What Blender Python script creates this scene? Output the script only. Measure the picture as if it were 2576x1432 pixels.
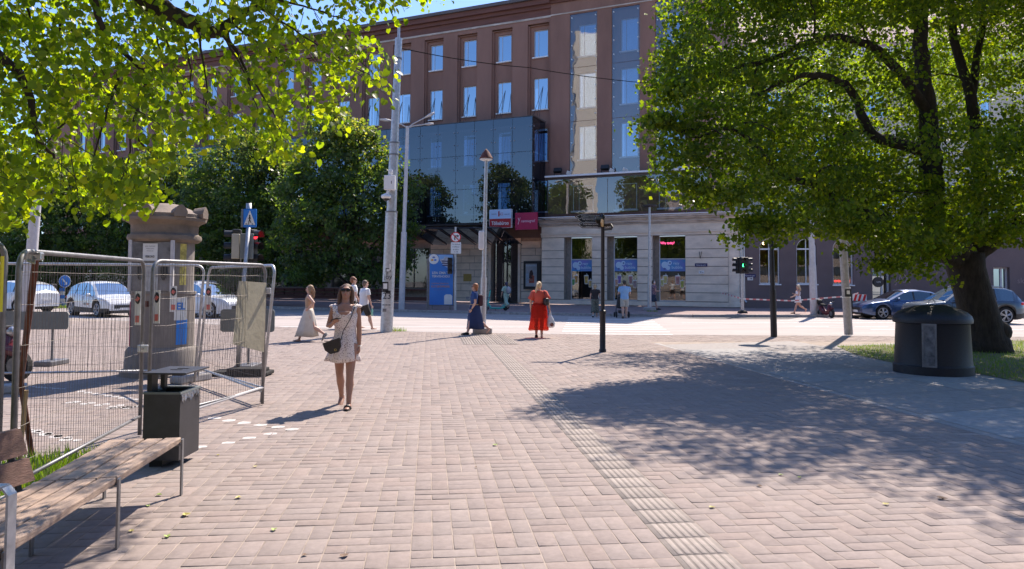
import bpy, bmesh, math, random
import numpy as np
from mathutils import Vector, Matrix
R_ = math.radians
random.seed(7)
rng = np.random.default_rng(7)
scene = bpy.context.scene
for o in list(bpy.data.objects): bpy.data.objects.remove(o)
C = scene.collection

# ------------------------------------------------------------------ camera
W_, H_ = 2576.0, 1432.0          # measuring frame of the photograph
F_ = 1850.0                       # focal length in those pixels
CAMH = 1.7
PITCH, ROLL = R_(2.3), R_(0.35)
HOR = 708.0
CX = W_ / 2
CY = HOR - F_ * math.tan(PITCH)
cam_d = bpy.data.cameras.new('camera'); cam = bpy.data.objects.new('camera', cam_d); C.objects.link(cam)
scene.camera = cam
cam.location = (0, 0, CAMH)
cam.matrix_world = Matrix.Translation((0, 0, CAMH)) @ Matrix.Rotation(R_(90) + PITCH, 4, 'X') @ Matrix.Rotation(ROLL, 4, 'Z')
cam_d.sensor_width = 36; cam_d.lens = F_ / W_ * 36
cam_d.shift_y = (CY - H_ / 2) / W_
cam_d.clip_start = 0.05; cam_d.clip_end = 3000
scene.render.resolution_x = 1024; scene.render.resolution_y = 569
_m = cam.matrix_world.to_3x3()

def ray(px, py):
    return (_m @ Vector(((px - CX) / F_, -(py - CY) / F_, -1))).normalized()
def G(px, py, z=0.0):             # a point of the plane at height z
    d = ray(px, py); t = (z - CAMH) / d.z
    return Vector((d.x * t, d.y * t, z))
def A(px, py, Y):                 # a point at depth Y
    d = ray(px, py); t = Y / d.y
    return Vector((d.x * t, Y, CAMH + d.z * t))

# ------------------------------------------------------------------ light
SUN_EL = R_(50.5); SUN_AZ = math.atan2(0.44, 0.898)      # from +Y towards +X
sdir = Vector((math.sin(SUN_AZ) * math.cos(SUN_EL), math.cos(SUN_AZ) * math.cos(SUN_EL), math.sin(SUN_EL)))
w = bpy.data.worlds.new('World'); scene.world = w; w.use_nodes = True
nt = w.node_tree; nt.nodes.clear()
sky = nt.nodes.new('ShaderNodeTexSky'); sky.sky_type = 'NISHITA'; sky.sun_disc = False
sky.sun_elevation = SUN_EL; sky.sun_rotation = SUN_AZ
sky.air_density = 1.0; sky.dust_density = 0.6; sky.ozone_density = 4.5
bg = nt.nodes.new('ShaderNodeBackground'); bg.inputs[1].default_value = 0.12
wo = nt.nodes.new('ShaderNodeOutputWorld')
tint = nt.nodes.new('ShaderNodeMix'); tint.data_type = 'RGBA'; tint.blend_type = 'MULTIPLY'; tint.inputs[0].default_value = 1; tint.inputs[7].default_value = (0.88, 0.96, 1.14, 1)
nt.links.new(sky.outputs[0], tint.inputs[6]); nt.links.new(tint.outputs[2], bg.inputs[0]); nt.links.new(bg.outputs[0], wo.inputs[0])
sd = bpy.data.lights.new('sun', 'SUN'); sd.energy = 5.0; sd.angle = R_(0.53); sd.color = (1.0, 0.88, 0.76)
so = bpy.data.objects.new('sun', sd); C.objects.link(so)
so.rotation_euler = sdir.to_track_quat('Z', 'Y').to_euler(); so.location = (0, 0, 40)
scene.view_settings.view_transform = 'Standard'; scene.view_settings.look = 'None'
scene.view_settings.gamma = 1; scene.view_settings.exposure = 0.85
scene.render.engine = 'CYCLES'
try:
    scene.cycles.max_bounces = 8; scene.cycles.transparent_max_bounces = 16
    scene.cycles.caustics_reflective = False; scene.cycles.caustics_refractive = False
except Exception: pass

# ------------------------------------------------------------------ materials
MATS = {}
def nmat(name, col, rough=0.7, metal=0.0, var=0.0, scale=5.0, bump=0.0, bscale=None, col2=None, spec=0.5,
         emit=None, estr=0.0, detail=4, coat=0.0, vcol=False, stretch=None, alpha=None):
    if name in MATS: return MATS[name]
    m = bpy.data.materials.new(name); m.use_nodes = True; MATS[name] = m
    t = m.node_tree; b = t.nodes['Principled BSDF']; L = t.links.new
    b.inputs['Base Color'].default_value = (*col, 1); b.inputs['Roughness'].default_value = rough
    b.inputs['Metallic'].default_value = metal; b.inputs['Specular IOR Level'].default_value = spec
    if coat: b.inputs['Coat Weight'].default_value = coat; b.inputs['Coat Roughness'].default_value = 0.06
    tc = t.nodes.new('ShaderNodeTexCoord'); src = tc.outputs['Object']
    if stretch:
        mp = t.nodes.new('ShaderNodeMapping'); mp.inputs['Scale'].default_value = stretch
        L(src, mp.inputs[0]); src = mp.outputs[0]
    last = None
    if vcol:
        a = t.nodes.new('ShaderNodeVertexColor'); a.layer_name = 'Col'; last = a.outputs[0]
    if var or col2:
        n = t.nodes.new('ShaderNodeTexNoise'); n.inputs['Scale'].default_value = scale; n.inputs['Detail'].default_value = detail
        n.inputs['Roughness'].default_value = 0.65
        L(src, n.inputs['Vector'])
        r = t.nodes.new('ShaderNodeValToRGB'); L(n.outputs[0], r.inputs[0])
        r.color_ramp.elements[0].position = 0.32; r.color_ramp.elements[1].position = 0.68
        if vcol:
            r.color_ramp.elements[0].color = (1 - var,) * 3 + (1,); r.color_ramp.elements[1].color = (1 + var,) * 3 + (1,)
            mx = t.nodes.new('ShaderNodeMix'); mx.data_type = 'RGBA'; mx.blend_type = 'MULTIPLY'; mx.inputs[0].default_value = 1
            L(last, mx.inputs[6]); L(r.outputs[0], mx.inputs[7]); last = mx.outputs[2]
        else:
            c2 = col2 or tuple(min(1, c * (1 + var)) for c in col)
            c1 = col if col2 else tuple(c * (1 - var) for c in col)
            r.color_ramp.elements[0].color = (*c1, 1); r.color_ramp.elements[1].color = (*c2, 1)
            last = r.outputs[0]
    if last is not None: L(last, b.inputs['Base Color'])
    if bump:
        n2 = t.nodes.new('ShaderNodeTexNoise'); n2.inputs['Scale'].default_value = bscale or scale * 6; n2.inputs['Detail'].default_value = 5
        L(src, n2.inputs['Vector'])
        bp = t.nodes.new('ShaderNodeBump'); bp.inputs['Strength'].default_value = bump; bp.inputs['Distance'].default_value = 0.02
        L(n2.outputs[0], bp.inputs['Height']); L(bp.outputs[0], b.inputs['Normal'])
    if emit: b.inputs['Emission Color'].default_value = (*emit, 1); b.inputs['Emission Strength'].default_value = estr
    return m

def leafmat(name, hue_shift=1.0, trans=0.55, rough=0.45, tm=(3.5, 3.3, 0.55)):
    m = bpy.data.materials.new(name); m.use_nodes = True; t = m.node_tree; t.nodes.clear(); L = t.links.new
    a = t.nodes.new('ShaderNodeVertexColor'); a.layer_name = 'Col'
    b = t.nodes.new('ShaderNodeBsdfPrincipled'); b.inputs['Roughness'].default_value = rough; b.inputs['Specular IOR Level'].default_value = 0.35
    tr = t.nodes.new('ShaderNodeBsdfTranslucent')
    mx = t.nodes.new('ShaderNodeMix'); mx.data_type = 'RGBA'; mx.blend_type = 'MULTIPLY'; mx.inputs[0].default_value = 1
    mx.inputs[7].default_value = (tm[0] * hue_shift, tm[1], tm[2], 1)
    L(a.outputs[0], mx.inputs[6]); L(a.outputs[0], b.inputs['Base Color']); L(mx.outputs[2], tr.inputs[0])
    ms = t.nodes.new('ShaderNodeMixShader'); ms.inputs[0].default_value = trans
    L(b.outputs[0], ms.inputs[1]); L(tr.outputs[0], ms.inputs[2])
    o = t.nodes.new('ShaderNodeOutputMaterial'); L(ms.outputs[0], o.inputs[0]); MATS[name] = m; return m

def glassmat(name, tint, refl, rough=0.0, tr=0.6, gcol=(1, 1, 1), wav=0.0):
    # a pane: part mirror, part tinted see-through
    m = bpy.data.materials.new(name); m.use_nodes = True; t = m.node_tree; t.nodes.clear(); L = t.links.new
    g = t.nodes.new('ShaderNodeBsdfGlossy'); g.inputs['Roughness'].default_value = rough; g.inputs['Color'].default_value = (*gcol, 1)
    if wav:
        n = t.nodes.new('ShaderNodeTexNoise'); n.inputs['Scale'].default_value = 0.9; n.inputs['Detail'].default_value = 1
        tc = t.nodes.new('ShaderNodeTexCoord'); L(tc.outputs['Object'], n.inputs['Vector'])
        bp = t.nodes.new('ShaderNodeBump'); bp.inputs['Strength'].default_value = wav; bp.inputs['Distance'].default_value = 0.05
        L(n.outputs[0], bp.inputs['Height']); L(bp.outputs[0], g.inputs['Normal'])
    tp = t.nodes.new('ShaderNodeBsdfTransparent'); tp.inputs['Color'].default_value = (*tint, 1)
    lw = t.nodes.new('ShaderNodeLayerWeight'); lw.inputs[0].default_value = 0.35
    mr = t.nodes.new('ShaderNodeMapRange'); mr.inputs[3].default_value = refl; mr.inputs[4].default_value = min(1, refl + 0.5)
    L(lw.outputs['Fresnel'], mr.inputs[0])
    ms = t.nodes.new('ShaderNodeMixShader'); L(mr.outputs[0], ms.inputs[0]); L(tp.outputs[0], ms.inputs[1]); L(g.outputs[0], ms.inputs[2])
    o = t.nodes.new('ShaderNodeOutputMaterial'); L(ms.outputs[0], o.inputs[0]); MATS[name] = m; return m

# ------------------------------------------------------------------ mesh helpers
def tag(o, label=None, cat=None, group=None, kind=None):
    if label: o['label'] = label
    if cat: o['category'] = cat
    if group: o['group'] = group
    if kind: o['kind'] = kind
    return o
def thing(name, label, cat, loc=(0, 0, 0), rz=0.0, group=None):
    o = bpy.data.objects.new(name, None); C.objects.link(o); o.location = loc; o.rotation_euler = (0, 0, rz)
    o.empty_display_size = 0.3
    return tag(o, label, cat, group)
def world_of(o):
    m = Matrix.Translation(o.location) @ o.rotation_euler.to_matrix().to_4x4()
    return world_of(o.parent) @ m if o.parent else m
def copy_tree(o, parent=None):
    c = o.copy(); C.objects.link(c); c.parent = parent
    for ch in list(o.children): copy_tree(ch, c)
    return c

class MB:
    """collects shapes, build() links them as ONE mesh object"""
    def __init__(s): s.v = []; s.f = []; s.m = []; s.c = []; s.cur = 0
    def add(s, vs, fs, mi=None):
        n = len(s.v); s.v += [tuple(p) for p in vs]; s.f += [tuple(i + n for i in f) for f in fs]
        s.m += [s.cur if mi is None else mi] * len(fs); return s
    def hexa(s, p, mi=None):     # 8 points: bottom ring, top ring
        return s.add(p, [(3, 2, 1, 0), (4, 5, 6, 7), (0, 1, 5, 4), (1, 2, 6, 5), (2, 3, 7, 6), (3, 0, 4, 7)], mi)
    def box(s, c, d, rz=0.0, M=None, mi=None):
        x, y, z = d[0] / 2, d[1] / 2, d[2] / 2
        p = [Vector(q) for q in [(-x, -y, -z), (x, -y, -z), (x, y, -z), (-x, y, -z), (-x, -y, z), (x, -y, z), (x, y, z), (-x, y, z)]]
        if M is None: M = Matrix.Rotation(rz, 3, 'Z')
        return s.hexa([M @ q + Vector(c) for q in p], mi)
    def bbox(s, c, d, b=0.01, rz=0.0, M=None, mi=None):   # box with chamfered edges
        if M is None: M = Matrix.Rotation(rz, 3, 'Z')
        bm = bmesh.new(); bmesh.ops.create_cube(bm, size=1)
        bmesh.ops.scale(bm, vec=Vector(d), verts=bm.verts)
        bmesh.ops.bevel(bm, geom=bm.edges[:], offset=b, segments=2, profile=0.5, affect='EDGES')
        bm.verts.ensure_lookup_table(); bm.verts.index_update()
        s.add([M @ v.co + Vector(c) for v in bm.verts], [[v.index for v in f.verts] for f in bm.faces], mi); bm.free(); return s
    def tube(s, pts, rad, n=8, caps=True, mi=None, ry=None):
        pts = [Vector(p) for p in pts]
        if not hasattr(rad, '__len__'): rad = [rad] * len(pts)
        vs = []; up = None
        for i, p in enumerate(pts):
            a = pts[max(0, i - 1)]; b = pts[min(len(pts) - 1, i + 1)]
            t = (b - a).normalized()
            if up is None:
                up = Vector((0, 0, 1)) if abs(t.z) < 0.9 else Vector((0, 1, 0))
            x = t.cross(up).normalized(); y = x.cross(t).normalized(); up = y
            for k in range(n):
                an = 2 * math.pi * k / n
                vs.append(p + x * math.cos(an) * rad[i] + y * math.sin(an) * (rad[i] if ry is None else ry[i]))
        fs = []
        for i in range(len(pts) - 1):
            for k in range(n):
                fs.append((i * n + k, i * n + (k + 1) % n, (i + 1) * n + (k + 1) % n, (i + 1) * n + k))
        if caps:
            fs.append(tuple(range(n - 1, -1, -1))); fs.append(tuple(range((len(pts) - 1) * n, len(pts) * n)))
        return s.add(vs, fs, mi)
    def cyl(s, a, b, r, r2=None, n=12, mi=None): return s.tube([a, b], [r, r if r2 is None else r2], n, True, mi)
    def lathe(s, prof, c=(0, 0, 0), n=24, mi=None, a0=0, caps=True):
        vs = []
        for r, z in prof:
            for k in range(n):
                an = a0 + 2 * math.pi * k / n; vs.append((c[0] + r * math.cos(an), c[1] + r * math.sin(an), c[2] + z))
        fs = []
        for i in range(len(prof) - 1):
            for k in range(n): fs.append((i * n + k, i * n + (k + 1) % n, (i + 1) * n + (k + 1) % n, (i + 1) * n + k))
        if caps:
            fs.append(tuple(range(n - 1, -1, -1))); fs.append(tuple(range((len(prof) - 1) * n, len(prof) * n)))
        return s.add(vs, fs, mi)
    def ell(s, c, r, n=12, m=8, M=None, mi=None):
        prof = [(math.sin(math.pi * i / m), -math.cos(math.pi * i / m)) for i in range(m + 1)]
        prof[0] = (0.02, -1); prof[-1] = (0.02, 1); M = M or Matrix.Identity(3)
        t = MB().lathe(prof, n=n)
        return s.add([M @ Vector((v[0] * r[0], v[1] * r[1], v[2] * r[2])) + Vector(c) for v in t.v], t.f, mi)
    def rings(s, rg, n=20, caps=True, mi=None):   # rg: (cx, cy, z, rx, ry[, power])
        vs = []
        for q in rg:
            for k in range(n):
                an = 2 * math.pi * k / n; c_, s_ = math.cos(an), math.sin(an)
                pw = q[5] if len(q) > 5 else 1.0
                vs.append((q[0] + q[3] * math.copysign(abs(c_) ** pw, c_), q[1] + q[4] * math.copysign(abs(s_) ** pw, s_), q[2]))
        fs = []
        for i in range(len(rg) - 1):
            for k in range(n): fs.append((i * n + k, i * n + (k + 1) % n, (i + 1) * n + (k + 1) % n, (i + 1) * n + k))
        if caps: fs.append(tuple(range(n - 1, -1, -1))); fs.append(tuple(range((len(rg) - 1) * n, len(rg) * n)))
        return s.add(vs, fs, mi)
    def prism(s, poly, O, X, Y, d, mi=None):      # 2D outline in plane (O, X, Y) thickened by vector d
        O, X, Y, d = Vector(O), Vector(X), Vector(Y), Vector(d); n = len(poly)
        a = [O + X * p[0] + Y * p[1] for p in poly]; b = [q + d for q in a]
        fs = [tuple(range(n)), tuple(range(2 * n - 1, n - 1, -1))] + [((i + 1) % n, i, i + n, (i + 1) % n + n) for i in range(n)]
        return s.add(a + b, fs, mi)
    def build(s, name, mats, parent=None, smooth=False, world=True, base=None, auto=None):
        if not isinstance(mats, (list, tuple)): mats = [mats]
        vs = s.v
        org = Vector((0, 0, 0))
        if parent is not None and world:
            inv = world_of(parent).inverted(); vs = [inv @ Vector(p) for p in vs]
        elif parent is None and base is not None:
            org = Vector(base); vs = [Vector(p) - org for p in vs]
        me = bpy.data.meshes.new(name); me.from_pydata([tuple(p) for p in vs], [], s.f)
        for m in mats: me.materials.append(m)
        if len(mats) > 1: me.polygons.foreach_set('material_index', s.m)
        if smooth: me.polygons.foreach_set('use_smooth', [True] * len(me.polygons))
        me.validate(); me.update()
        o = bpy.data.objects.new(name, me); C.objects.link(o)
        if parent is not None: o.parent = parent
        else: o.location = org
        if smooth and auto: 
            try: me.set_sharp_from_angle(angle=R_(auto))
            except Exception: pass
        return o

def fuse(mb, name, mats, parent, voxel=0.014, smooth_it=6, world=True):
    """merge overlapping closed shapes into one continuous skin"""
    o = mb.build(name + '_tmp', mats, parent, False, world)
    md = o.modifiers.new('r', 'REMESH'); md.mode = 'VOXEL'; md.voxel_size = voxel; md.adaptivity = 0
    sm = o.modifiers.new('s', 'SMOOTH'); sm.factor = 0.5; sm.iterations = smooth_it
    dg = bpy.context.evaluated_depsgraph_get()
    me = bpy.data.meshes.new_from_object(o.evaluated_get(dg)); me.name = name
    me.polygons.foreach_set('use_smooth', [True] * len(me.polygons))
    if not len(me.materials): me.materials.append(mats if not isinstance(mats, (list, tuple)) else mats[0])
    old = o.data
    n = bpy.data.objects.new(name, me); C.objects.link(n); n.parent = parent
    bpy.data.objects.remove(o); bpy.data.meshes.remove(old)
    return n

def text(s, size, O, X, Y, mat, parent=None, name='lettering', depth=0.004, align='CENTER', width=None, bold=0.0, world=True, sx=1.0):
    """letters as a thin raised mesh; O is the middle of the line, X/Y the writing and up directions"""
    cu = bpy.data.curves.new('t', 'FONT'); cu.body = s; cu.size = 1; cu.align_x = align; cu.align_y = 'CENTER'
    cu.resolution_u = 3; cu.offset = bold
    ob = bpy.data.objects.new('t', cu); C.objects.link(ob)
    dg = bpy.context.evaluated_depsgraph_get()
    me = bpy.data.meshes.new_from_object(ob.evaluated_get(dg))
    bpy.data.objects.remove(ob); bpy.data.curves.remove(cu)
    if len(me.vertices) == 0: return None
    xs = [v.co.x for v in me.vertices]; wd = max(xs) - min(xs)
    k = size * sx
    if width: k = width / wd
    O, X, Y = Vector(O), Vector(X).normalized(), Vector(Y).normalized(); N = X.cross(Y)
    mb = MB()
    mb.add([O + X * v.co.x * k + Y * v.co.y * size + N * depth for v in me.vertices], [tuple(p.vertices) for p in me.polygons])
    bpy.data.meshes.remove(me)
    return mb.build(name, mat, parent, world=world)

def cmesh(name, v, f, cols, mat, parent=None, smooth=False, base=None):
    """numpy mesh with per-face colours (v (n,3), f (m,k), cols (m,3))"""
    v = np.asarray(v, dtype=np.float64)
    if parent is not None:
        M = np.array(world_of(parent).inverted()); v = v @ M[:3, :3].T + M[:3, 3]
    me = bpy.data.meshes.new(name); k = f.shape[1]; m = len(f)
    me.vertices.add(len(v)); me.vertices.foreach_set('co', v.astype(np.float32).ravel())
    me.loops.add(m * k); me.loops.foreach_set('vertex_index', f.astype(np.int32).ravel())
    me.polygons.add(m); me.polygons.foreach_set('loop_start', (np.arange(m) * k).astype(np.int32))
    try: me.polygons.foreach_set('loop_total', np.full(m, k, dtype=np.int32))
    except Exception: pass
    me.update(calc_edges=True)
    ca = me.color_attributes.new('Col', 'FLOAT_COLOR', 'CORNER')
    cc = np.ones((m, k, 4), dtype=np.float32); cc[:, :, :3] = cols[:, None, :]
    ca.data.foreach_set('color', cc.ravel())
    me.materials.append(mat)
    if smooth: me.polygons.foreach_set('use_smooth', [True] * m)
    me.validate()
    o = bpy.data.objects.new(name, me); C.objects.link(o)
    if parent is not None: o.parent = parent
    return o
# ------------------------------------------------------------------ facade frame (u along, v up, w outwards)
FO = Vector((8.4, 50.0, 0.15)); FR = Vector((0.911, -0.411, 0)).normalized(); FN = Vector((FR.y, -FR.x, 0)); FZ = Vector((0, 0, 1))
def fp(u, v, w=0.0): return FO + FR * u + FZ * v + FN * w
def fh(px, py, w=0.0):            # a facade point from a measured pixel
    d = ray(px, py); o = Vector((0, 0, CAMH)); q = FO + FN * w
    t = (q - o).dot(FN) / d.dot(FN); p = o + d * t - FO
    return p.dot(FR), p.z
# ------------------------------------------------------------------ materials in use
M_ = {}
M_['joint'] = nmat('joint_sand', (0.30, 0.245, 0.205), 0.95, var=0.25, scale=3, bump=0.3)
M_['paver'] = nmat('paver', (0.4, 0.35, 0.33), 0.9, vcol=True, var=0.11, scale=17, detail=6, bump=0.22, bscale=160, spec=0.25)
M_['slab'] = nmat('slab', (0.36, 0.34, 0.33), 0.88, vcol=True, var=0.16, scale=9, detail=6, bump=0.15, bscale=180, spec=0.25)
M_['asphalt'] = nmat('asphalt', (0.36, 0.318, 0.30), 0.9, var=0.15, scale=1.2, bump=0.25, bscale=90, detail=8, stretch=(0.25, 1, 1))
M_['farwalk'] = nmat('far_paving', (0.27, 0.19, 0.175), 0.9, var=0.22, scale=2.0, bump=0.2, bscale=30)
M_['kerb'] = nmat('kerb_stone', (0.34, 0.32, 0.31), 0.85, var=0.25, scale=6, bump=0.2)
M_['paint'] = nmat('road_paint', (0.72, 0.70, 0.68), 0.7, var=0.18, scale=9)
M_['soil'] = nmat('soil', (0.16, 0.13, 0.08), 0.95, col2=(0.10, 0.13, 0.04), scale=3, bump=0.5)
M_['ground'] = nmat('ground', (0.22, 0.2, 0.18), 0.9, var=0.2, scale=0.6)

def sheet(name, poly, z, mat, kind='structure'):
    me = bpy.data.meshes.new(name); me.from_pydata([(p[0], p[1], z) for p in poly], [], [tuple(range(len(poly)))])
    me.materials.append(mat); me.update()
    if me.polygons[0].normal.z < 0: me.flip_normals()
    o = bpy.data.objects.new(name, me); C.objects.link(o); o['kind'] = kind; return o

near = [(-70, 56), (-30, 37.5), (-16.8, 30.5), (-8.5, 26.7), (-3, 24.5), (2.7, 23.8), (12.5, 23.9), (70, 24.5)]
far = [(-70, 74), (-45, 60), (-14.2, 44.6), (-6.4, 41.0), (0.0, 38.5), (5, 37.2), (9, 36.7), (16.5, 37.5), (70, 38.5)]
sheet('ground', [(-600, -300), (600, -300), (600, 900), (-600, 900)], -0.05, M_['ground'])
sheet('road', near + far[::-1], -0.03, M_['asphalt'])
sheet('plaza_bed', [(-70, -40)] + near + [(70, -40)], -0.0010, M_['joint'])

# far pavement: raised slab with a kerb
mb = MB(); back = [(70, 60), (70, 200), (-160, 200), (-160, 120)]
n = len(far)
mb.add([(p[0], p[1], 0.10) for p in far + back], [tuple(range(n + 4))])
o = mb.build('far_pavement', M_['farwalk']); o['kind'] = 'structure'
if o.data.polygons[0].normal.z < 0: o.data.flip_normals()
mb = MB()
for i in range(n - 1):
    a, b = Vector((*far[i], 0)), Vector((*far[i + 1], 0)); t = (b - a).normalized(); nn = Vector((t.y, -t.x, 0))
    k = max(1, int((b - a).length / 1.0))
    for j in range(k):
        p = a + (b - a) * (j / k); q = a + (b - a) * ((j + 0.985) / k)
        mb.hexa([p + nn * 0.15 - Vector((0, 0, .04)), q + nn * 0.15 - Vector((0, 0, .04)), q - Vector((0, 0, .04)), p - Vector((0, 0, .04)),
                 p + nn * 0.15 + Vector((0, 0, .105)), q + nn * 0.15 + Vector((0, 0, .105)), q + Vector((0, 0, .108)), p + Vector((0, 0, .108))])
o = mb.build('far_kerb', M_['kerb']); o['kind'] = 'structure'
mb = MB()
for i in range(len(near) - 1):
    a, b = Vector((*near[i], 0)), Vector((*near[i + 1], 0)); t = (b - a).normalized(); nn = Vector((-t.y, t.x, 0))
    k = max(1, int((b - a).length / 1.0))
    for j in range(k):
        p = a + (b - a) * (j / k); q = a + (b - a) * ((j + 0.985) / k)
        z0, z1 = Vector((0, 0, -.04)), Vector((0, 0, .004))
        mb.hexa([p + z0, q + z0, q + nn * .14 + z0, p + nn * .14 + z0, p + z1, q + z1, q + nn * .14 + z1, p + nn * .14 + z1])
o = mb.build('near_kerb', M_['kerb']); o['kind'] = 'structure'

# ------------------------------------------------------------------ pavers (real stones), grid turned 6.4 degrees
GA = R_(6.4); ux = Vector((math.cos(GA), math.sin(GA), 0)); uy = Vector((-math.sin(GA), math.cos(GA), 0))
def near_y(x):
    for i in range(len(near) - 1):
        if near[i][0] <= x <= near[i + 1][0]:
            f = (x - near[i][0]) / (near[i + 1][0] - near[i][0]); return near[i][1] + f * (near[i + 1][1] - near[i][1])
    return 25
def togrid(p): return p.x * ux.x + p.y * ux.y, p.x * uy.x + p.y * uy.y
def fromgrid(a, b): return ux.x * a + uy.x * b, ux.y * a + uy.y * b
U = 0.135
tA = togrid(G(1694, 1409)); tB = togrid(G(1226, 870)); TS = (tA[0] + tB[0]) / 2     # left edge of the tactile strip
TW = 0.37
eA = togrid(G(1830, 918)); eB = togrid(G(2576, 1118)); ES = (eA[0] + eB[0]) / 2     # start of the slab field
bricks = []                                                                          # a, b, wa, wb, col
pal = np.array([(0.305, 0.268, 0.258), (0.295, 0.264, 0.258), (0.318, 0.284, 0.272), (0.29, 0.26, 0.255), (0.312, 0.265, 0.250), (0.302, 0.276, 0.270)])
def bcol(bright=1.0):
    c = (pal[rng.integers(len(pal))] + pal.mean(0)) * .5 * (1 + rng.normal(0, 0.028)) * bright * np.array((.90, .835, .785)); return c
# left field: straight bands 4 units wide, modules of 2 units
nb = int(18 / (4 * U))
for bi in range(nb):
    a0 = TS - (bi + 1) * 4 * U
    b = 1.5
    while b < 31:
        t = rng.random()
        if t < 0.34:
            off = rng.choice([0, 1])
            for r in range(2):
                if (off + r) % 2: bricks += [(a0, b + r * U, U, U), (a0 + U, b + r * U, 2 * U, U), (a0 + 3 * U, b + r * U, U, U)]
                else: bricks += [(a0, b + r * U, 2 * U, U), (a0 + 2 * U, b + r * U, 2 * U, U)]
        elif t < 0.56: bricks += [(a0 + k * U, b, U, 2 * U) for k in range(4)]
        elif t < 0.74: bricks += [(a0, b, 2 * U, U), (a0, b + U, 2 * U, U), (a0 + 2 * U, b, U, 2 * U), (a0 + 3 * U, b, U, 2 * U)]
        elif t < 0.9: bricks += [(a0 + 2 * U, b, 2 * U, U), (a0 + 2 * U, b + U, 2 * U, U), (a0, b, U, 2 * U), (a0 + U, b, U, 2 * U)]
        else: bricks += [(a0, b, U, 2 * U), (a0 + U, b, 2 * U, U), (a0 + U, b + U, 2 * U, U), (a0 + 3 * U, b, U, 2 * U)]
        b += 2 * U
# right field: herringbone
a0 = TS + TW
na1 = int((ES - a0) / U); na = int((ES + 13 - a0) / U)
for i in range(-1, na + 1):
    for j in range(0, int(27 / U)):
        k = (i - j) % 4
        if k == 0: q = [i, j, i + 2, j + 1]
        elif k == 2: q = [i, j - 1, i + 1, j + 1]
        else: continue
        if q[0] >= na1 - 1 and 1.5 + q[1] * U < 20.3: 
            if q[0] >= na1: continue
        q[0] = max(q[0], 0); q[2] = min(q[2], na1 if 1.5 + q[1] * U < 20.3 else na)
        if q[2] <= q[0]: continue
        bricks.append((a0 + q[0] * U, 1.5 + q[1] * U, (q[2] - q[0]) * U, (q[3] - q[1]) * U))
V = []; Fc = []; Cc = []
cs, sn = math.cos(GA), math.sin(GA)
for (a, b, wa, wb) in bricks:
    cxg, cyg = fromgrid(a + wa / 2, b + wb / 2)
    if cyg > near_y(cxg) - 0.06 or cyg < 2.2: continue
    # only what the lens can nearly see (with a margin)
    if abs(cxg) > cyg * 0.78 + 2.5: continue
    g = 0.0035; h = 0.0022 + rng.normal(0, 0.0006); bv = 0.005; tl = rng.normal(0, 0.0009, 2)
    n0 = len(V)
    for (s, z) in ((g, -0.004), (g + 0.001, h - 0.0018), (g + bv, h)):
        for (p, q, sx, sy) in ((a + s, b + s, -1, -1), (a + wa - s, b + s, 1, -1), (a + wa - s, b + wb - s, 1, 1), (a + s, b + wb - s, -1, 1)):
            x, y = cs * p - sn * q, sn * p + cs * q
            V.append((x, y, z + (tl[0] * sx + tl[1] * sy if z > 0 else 0)))
    for r in range(2):
        for k in range(4): Fc.append((n0 + r * 4 + k, n0 + r * 4 + (k + 1) % 4, n0 + r * 4 + 4 + (k + 1) % 4, n0 + r * 4 + 4 + k))
    Fc.append((n0 + 8, n0 + 9, n0 + 10, n0 + 11))
    c = bcol(); 
    if rng.random() < 0.02 and a > TS: c = c * 1.2
    Cc += [c * 0.96] * 8 + [c]
o = cmesh('paving', V, np.array(Fc), np.array(Cc), M_['paver']); o['kind'] = 'structure'

# tactile guide strip: ribbed tiles in a row
V = []; Fc = []; Cc = []
def gbox(a0, b0, a1, b1, z0, z1, col, bv=0.004):
    n0 = len(V)
    for (s, z) in ((0, z0), (0, z1 - bv), (bv, z1)):
        for (p, q) in ((a0 + s, b0 + s), (a1 - s, b0 + s), (a1 - s, b1 - s), (a0 + s, b1 - s)):
            V.append((cs * p - sn * q, sn * p + cs * q, z))
    for r in range(2):
        for k in range(4): Fc.append((n0 + r * 4 + k, n0 + r * 4 + (k + 1) % 4, n0 + r * 4 + 4 + (k + 1) % 4, n0 + r * 4 + 4 + k))
    Fc.append((n0 + 8, n0 + 9, n0 + 10, n0 + 11)); Cc.extend([col] * 9)
b = 1.5
while b < togrid(Vector((-0.7, 19.6, 0)))[1]:
    c = np.array((0.295, 0.255, 0.228)) * (1 + rng.normal(0, 0.04))
    gbox(TS + 0.003, b + 0.003, TS + TW - 0.003, b + 0.297, -0.008, 0.004, c * .80)
    for k in range(6):
        ca = TS + 0.03 + (k + 0.5) * (TW - 0.06) / 6
        gbox(ca - 0.018, b + 0.012, ca + 0.018, b + 0.288, 0.003, 0.0078, c * 1.06, 0.002)
    b += 0.3
o = cmesh('tactile_strip', V, np.array(Fc), np.array(Cc), M_['paver']); o['kind'] = 'structure'
# blister field where the strip meets the crossing
V = []; Fc = []; Cc = []
for i in range(5):
    for j in range(12):
        c = np.array((0.295, 0.255, 0.228)) * (1 + rng.normal(0, 0.05))
        A0 = TS - 0.6 + i * 0.3; B0 = b + j * 0.3
        gx, gy = fromgrid(A0 + .15, B0 + .15)
        if gy > near_y(gx) - 0.2: continue
        gbox(A0 + 0.003, B0 + 0.003, A0 + 0.297, B0 + 0.297, 0.004, 0.010, c)
        for p in range(4):
            for q in range(4): gbox(A0 + 0.035 + p * 0.07 - .015, B0 + 0.035 + q * 0.07 - .015, A0 + 0.035 + p * 0.07 + .015, B0 + 0.035 + q * .07 + .015, 0.009, 0.015, c, 0.003)
o = cmesh('tactile_field', V, np.array(Fc), np.array(Cc), M_['paver']); o['kind'] = 'structure'

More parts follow.
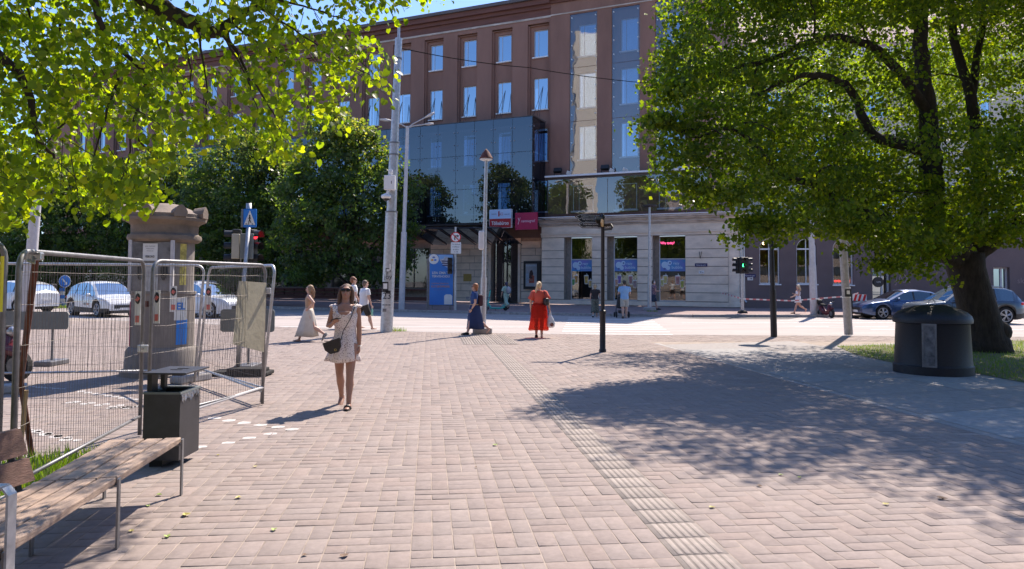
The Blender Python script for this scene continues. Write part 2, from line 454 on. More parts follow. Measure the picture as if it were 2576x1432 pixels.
# big concrete slabs to the right
V = []; Fc = []; Cc = []
gbox(ES - 0.02, 3, ES + 0.13, togrid(Vector((4.0, 20.5, 0)))[1], -0.008, 0.008, np.array((0.30, 0.28, 0.27)), 0.004)
for i in range(0, 6):
    for j in range(0, 12):
        if 3.0 + j * 1.5 + .5 * i + 1.6 > 20.2: continue
        light = ((i + j) % 3 == 0)
        c = (np.array((0.315, 0.305, 0.30)) if light else np.array((0.29, 0.268, 0.258))) * (1 + rng.normal(0, 0.03))
        A0 = ES + 0.14 + i * 2.1; B0 = 3.0 + j * 1.5
        n0 = len(V); g = 0.006
        for (p, q) in ((A0 + g, B0 + g + (0.5 * i)), (A0 + 2.1 - g, B0 + g + 0.5 * (i + 1)), (A0 + 2.1 - g, B0 + 1.5 - g + 0.5 * (i + 1)), (A0 + g, B0 + 1.5 - g + 0.5 * i)):
            V.append((cs * p - sn * q, sn * p + cs * q, 0.006))
        Fc.append((n0, n0 + 1, n0 + 2, n0 + 3)); Cc.append(c)
o = cmesh('concrete_slabs', V, np.array(Fc), np.array(Cc), M_['slab']); o['kind'] = 'structure'

# grass
gr = [G(2105, 872), G(2576, 858) , Vector((22, 19, 0)), Vector((22, 9, 0)), G(2576, 964), G(2440, 938), G(2250, 915), G(2150, 893)]
sheet('lawn_soil', [(p.x, p.y) for p in gr], 0.012, M_['soil'])
M_['grass'] = leafmat('grass_blades', 0.9, 0.35, 0.6)
def inpoly(x, y, P):
    r = False; n = len(P)
    for i in range(n):
        x1, y1, x2, y2 = P[i][0], P[i][1], P[i - 1][0], P[i - 1][1]
        if (y1 > y) != (y2 > y) and x < (x2 - x1) * (y - y1) / (y2 - y1) + x1: r = not r
    return r
def grass(name, P, n, h, label, z=0.01, dens_noise=True):
    xs = [p[0] for p in P]; ys = [p[1] for p in P]; V = []; F = []; Co = []
    while len(F) < n:
        x, y = rng.uniform(min(xs), max(xs)), rng.uniform(min(ys), max(ys))
        if not inpoly(x, y, P): continue
        a = rng.uniform(0, 6.28); hh = h * rng.uniform(0.5, 1.3); wd = 0.004 + h * 0.03; le = rng.uniform(-.5, .5, 2) * hh
        k = len(V); V += [(x - math.cos(a) * wd, y - math.sin(a) * wd, z), (x + math.cos(a) * wd, y + math.sin(a) * wd, z), (x + le[0], y + le[1], z + hh)]
        F.append((k, k + 1, k + 2)); g = rng.uniform(0.7, 1.25); Co.append((0.10 * g, 0.16 * g, 0.03 * g) if rng.random() > 0.12 else (0.25 * g, 0.22 * g, 0.09 * g))
    o = cmesh(name, V, np.array(F), np.array(Co), M_['grass']); return tag(o, label, 'grass', kind='stuff')
grass('grass', [(p.x, p.y) for p in gr], 26000, 0.07, 'short green lawn under the big tree behind the dark waste container')
# weedy verge behind the bench
gv = [(-6.5, 5.2), (-4.4, 6.9), (-3.62, 7.25), (-3.35, 6.3), (-3.35, 4.5), (-4.0, 3.6), (-6.5, 3.6)]
sheet('verge_soil', gv, 0.012, M_['soil'])
grass('weeds', gv, 9000, 0.13, 'sunlit weeds growing behind the wooden bench')
tuft = lambda c, r, n, h, l: grass('grass_tuft', [(c[0] + r * math.cos(a), c[1] + r * .5 * math.sin(a)) for a in [i * math.pi / 4 for i in range(8)]], n, h, l)
p = G(990, 834); tuft(p, 0.45, 160, 0.14, 'small grass tuft at the foot of the tram mast')
p = G(1640, 784, .1); grass('grass_tuft', [(p.x - .3, p.y - .3), (p.x + .3, p.y - .3), (p.x + .3, p.y + .1), (p.x - .3, p.y + .1)], 120, 0.09, 'little grass tuft at the foot of the thin lamp post by the shop', z=.1)

# road markings
mb = MB()
def strip(a, b, w, z=-0.024):
    a, b = Vector((*a, 0)), Vector((*b, 0)); t = (b - a).normalized(); nn = Vector((-t.y, t.x, 0)) * w / 2
    mb.add([(a - nn)[:2] + (z,) if False else (a.x - nn.x, a.y - nn.y, z), (b.x - nn.x, b.y - nn.y, z), (b.x + nn.x, b.y + nn.y, z), (a.x + nn.x, a.y + nn.y, z)], [(0, 1, 2, 3)])
for k in range(9):
    y = 24.35 + k * 1.35
    strip((1.6 + (y - 24) * .10, y), (5.3 + (y - 24) * .12, y), 0.30)
def gl(x0, y0, x1, y1, w): 
    a = G(x0, y0, -.024); b = G(x1, y1, -.024); strip((a.x, a.y), (b.x, b.y), w)
gl(690, 797, 1370, 806, 0.16); gl(690, 822, 1385, 823, 0.16); gl(700, 833, 1240, 843, 0.12)
gl(0, 797, 480, 800, 0.16)
for k in range(6): gl(700 + 120 * k, 788 + 2 * k, 760 + 120 * k, 789 + 2 * k, 0.14)
gl(1715, 813, 2576, 812, 0.16); gl(1960, 806, 2576, 806, 0.2)
for k in range(5): gl(2000 + 150 * k, 822.5 - k * .3, 2085 + 150 * k, 822.5 - k * .3, 0.15)
gl(2190, 829, 2576, 830, 0.15); gl(1700, 803, 1800, 804, .15)
o = mb.build('road_markings', M_['paint']); o['kind'] = 'structure'
pt = [G(x, y, -.027) for x, y in ((1690, 800), (1790, 803.5), (1985, 803.5), (2010, 799), (1860, 796.5))]
sheet('road_patch', [(p.x, p.y) for p in pt], -.027, nmat('fresh_asphalt', (.10, .09, .09), .9, var=.2, scale=3))

# worn bicycle path markings on the pavers, left
mb = MB()
def gq(pts, z=0.0055):
    q = [G(x, y, z) for x, y in pts]; mb.add(q, [tuple(range(len(q)))])
def patch(cx_, cy_, dx, dy):    # roughly one paver of paint, ragged
    r = lambda s: random.uniform(-s, s)
    gq([(cx_ - dx, cy_ + dy + r(1)), (cx_ - dx * .2, cy_ + dy + r(1)), (cx_ + dx * .8, cy_ + dy * .5), (cx_ + dx, cy_ - dy + r(1)), (cx_ + r(3), cy_ - dy + r(1)), (cx_ - dx * .9, cy_ - dy * .3)])
for x, y in [(575, 1114), (627, 1102), (680, 1092), (735, 1080), (700, 1074.5), (655, 1069.5), (615, 1064), (576, 1058), (540, 1052), (505, 1124)]: patch(x, y, 18, 3.0)
for i in range(9): patch(205 + i * 17, 985 + i * 2.6, 11, 2.2); patch(176 + i * 18, 1013 + i * 1.6 - (4 if i % 2 else 0), 12, 2.3)
for i in range(10): patch(275 + i * 10, 1027 - i * .6, 9, 1.7)
for i in range(6): patch(85 + 14 * i, 973 + i * 1.1, 10, 1.5)
for i in range(5): patch(62 + i * 26, 1078 + i * 7, 18, 4.0)
for i in range(6): patch(75 + i * 24, 1082 + i * 5, 12, 3.0)
o = mb.build('path_markings', nmat('worn_paint', (.62, .60, .57), .8, col2=(.33, .29, .275), scale=16, detail=8)); o['kind'] = 'structure'
# ------------------------------------------------------------------ building materials
M_['stucco'] = nmat('brown_stucco', (0.285, 0.155, 0.118), 0.92, var=0.2, scale=0.45, stretch=(1, 1, .3), detail=9, bump=0.35, bscale=40)
M_['stucco2'] = nmat('brown_stucco_right', (0.17, 0.128, 0.125), 0.92, var=0.12, scale=0.5, detail=9, bump=0.35, bscale=40)
M_['cornice'] = nmat('cornice_brown', (0.17, 0.075, 0.06), 0.85, var=0.2, scale=1.5, bump=0.2, stretch=(.3, .3, 3))
M_['rooftin'] = nmat('roof_edge', (0.12, 0.10, 0.10), 0.6, var=0.3, scale=1.5, stretch=(.3, .3, 3))
M_['stone'] = nmat('limestone', (0.76, 0.65, 0.53), 0.85, var=0.16, scale=0.9, detail=10, bump=0.25, bscale=25, stretch=(1, 1, 2.2))
M_['stone_dirty'] = nmat('limestone_weathered', (0.50, 0.43, 0.375), 0.9, var=0.4, scale=1.6, detail=9, bump=0.3, stretch=(.6, .6, 3))
M_['stone_joint'] = nmat('stone_joint', (.30, .26, .22), .9, var=.2)
M_['glass_win'] = glassmat('window_glass', (0.14, 0.17, 0.20), 0.50, 0.0, gcol=(0.72, 0.88, 1.0), wav=0.004)
M_['glass_box'] = glassmat('curtain_glass', (0.24, 0.31, 0.42), 0.10, 0.0, gcol=(0.8, 0.9, 1.0), wav=0.03)
M_['glass_strip'] = glassmat('strip_glass', (0.62, 0.66, 0.72), 0.13, 0.0, wav=0.10)
M_['glass_shop'] = glassmat('shop_glass', (0.75, 0.78, 0.80), 0.08, 0.0, wav=0.02)
M_['frame_w'] = nmat('white_frame', (0.62, 0.63, 0.66), 0.5, var=0.06)
M_['sill'] = nmat('white_sill', (0.80, 0.80, 0.82), 0.45, var=0.06)
M_['frame_d'] = nmat('dark_frame', (0.035, 0.032, 0.035), 0.45, var=0.2)
M_['steel'] = nmat('steel', (0.45, 0.45, 0.47), 0.35, metal=0.8, var=0.1)
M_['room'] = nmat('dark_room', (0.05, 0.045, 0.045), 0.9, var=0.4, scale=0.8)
M_['room_l'] = nmat('shop_room', (0.34, 0.30, 0.26), 0.9, var=0.3, scale=0.4)
M_['curtain'] = nmat('pale_blind', (0.55, 0.58, 0.6), 0.8, var=0.05)
M_['white'] = nmat('white_paint', (0.78, 0.78, 0.78), 0.45, var=0.05)
M_['black'] = nmat('black_paint', (0.02, 0.02, 0.022), 0.5, var=0.3)
M_['red_sign'] = nmat('sign_red', (0.42, 0.02, 0.03), 0.45, var=0.05)
M_['crimson'] = nmat('sign_crimson', (0.42, 0.012, 0.075), 0.45, var=0.05)
M_['warm'] = nmat('lit_lamp', (1, 0.8, 0.5), 0.5, emit=(1.0, 0.62, 0.25), estr=6)
M_['lt_blue'] = nmat('banner_blue', (0.045, 0.30, 0.62), 0.5, col2=(0.20, 0.22, 0.62), scale=1.3, detail=1)
M_['logo'] = nmat('logo_pale', (0.48, 0.66, 0.85), 0.5, var=.02)
M_['logo_d'] = nmat('logo_dark', (0.10, 0.16, 0.40), 0.5, var=.02)

def quad(mb, u0, v0, u1, v1, w, mi=None): mb.add([fp(u0, v0, w), fp(u1, v0, w), fp(u1, v1, w), fp(u0, v1, w)], [(0, 1, 2, 3)], mi)
def fbox(mb, u0, v0, u1, v1, w0, w1, mi=None):
    mb.hexa([fp(u0, v0, w1), fp(u1, v0, w1), fp(u1, v0, w0), fp(u0, v0, w0), fp(u0, v1, w1), fp(u1, v1, w1), fp(u1, v1, w0), fp(u0, v1, w0)], mi)
def wall(mb, u0, u1, v0, v1, holes, w, depth, frame=fp):
    us = sorted({u0, u1, *[h[0] for h in holes], *[h[1] for h in holes]}); vs = sorted({v0, v1, *[h[2] for h in holes], *[h[3] for h in holes]})
    us = [u for u in us if u0 <= u <= u1]; vs = [v for v in vs if v0 <= v <= v1]
    for i in range(len(us) - 1):
        for j in range(len(vs) - 1):
            cu, cv = (us[i] + us[i + 1]) / 2, (vs[j] + vs[j + 1]) / 2
            if any(h[0] < cu < h[1] and h[2] < cv < h[3] for h in holes): continue
            mb.add([frame(us[i], vs[j], w), frame(us[i + 1], vs[j], w), frame(us[i + 1], vs[j + 1], w), frame(us[i], vs[j + 1], w)], [(0, 1, 2, 3)])
    for h in holes:
        a, b, c, d = h[:4]; dp = h[4] if len(h) > 4 else depth
        q = [(a, c), (b, c), (b, d), (a, d)]
        for k in range(4):
            p, r = q[k], q[(k + 1) % 4]
            mb.add([frame(*p, w), frame(*p, w - dp), frame(*r, w - dp), frame(*r, w)], [(0, 1, 2, 3)])

bld = thing('department_store', 'long brown stucco building with pale stone ground floor, blue windows and tall glass strips', 'building', fp(0, 0, 0))
UL = -62.0; VT = 20.68; BR = 5.05           # left end, top of wall, right end of the upper block
bays = [-7.13 - 2.93 * k for k in range(18)]
bays = [b for b in bays if b > UL + 2]
# back plane of the bays with window holes, front plane with bay holes
mb = MB()
hb = []; wins = []
for b in bays:
    for (c, d) in ((17.97, 19.98), (14.1, 16.42), (10.3, 12.7), (6.6, 8.9)):
        hb.append((b - 0.56, b + 0.56, c, d)); wins.append((b, c, d))
wall(mb, UL, -6.2, 5.9, VT, hb, -0.30, 0.18)
wall(mb, UL, -6.2, 4.7, VT, [(b - 0.92, b + 0.78, 5.9, 20.38, 0.14) for b in bays], 0.0, 0.14)
wall(mb, UL, -6.2, 5.0, 20.3, [(b - 0.80, b + 0.70, 5.9, 20.25, 0.16) for b in bays], -0.142, 0.156)
mb.build('wall', M_['stucco'], bld)
mb = MB()                                       # right block, standing 0.5 m proud, with three tall recesses
strips = [(-4.74, -2.70), (-1.65, 0.34), (1.42, 3.40)]
sv0, sv1 = 9.05, 20.62
wb = 0.12
hs = [(a, b, sv0, sv1, 0.45) for a, b in strips]
wall(mb, -6.2, BR, 5.9, 21.6, hs, wb, 0.45)
for a, b in strips: wall(mb, a, b, sv0, sv1, [(a + .55, b - .22, c, d, .2) for c, d in ((17.6, 19.9), (13.9, 16.4), (10.2, 12.6))], wb - 0.45, 0.2)
mb.add([fp(-6.2, 5.9, wb), fp(-6.2, 21.6, wb), fp(-6.2, 21.6, -1), fp(-6.2, 5.9, -1)], [(0, 1, 2, 3)])
mb.add([fp(BR, 5.9, wb), fp(BR, 21.6, wb), fp(BR, 21.6, -14), fp(BR, 5.9, -14)], [(3, 2, 1, 0)])
mb.build('wall', M_['stucco'], bld)
mb = MB(); mb.add([fp(UL, 0, 0), fp(UL, 22, 0), fp(UL, 22, -14), fp(UL, 0, -14)], [(0, 1, 2, 3)]); mb.build('end_wall', M_['stucco'], bld)
# cornice and roof edge
mb = MB()
fbox(mb, UL, 20.683, -6.2, 20.82, -.5, 0.06); o = mb.build('string_course', M_['stone_dirty'], bld)
mb = MB()
for (c, d, w1) in ((20.82, 21.35, 0.02), (21.35, 21.62, 0.18), (21.62, 21.98, 0.42)): fbox(mb, UL, c, -6.2, d, -1.5, w1)
for (c, d, w1) in ((21.6, 21.82, 0.26), (21.82, 22.1, 0.52)): fbox(mb, -6.2 + .002, c, BR + .2, d, -1.5, w1)
mb.build('cornice', M_['cornice'], bld)
mb = MB(); fbox(mb, UL, 21.98, -6.2, 22.22, -14, 0.60); fbox(mb, -6.2 + .002, 22.1, BR + .3, 22.36, -14, 0.72)
mb.build('roof', M_['rooftin'], bld)
# a stone ledge under the roof of the right block
mb = MB(); fbox(mb, -6.2, 20.72, BR, 20.80, wb - .05, wb + 0.05); mb.build('string_course', M_['stone_dirty'], bld)
# windows
def window(par, b, hw, c, d, w, fr=None, sill=True, mull=True, blind=None):
    mb = MB(); t = 0.055
    fbox(mb, b - hw, c, b - hw + t, d, w - .06, w); fbox(mb, b + hw - t, c, b + hw, d, w - .06, w)
    fbox(mb, b - hw + t, d - t, b + hw - t, d, w - .06, w); fbox(mb, b - hw + t, c, b + hw - t, c + t, w - .06, w)
    if mull: fbox(mb, b - hw * .42, c + t, b - hw * .42 + .03, d - t, w - .05, w - .012)
    f = mb.build('window', fr or M_['frame_w'], par)
    mb = MB(); quad(mb, b - hw + t, c + t, b + hw - t, d - t, w - 0.035); mb.build('pane', M_['glass_win'], f)
    if sill:
        mb = MB(); fbox(mb, b - hw - .08, c - .09, b + hw + .08, c - .002, w - .05, w + .24); mb.build('sill', M_['sill'], f)
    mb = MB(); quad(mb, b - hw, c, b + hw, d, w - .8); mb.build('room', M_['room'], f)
    if blind:
        mb = MB(); quad(mb, b - hw + t, d - (d - c) * blind, b + hw - t, d - t, w - .12); mb.build('blind', M_['curtain'], f)
    return f
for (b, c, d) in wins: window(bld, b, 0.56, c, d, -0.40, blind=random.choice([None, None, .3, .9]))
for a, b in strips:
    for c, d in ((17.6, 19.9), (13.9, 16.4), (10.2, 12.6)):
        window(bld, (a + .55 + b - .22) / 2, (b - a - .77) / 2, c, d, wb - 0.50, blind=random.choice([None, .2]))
    mb = MB()
    vv = [sv0, 12.9, 16.75, sv1]
    for i in range(3): quad(mb, a + .03, vv[i] + .015, b - .03, vv[i + 1] - .015, wb - 0.06)
    g = mb.build('glass_strip', M_['glass_strip'], bld)
    mb = MB()
    for s in (a + .14, b - .14):
        for k in range(12):
            v = sv0 + .35 + k * (sv1 - sv0 - .6) / 11; mb.cyl(fp(s, v, wb - .2), fp(s, v, wb - .03), 0.045, n=8)
    mb.build('glass_bolts', M_['white'], g)
# third-floor ledge with its glass band below
mb = MB(); fbox(mb, -6.15, 8.80, 5.1, 8.92, wb, wb + 1.05); fbox(mb, -6.2, 8.70, 5.1, 8.80, wb, wb + .9); led = mb.build('ledge', M_['rooftin'], bld)
mb = MB(); fbox(mb, -6.18, 8.84, 5.12, 8.96, wb + 1.05, wb + 1.12); mb.build('ledge_edge', M_['sill'], led)
mb = MB()
for i in range(5): quad(mb, -6.1 + i * 2.22, 6.25, -6.1 + (i + 1) * 2.22 - .03, 8.68, wb + .85)
o = mb.build('mezzanine_glass', M_['glass_strip'], bld)
for b in (-3.7, -.6, 2.4): window(bld, b, .75, 6.5, 8.3, wb + .03)
# stone cornice + ground floor (0.95 proud)
ws = 0.95; SR = 6.25
SW = [(-4.46, -2.80), (-1.37, 0.36), (1.75, 3.54)]
mb = MB()
hol = [(a - .34, b + .0, 0.30, 4.62, .5) for a, b in SW]
wall(mb, -6.5, SR, 0.0, 5.0, hol, ws - 0.03, 0.5)
for a, b in SW: mb.add([fp(a - .34, .3, ws - .53), fp(a, .3, ws - .53), fp(a, 4.62, ws - .53), fp(a - .34, 4.62, ws - .53)], [(0, 1, 2, 3)])
mb.add([fp(-6.5, 0, ws - .03), fp(-6.5, 0, 0), fp(-6.5, 5, 0), fp(-6.5, 5, ws - .03)], [(0, 1, 2, 3)])
# courses of blocks
vv = [0.32 + .565 * i for i in range(8)]; vv[-1] = 4.62
m2 = MB(); edges = [-6.5] + [x for a, b in SW for x in (a - .34, b)] + [SR]
piers = [(edges[2 * i], edges[2 * i + 1]) for i in range(4)]
for (a, b) in piers:
    for i in range(7):
        m = 1 if b - a > 1.6 else 0
        cuts = [a, b]
        for k in range(len(cuts) - 1): fbox(m2, cuts[k] + .02, vv[i] + .024, cuts[k + 1] - .02, vv[i + 1] - .024, ws - .03, ws + .0 + random.uniform(0, .006))
m2.build('stone_blocks', M_['stone'], bld)
o = mb.build('stone_facade', M_['stone_joint'], bld)
mb = MB()
fbox(mb, -6.52, 0.0, SR + .05, .28, ws - .02, ws + .07)
fbox(mb, -6.52, 4.64, SR + .03, 4.82, ws - .02, ws + .06); fbox(mb, -6.53, 4.82, SR + .05, 4.92, ws - .02, ws + .14)
fbox(mb, -6.5, 4.93, SR, 5.42, ws - .6, ws + .02)
for k in range(6): fbox(mb, -6.5 + k * 2.12 + .01, 4.95, -6.5 + (k + 1) * 2.12 - .01, 5.40, ws + .02, ws + .035)
o = mb.build('frieze', M_['stone'], bld)
mb = MB()
for i, (c, d, e) in enumerate(((5.42, 5.54, .10), (5.54, 5.72, .22), (5.72, 5.84, .36), (5.84, 5.98, .50))): fbox(mb, -6.6 - e * .2, c, SR + e, d, -.2, ws + e)
mb.build('stone_cornice', M_['stone_dirty'], bld)
mb = MB(); fbox(mb, -6.75, 5.98, SR + .58, 6.03, -.2, ws + .56); mb.build('cornice_flashing', M_['sill'], bld)
# rounded corner pier
mb = MB()
cc = fp(SR + .05, 0, ws - .62)
prof = [(.62, 0), (.62, .28), (.56, .3)]
for i in range(7): prof += [(.56, vv[i] + .01), (.575, vv[i] + .03), (.575, vv[i + 1] - .02), (.56, vv[i + 1])]
prof += [(.63, 4.66), (.68, 4.84), (.68, 4.92), (.58, 4.94), (.58, 5.42), (.68, 5.45), (.70, 5.54), (.86, 5.6), (.88, 5.72), (1.02, 5.78), (1.10, 5.97), (.2, 6.0)]
mb.lathe(prof, cc, 28); mb.build('corner_pier', M_['stone'], bld, smooth=True, auto=35)
# shop windows with banners
for i, (a, b) in enumerate(SW):
    mb = MB(); t = .05; w_ = ws - .45
    fbox(mb, a, .3, a + t, 4.6, w_ - .06, w_); fbox(mb, b - t, .3, b, 4.6, w_ - .06, w_); fbox(mb, a + t, .3, b - t, .3 + t, w_ - .06, w_); fbox(mb, a + t, 4.55, b - t, 4.6, w_ - .06, w_)
    fbox(mb, a + t, 3.06, b - t, 3.12, w_ - .06, w_)
    f = mb.build('shop_window', M_['frame_w'], bld)
    mb = MB(); quad(mb, a + t, .35, b - t, 4.55, w_ - .04); mb.build('pane', M_['glass_shop'], f)
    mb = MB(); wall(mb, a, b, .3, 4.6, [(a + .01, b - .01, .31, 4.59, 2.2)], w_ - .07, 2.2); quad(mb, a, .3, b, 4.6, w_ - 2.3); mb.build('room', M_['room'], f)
    mb = MB(); quad(mb, a + t, 2.28, b - t, 3.05, w_ - .034); mb.build('banner', M_['lt_blue'], f)
    # round letters C and b with the words
    W = b - a - .1; mu = (a + b) / 2
    mb = MB()
    def disc(u, v, r, w0, n=20): mb.prism([(r * math.cos(k * 2 * math.pi / n), r * math.sin(k * 2 * math.pi / n)) for k in range(n)], fp(u, v, w0), FR, FZ, -FN * -.004)
    disc(mu - W * .32, 2.70, .22, w_ - .028); disc(mu - W * .19, 2.50, .14, w_ - .027); disc(mu - W * .13, 2.83, .15, w_ - .026)
    mb.build('logo_disc', M_['logo'], f)
    mb = MB(); disc(mu - W * .33, 2.44, .07, w_ - .022); disc(mu - W * .115, 2.83, .06, w_ - .021); mb.build('logo_hole', M_['logo_d'], f)
    text('razy', .24, fp(mu + W * .13, 2.80, w_ - .025), FR, FZ, M_['logo'], f, bold=.02)
    text('bubble', .27, fp(mu + W * .16, 2.53, w_ - .025), FR, FZ, M_['logo'], f, bold=.02)
    # cup stickers
    colsets = [[(.55, .28, .06), (.10, .30, .08), (.62, .40, .10), (.60, .42, .16)], [(.20, .12, .35), (.55, .30, .22), (.42, .20, .18), (.45, .30, .28)], [(.55, .45, .16), (.60, .55, .22), (.45, .20, .18), (.55, .50, .10)]][i]
    for k, (du, dv, h_) in enumerate(((-.30, 1.75, .62), (-.42, 1.55, .5), (.18, 1.72, .66), (.36, 1.45, .55))):
        uc = mu + du * W; hw = h_ * .22
        mb = MB(); mb.prism([(-hw * .8, -h_ * .5), (hw * .8, -h_ * .5), (hw * 1.15, h_ * .42), (hw * .5, h_ * .46), (hw * .35, h_ * .62), (hw * .1, h_ * .62), (hw * .2, h_ * .46), (-hw * 1.15, h_ * .42)], fp(uc, dv, w_ - .032 + k * .002), FR, FZ, FN * .001)
        s = mb.build('cup_sticker', M_['white'], f)
        mb = MB(); mb.prism([(-hw * .66, -h_ * .44), (hw * .66, -h_ * .44), (hw * .95, h_ * .33), (-hw * .95, h_ * .33)], fp(uc, dv, w_ - .0305 + k * .002), FR, FZ, FN * .001)
        mb.build('cup_drink', nmat('drink_%d_%d' % (i, k), colsets[k], .5, var=.45, scale=7), s)
mb = None
M_['neon'] = nmat('neon_pink', (1, .1, .3), .5, emit=(1.0, .08, .25), estr=3.0)
a, b = SW[2]; text('Why today?', .24, fp(a + .52, 4.15, ws - .56), FR, FZ, M_['neon'], bld, 'neon_sign', sx=.8)
# street plates
def plate(u, v, w_, h_, s, mat, tmat, size, nm='street_plate', w=ws + .02):
    mb = MB(); fbox(mb, u - w_ / 2, v - h_ / 2, u + w_ / 2, v + h_ / 2, w, w + .03); o = mb.build(nm, mat, bld)
    text(s, size, fp(u, v, w + .032), FR, FZ, tmat, o, width=w_ * .75); return o
M_['navy'] = nmat('navy_plate', (0.012, 0.012, 0.10), .4, var=.1)
u, v = fh(1764, 667, ws); plate(u, v, .78, .22, 'Estonia pst', M_['navy'], M_['white'], .13)
u, v = fh(1765, 685, ws); plate(u, v, .34, .20, '9a', M_['white'], M_['black'], .14)
mb = MB(); u, v = fh(1763, 643, ws); mb.tube([fp(u - .1, v + .25, ws), fp(u, v - .2, ws + .25)], .018, 6); mb.tube([fp(u + .06, v + .25, ws), fp(u, v - .2, ws + .25)], .018, 6); mb.build('flag_bracket', M_['black'], bld)
# downpipe at the corner
mb = MB(); q = fp(SR + .85, 0, ws - .75)
mb.tube([q + Vector((0, 0, 5.6)), q + Vector((0, 0, 2)), q + Vector((0.02, 0, .5)), q + Vector((.12, -.1, .3))], .065, 8); mb.build('downpipe', M_['steel'], bld)

# ground floor to the left of the stone block: entrance, stone wall, shop windows under the glass box
we = -0.6
mb = MB()
door = (-11.55, -9.0, .0, 4.35)
d0, d1 = fh(1236, 700, we)[0], fh(1303, 700, we)[0]
door = (d0, d1, 0, fh(1270, 606, we)[1])
shops = [(-19.6 - 6.2 * k - 5.7, -19.6 - 6.2 * k) for k in range(7)]
hl = [door + (1.0,)] + [(a, b, .95, 3.9, .3) for a, b in shops]
sl = fh(1080, 700, we)[0]
shops = [(sl - 4.9 * (k + 1) + .35, sl - 4.9 * k) for k in range(9)]
hl = [door + (.8,)] + [(a, b, .95, 4.1, .3) for a, b in shops if a > UL]
wall(mb, UL, -6.5, 0, 5.0, hl, we, .3)
mb.add([fp(-6.5, 0, we), fp(-6.5, 0, ws), fp(-6.5, 5, ws), fp(-6.5, 5, we)], [(0, 1, 2, 3)])
mb.build('stone_wall', M_['stone_joint'], bld)
mb = MB()
for (a, b) in ((d1 + .25, -6.5), (sl + .1, d0 - .25)):
    for i in range(8): 
        off = .4 if i % 2 else 0
        cuts = [a] + [a + off + 1.15 * k for k in range(1, 8) if a + off + 1.15 * k < b - .2] + [b]
        for k in range(len(cuts) - 1): fbox(mb, cuts[k] + .02, .3 + i * .53, cuts[k + 1] - .02, .3 + (i + 1) * .53 - .045, we, we + .03)
    fbox(mb, a, 0, b, .27, we, we + .09)
fbox(mb, d0 - .22, 0, d0 - .02, door[3] + .2, we, we + .1); fbox(mb, d1 + .02, 0, d1 + .22, door[3] + .2, we, we + .1); fbox(mb, d0 - .02, door[3] + .02, d1 + .02, door[3] + .2, we, we + .1)
mb.build('stone_courses', M_['stone'], bld)
# entrance: folding grilles beside a dark glazed door
dr = MB(); um = (d0 + d1) / 2
w_ = we - .5
for u_ in (d0 + .75, um - .02, d1 - .75): fbox(dr, u_ - .05, 0, u_ + .05, door[3], w_ - .05, w_ + .02)
fbox(dr, d0 + .8, 3.0, um - .07, 3.15, w_ - .05, w_ + .02); fbox(dr, um + .03, 3.0, d1 - .8, 3.15, w_ - .05, w_ + .02)
dr = dr.build('entrance', M_['frame_d'], bld)
mb = MB(); quad(mb, d0 + .8, 0.05, d1 - .8, door[3], w_ - .03); mb.build('pane', M_['glass_shop'], dr)
mb = MB()
for s0, s1 in ((d0 + .02, d0 + .7), (d1 - .7, d1 - .02)):
    for k in range(11):
        u_ = s0 + (s1 - s0) * k / 10; fbox(mb, u_ - .012, .02, u_ + .012, door[3] - .02, w_ + .1, w_ + .13)
    for k in range(22):
        v_ = .1 + k * .19; mb.tube([fp(s0, v_, w_ + .14), fp(s1, v_ + .19, w_ + .14)], .008, 4)
mb.build('folding_grille', nmat('grille', (.16, .13, .13), .6, metal=.4, var=.2), dr)
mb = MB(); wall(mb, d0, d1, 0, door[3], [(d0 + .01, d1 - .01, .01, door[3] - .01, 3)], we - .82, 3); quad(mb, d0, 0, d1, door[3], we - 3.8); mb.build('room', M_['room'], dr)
mb = MB()
for u_ in (um - .35, um + .35): mb.tube([fp(u_, .9, w_ + .05), fp(u_, 2.9, w_ + .05)], .022, 6)
mb.build('door_handle', M_['steel'], dr)
# lightbox poster
u0, v1 = fh(1317, 657, we + .2); u1, v0 = fh(1360, 728, we + .2)
mb = MB(); fbox(mb, u0, v0, u1, v1, we + .04, we + .2); lb = mb.build('poster_case', M_['black'], bld)
mb = MB(); quad(mb, u0 + .17, v0 + .2, u1 - .3, v1 - .2, we + .203); mb.build('poster', nmat('poster_photo', (.30, .36, .42), .4, col2=(.52, .5, .5), scale=1.6), lb)
wdt = u1 - u0
for (c, s, pts) in ((('poster_shirt'), (.35, .45, .55), [(0, 0), (.28, 0), (.3, .55), (.22, .75), (.18, .95), (.1, .95), (.08, .75), (0, .6)]),
                    (('poster_hair'), (.06, .03, .03), [(.3, .35), (.62, .3), (.72, .7), (.6, .95), (.42, .9), (.34, .7)]),
                    (('poster_dress'), (.45, .10, .06), [(.3, .0), (.8, .0), (.82, .5), (.6, .6), (.5, .4), (.35, .3)]),
                    (('poster_arm'), (.40, .24, .19), [(.15, .18), (.55, .12), (.7, .2), (.6, .27), (.2, .26)])):
    mb = MB(); mb.prism([(u0 + .2 + x * (wdt - .55), v0 + .45 + y * 1.0) for x, y in pts], FO + FN * (we + .205 + .002 * (hash(c) % 1)), FR, FZ, FN * .002)
    mb.build('poster_figure', nmat(c, s, .5, var=.25, scale=6), lb)
text('zalando', .2, fp((u0 + u1 - .13) / 2, v1 - .33, we + .208), FR, FZ, nmat('poster_letters', (.6, .78, .9), .5), lb, width=wdt * .6)
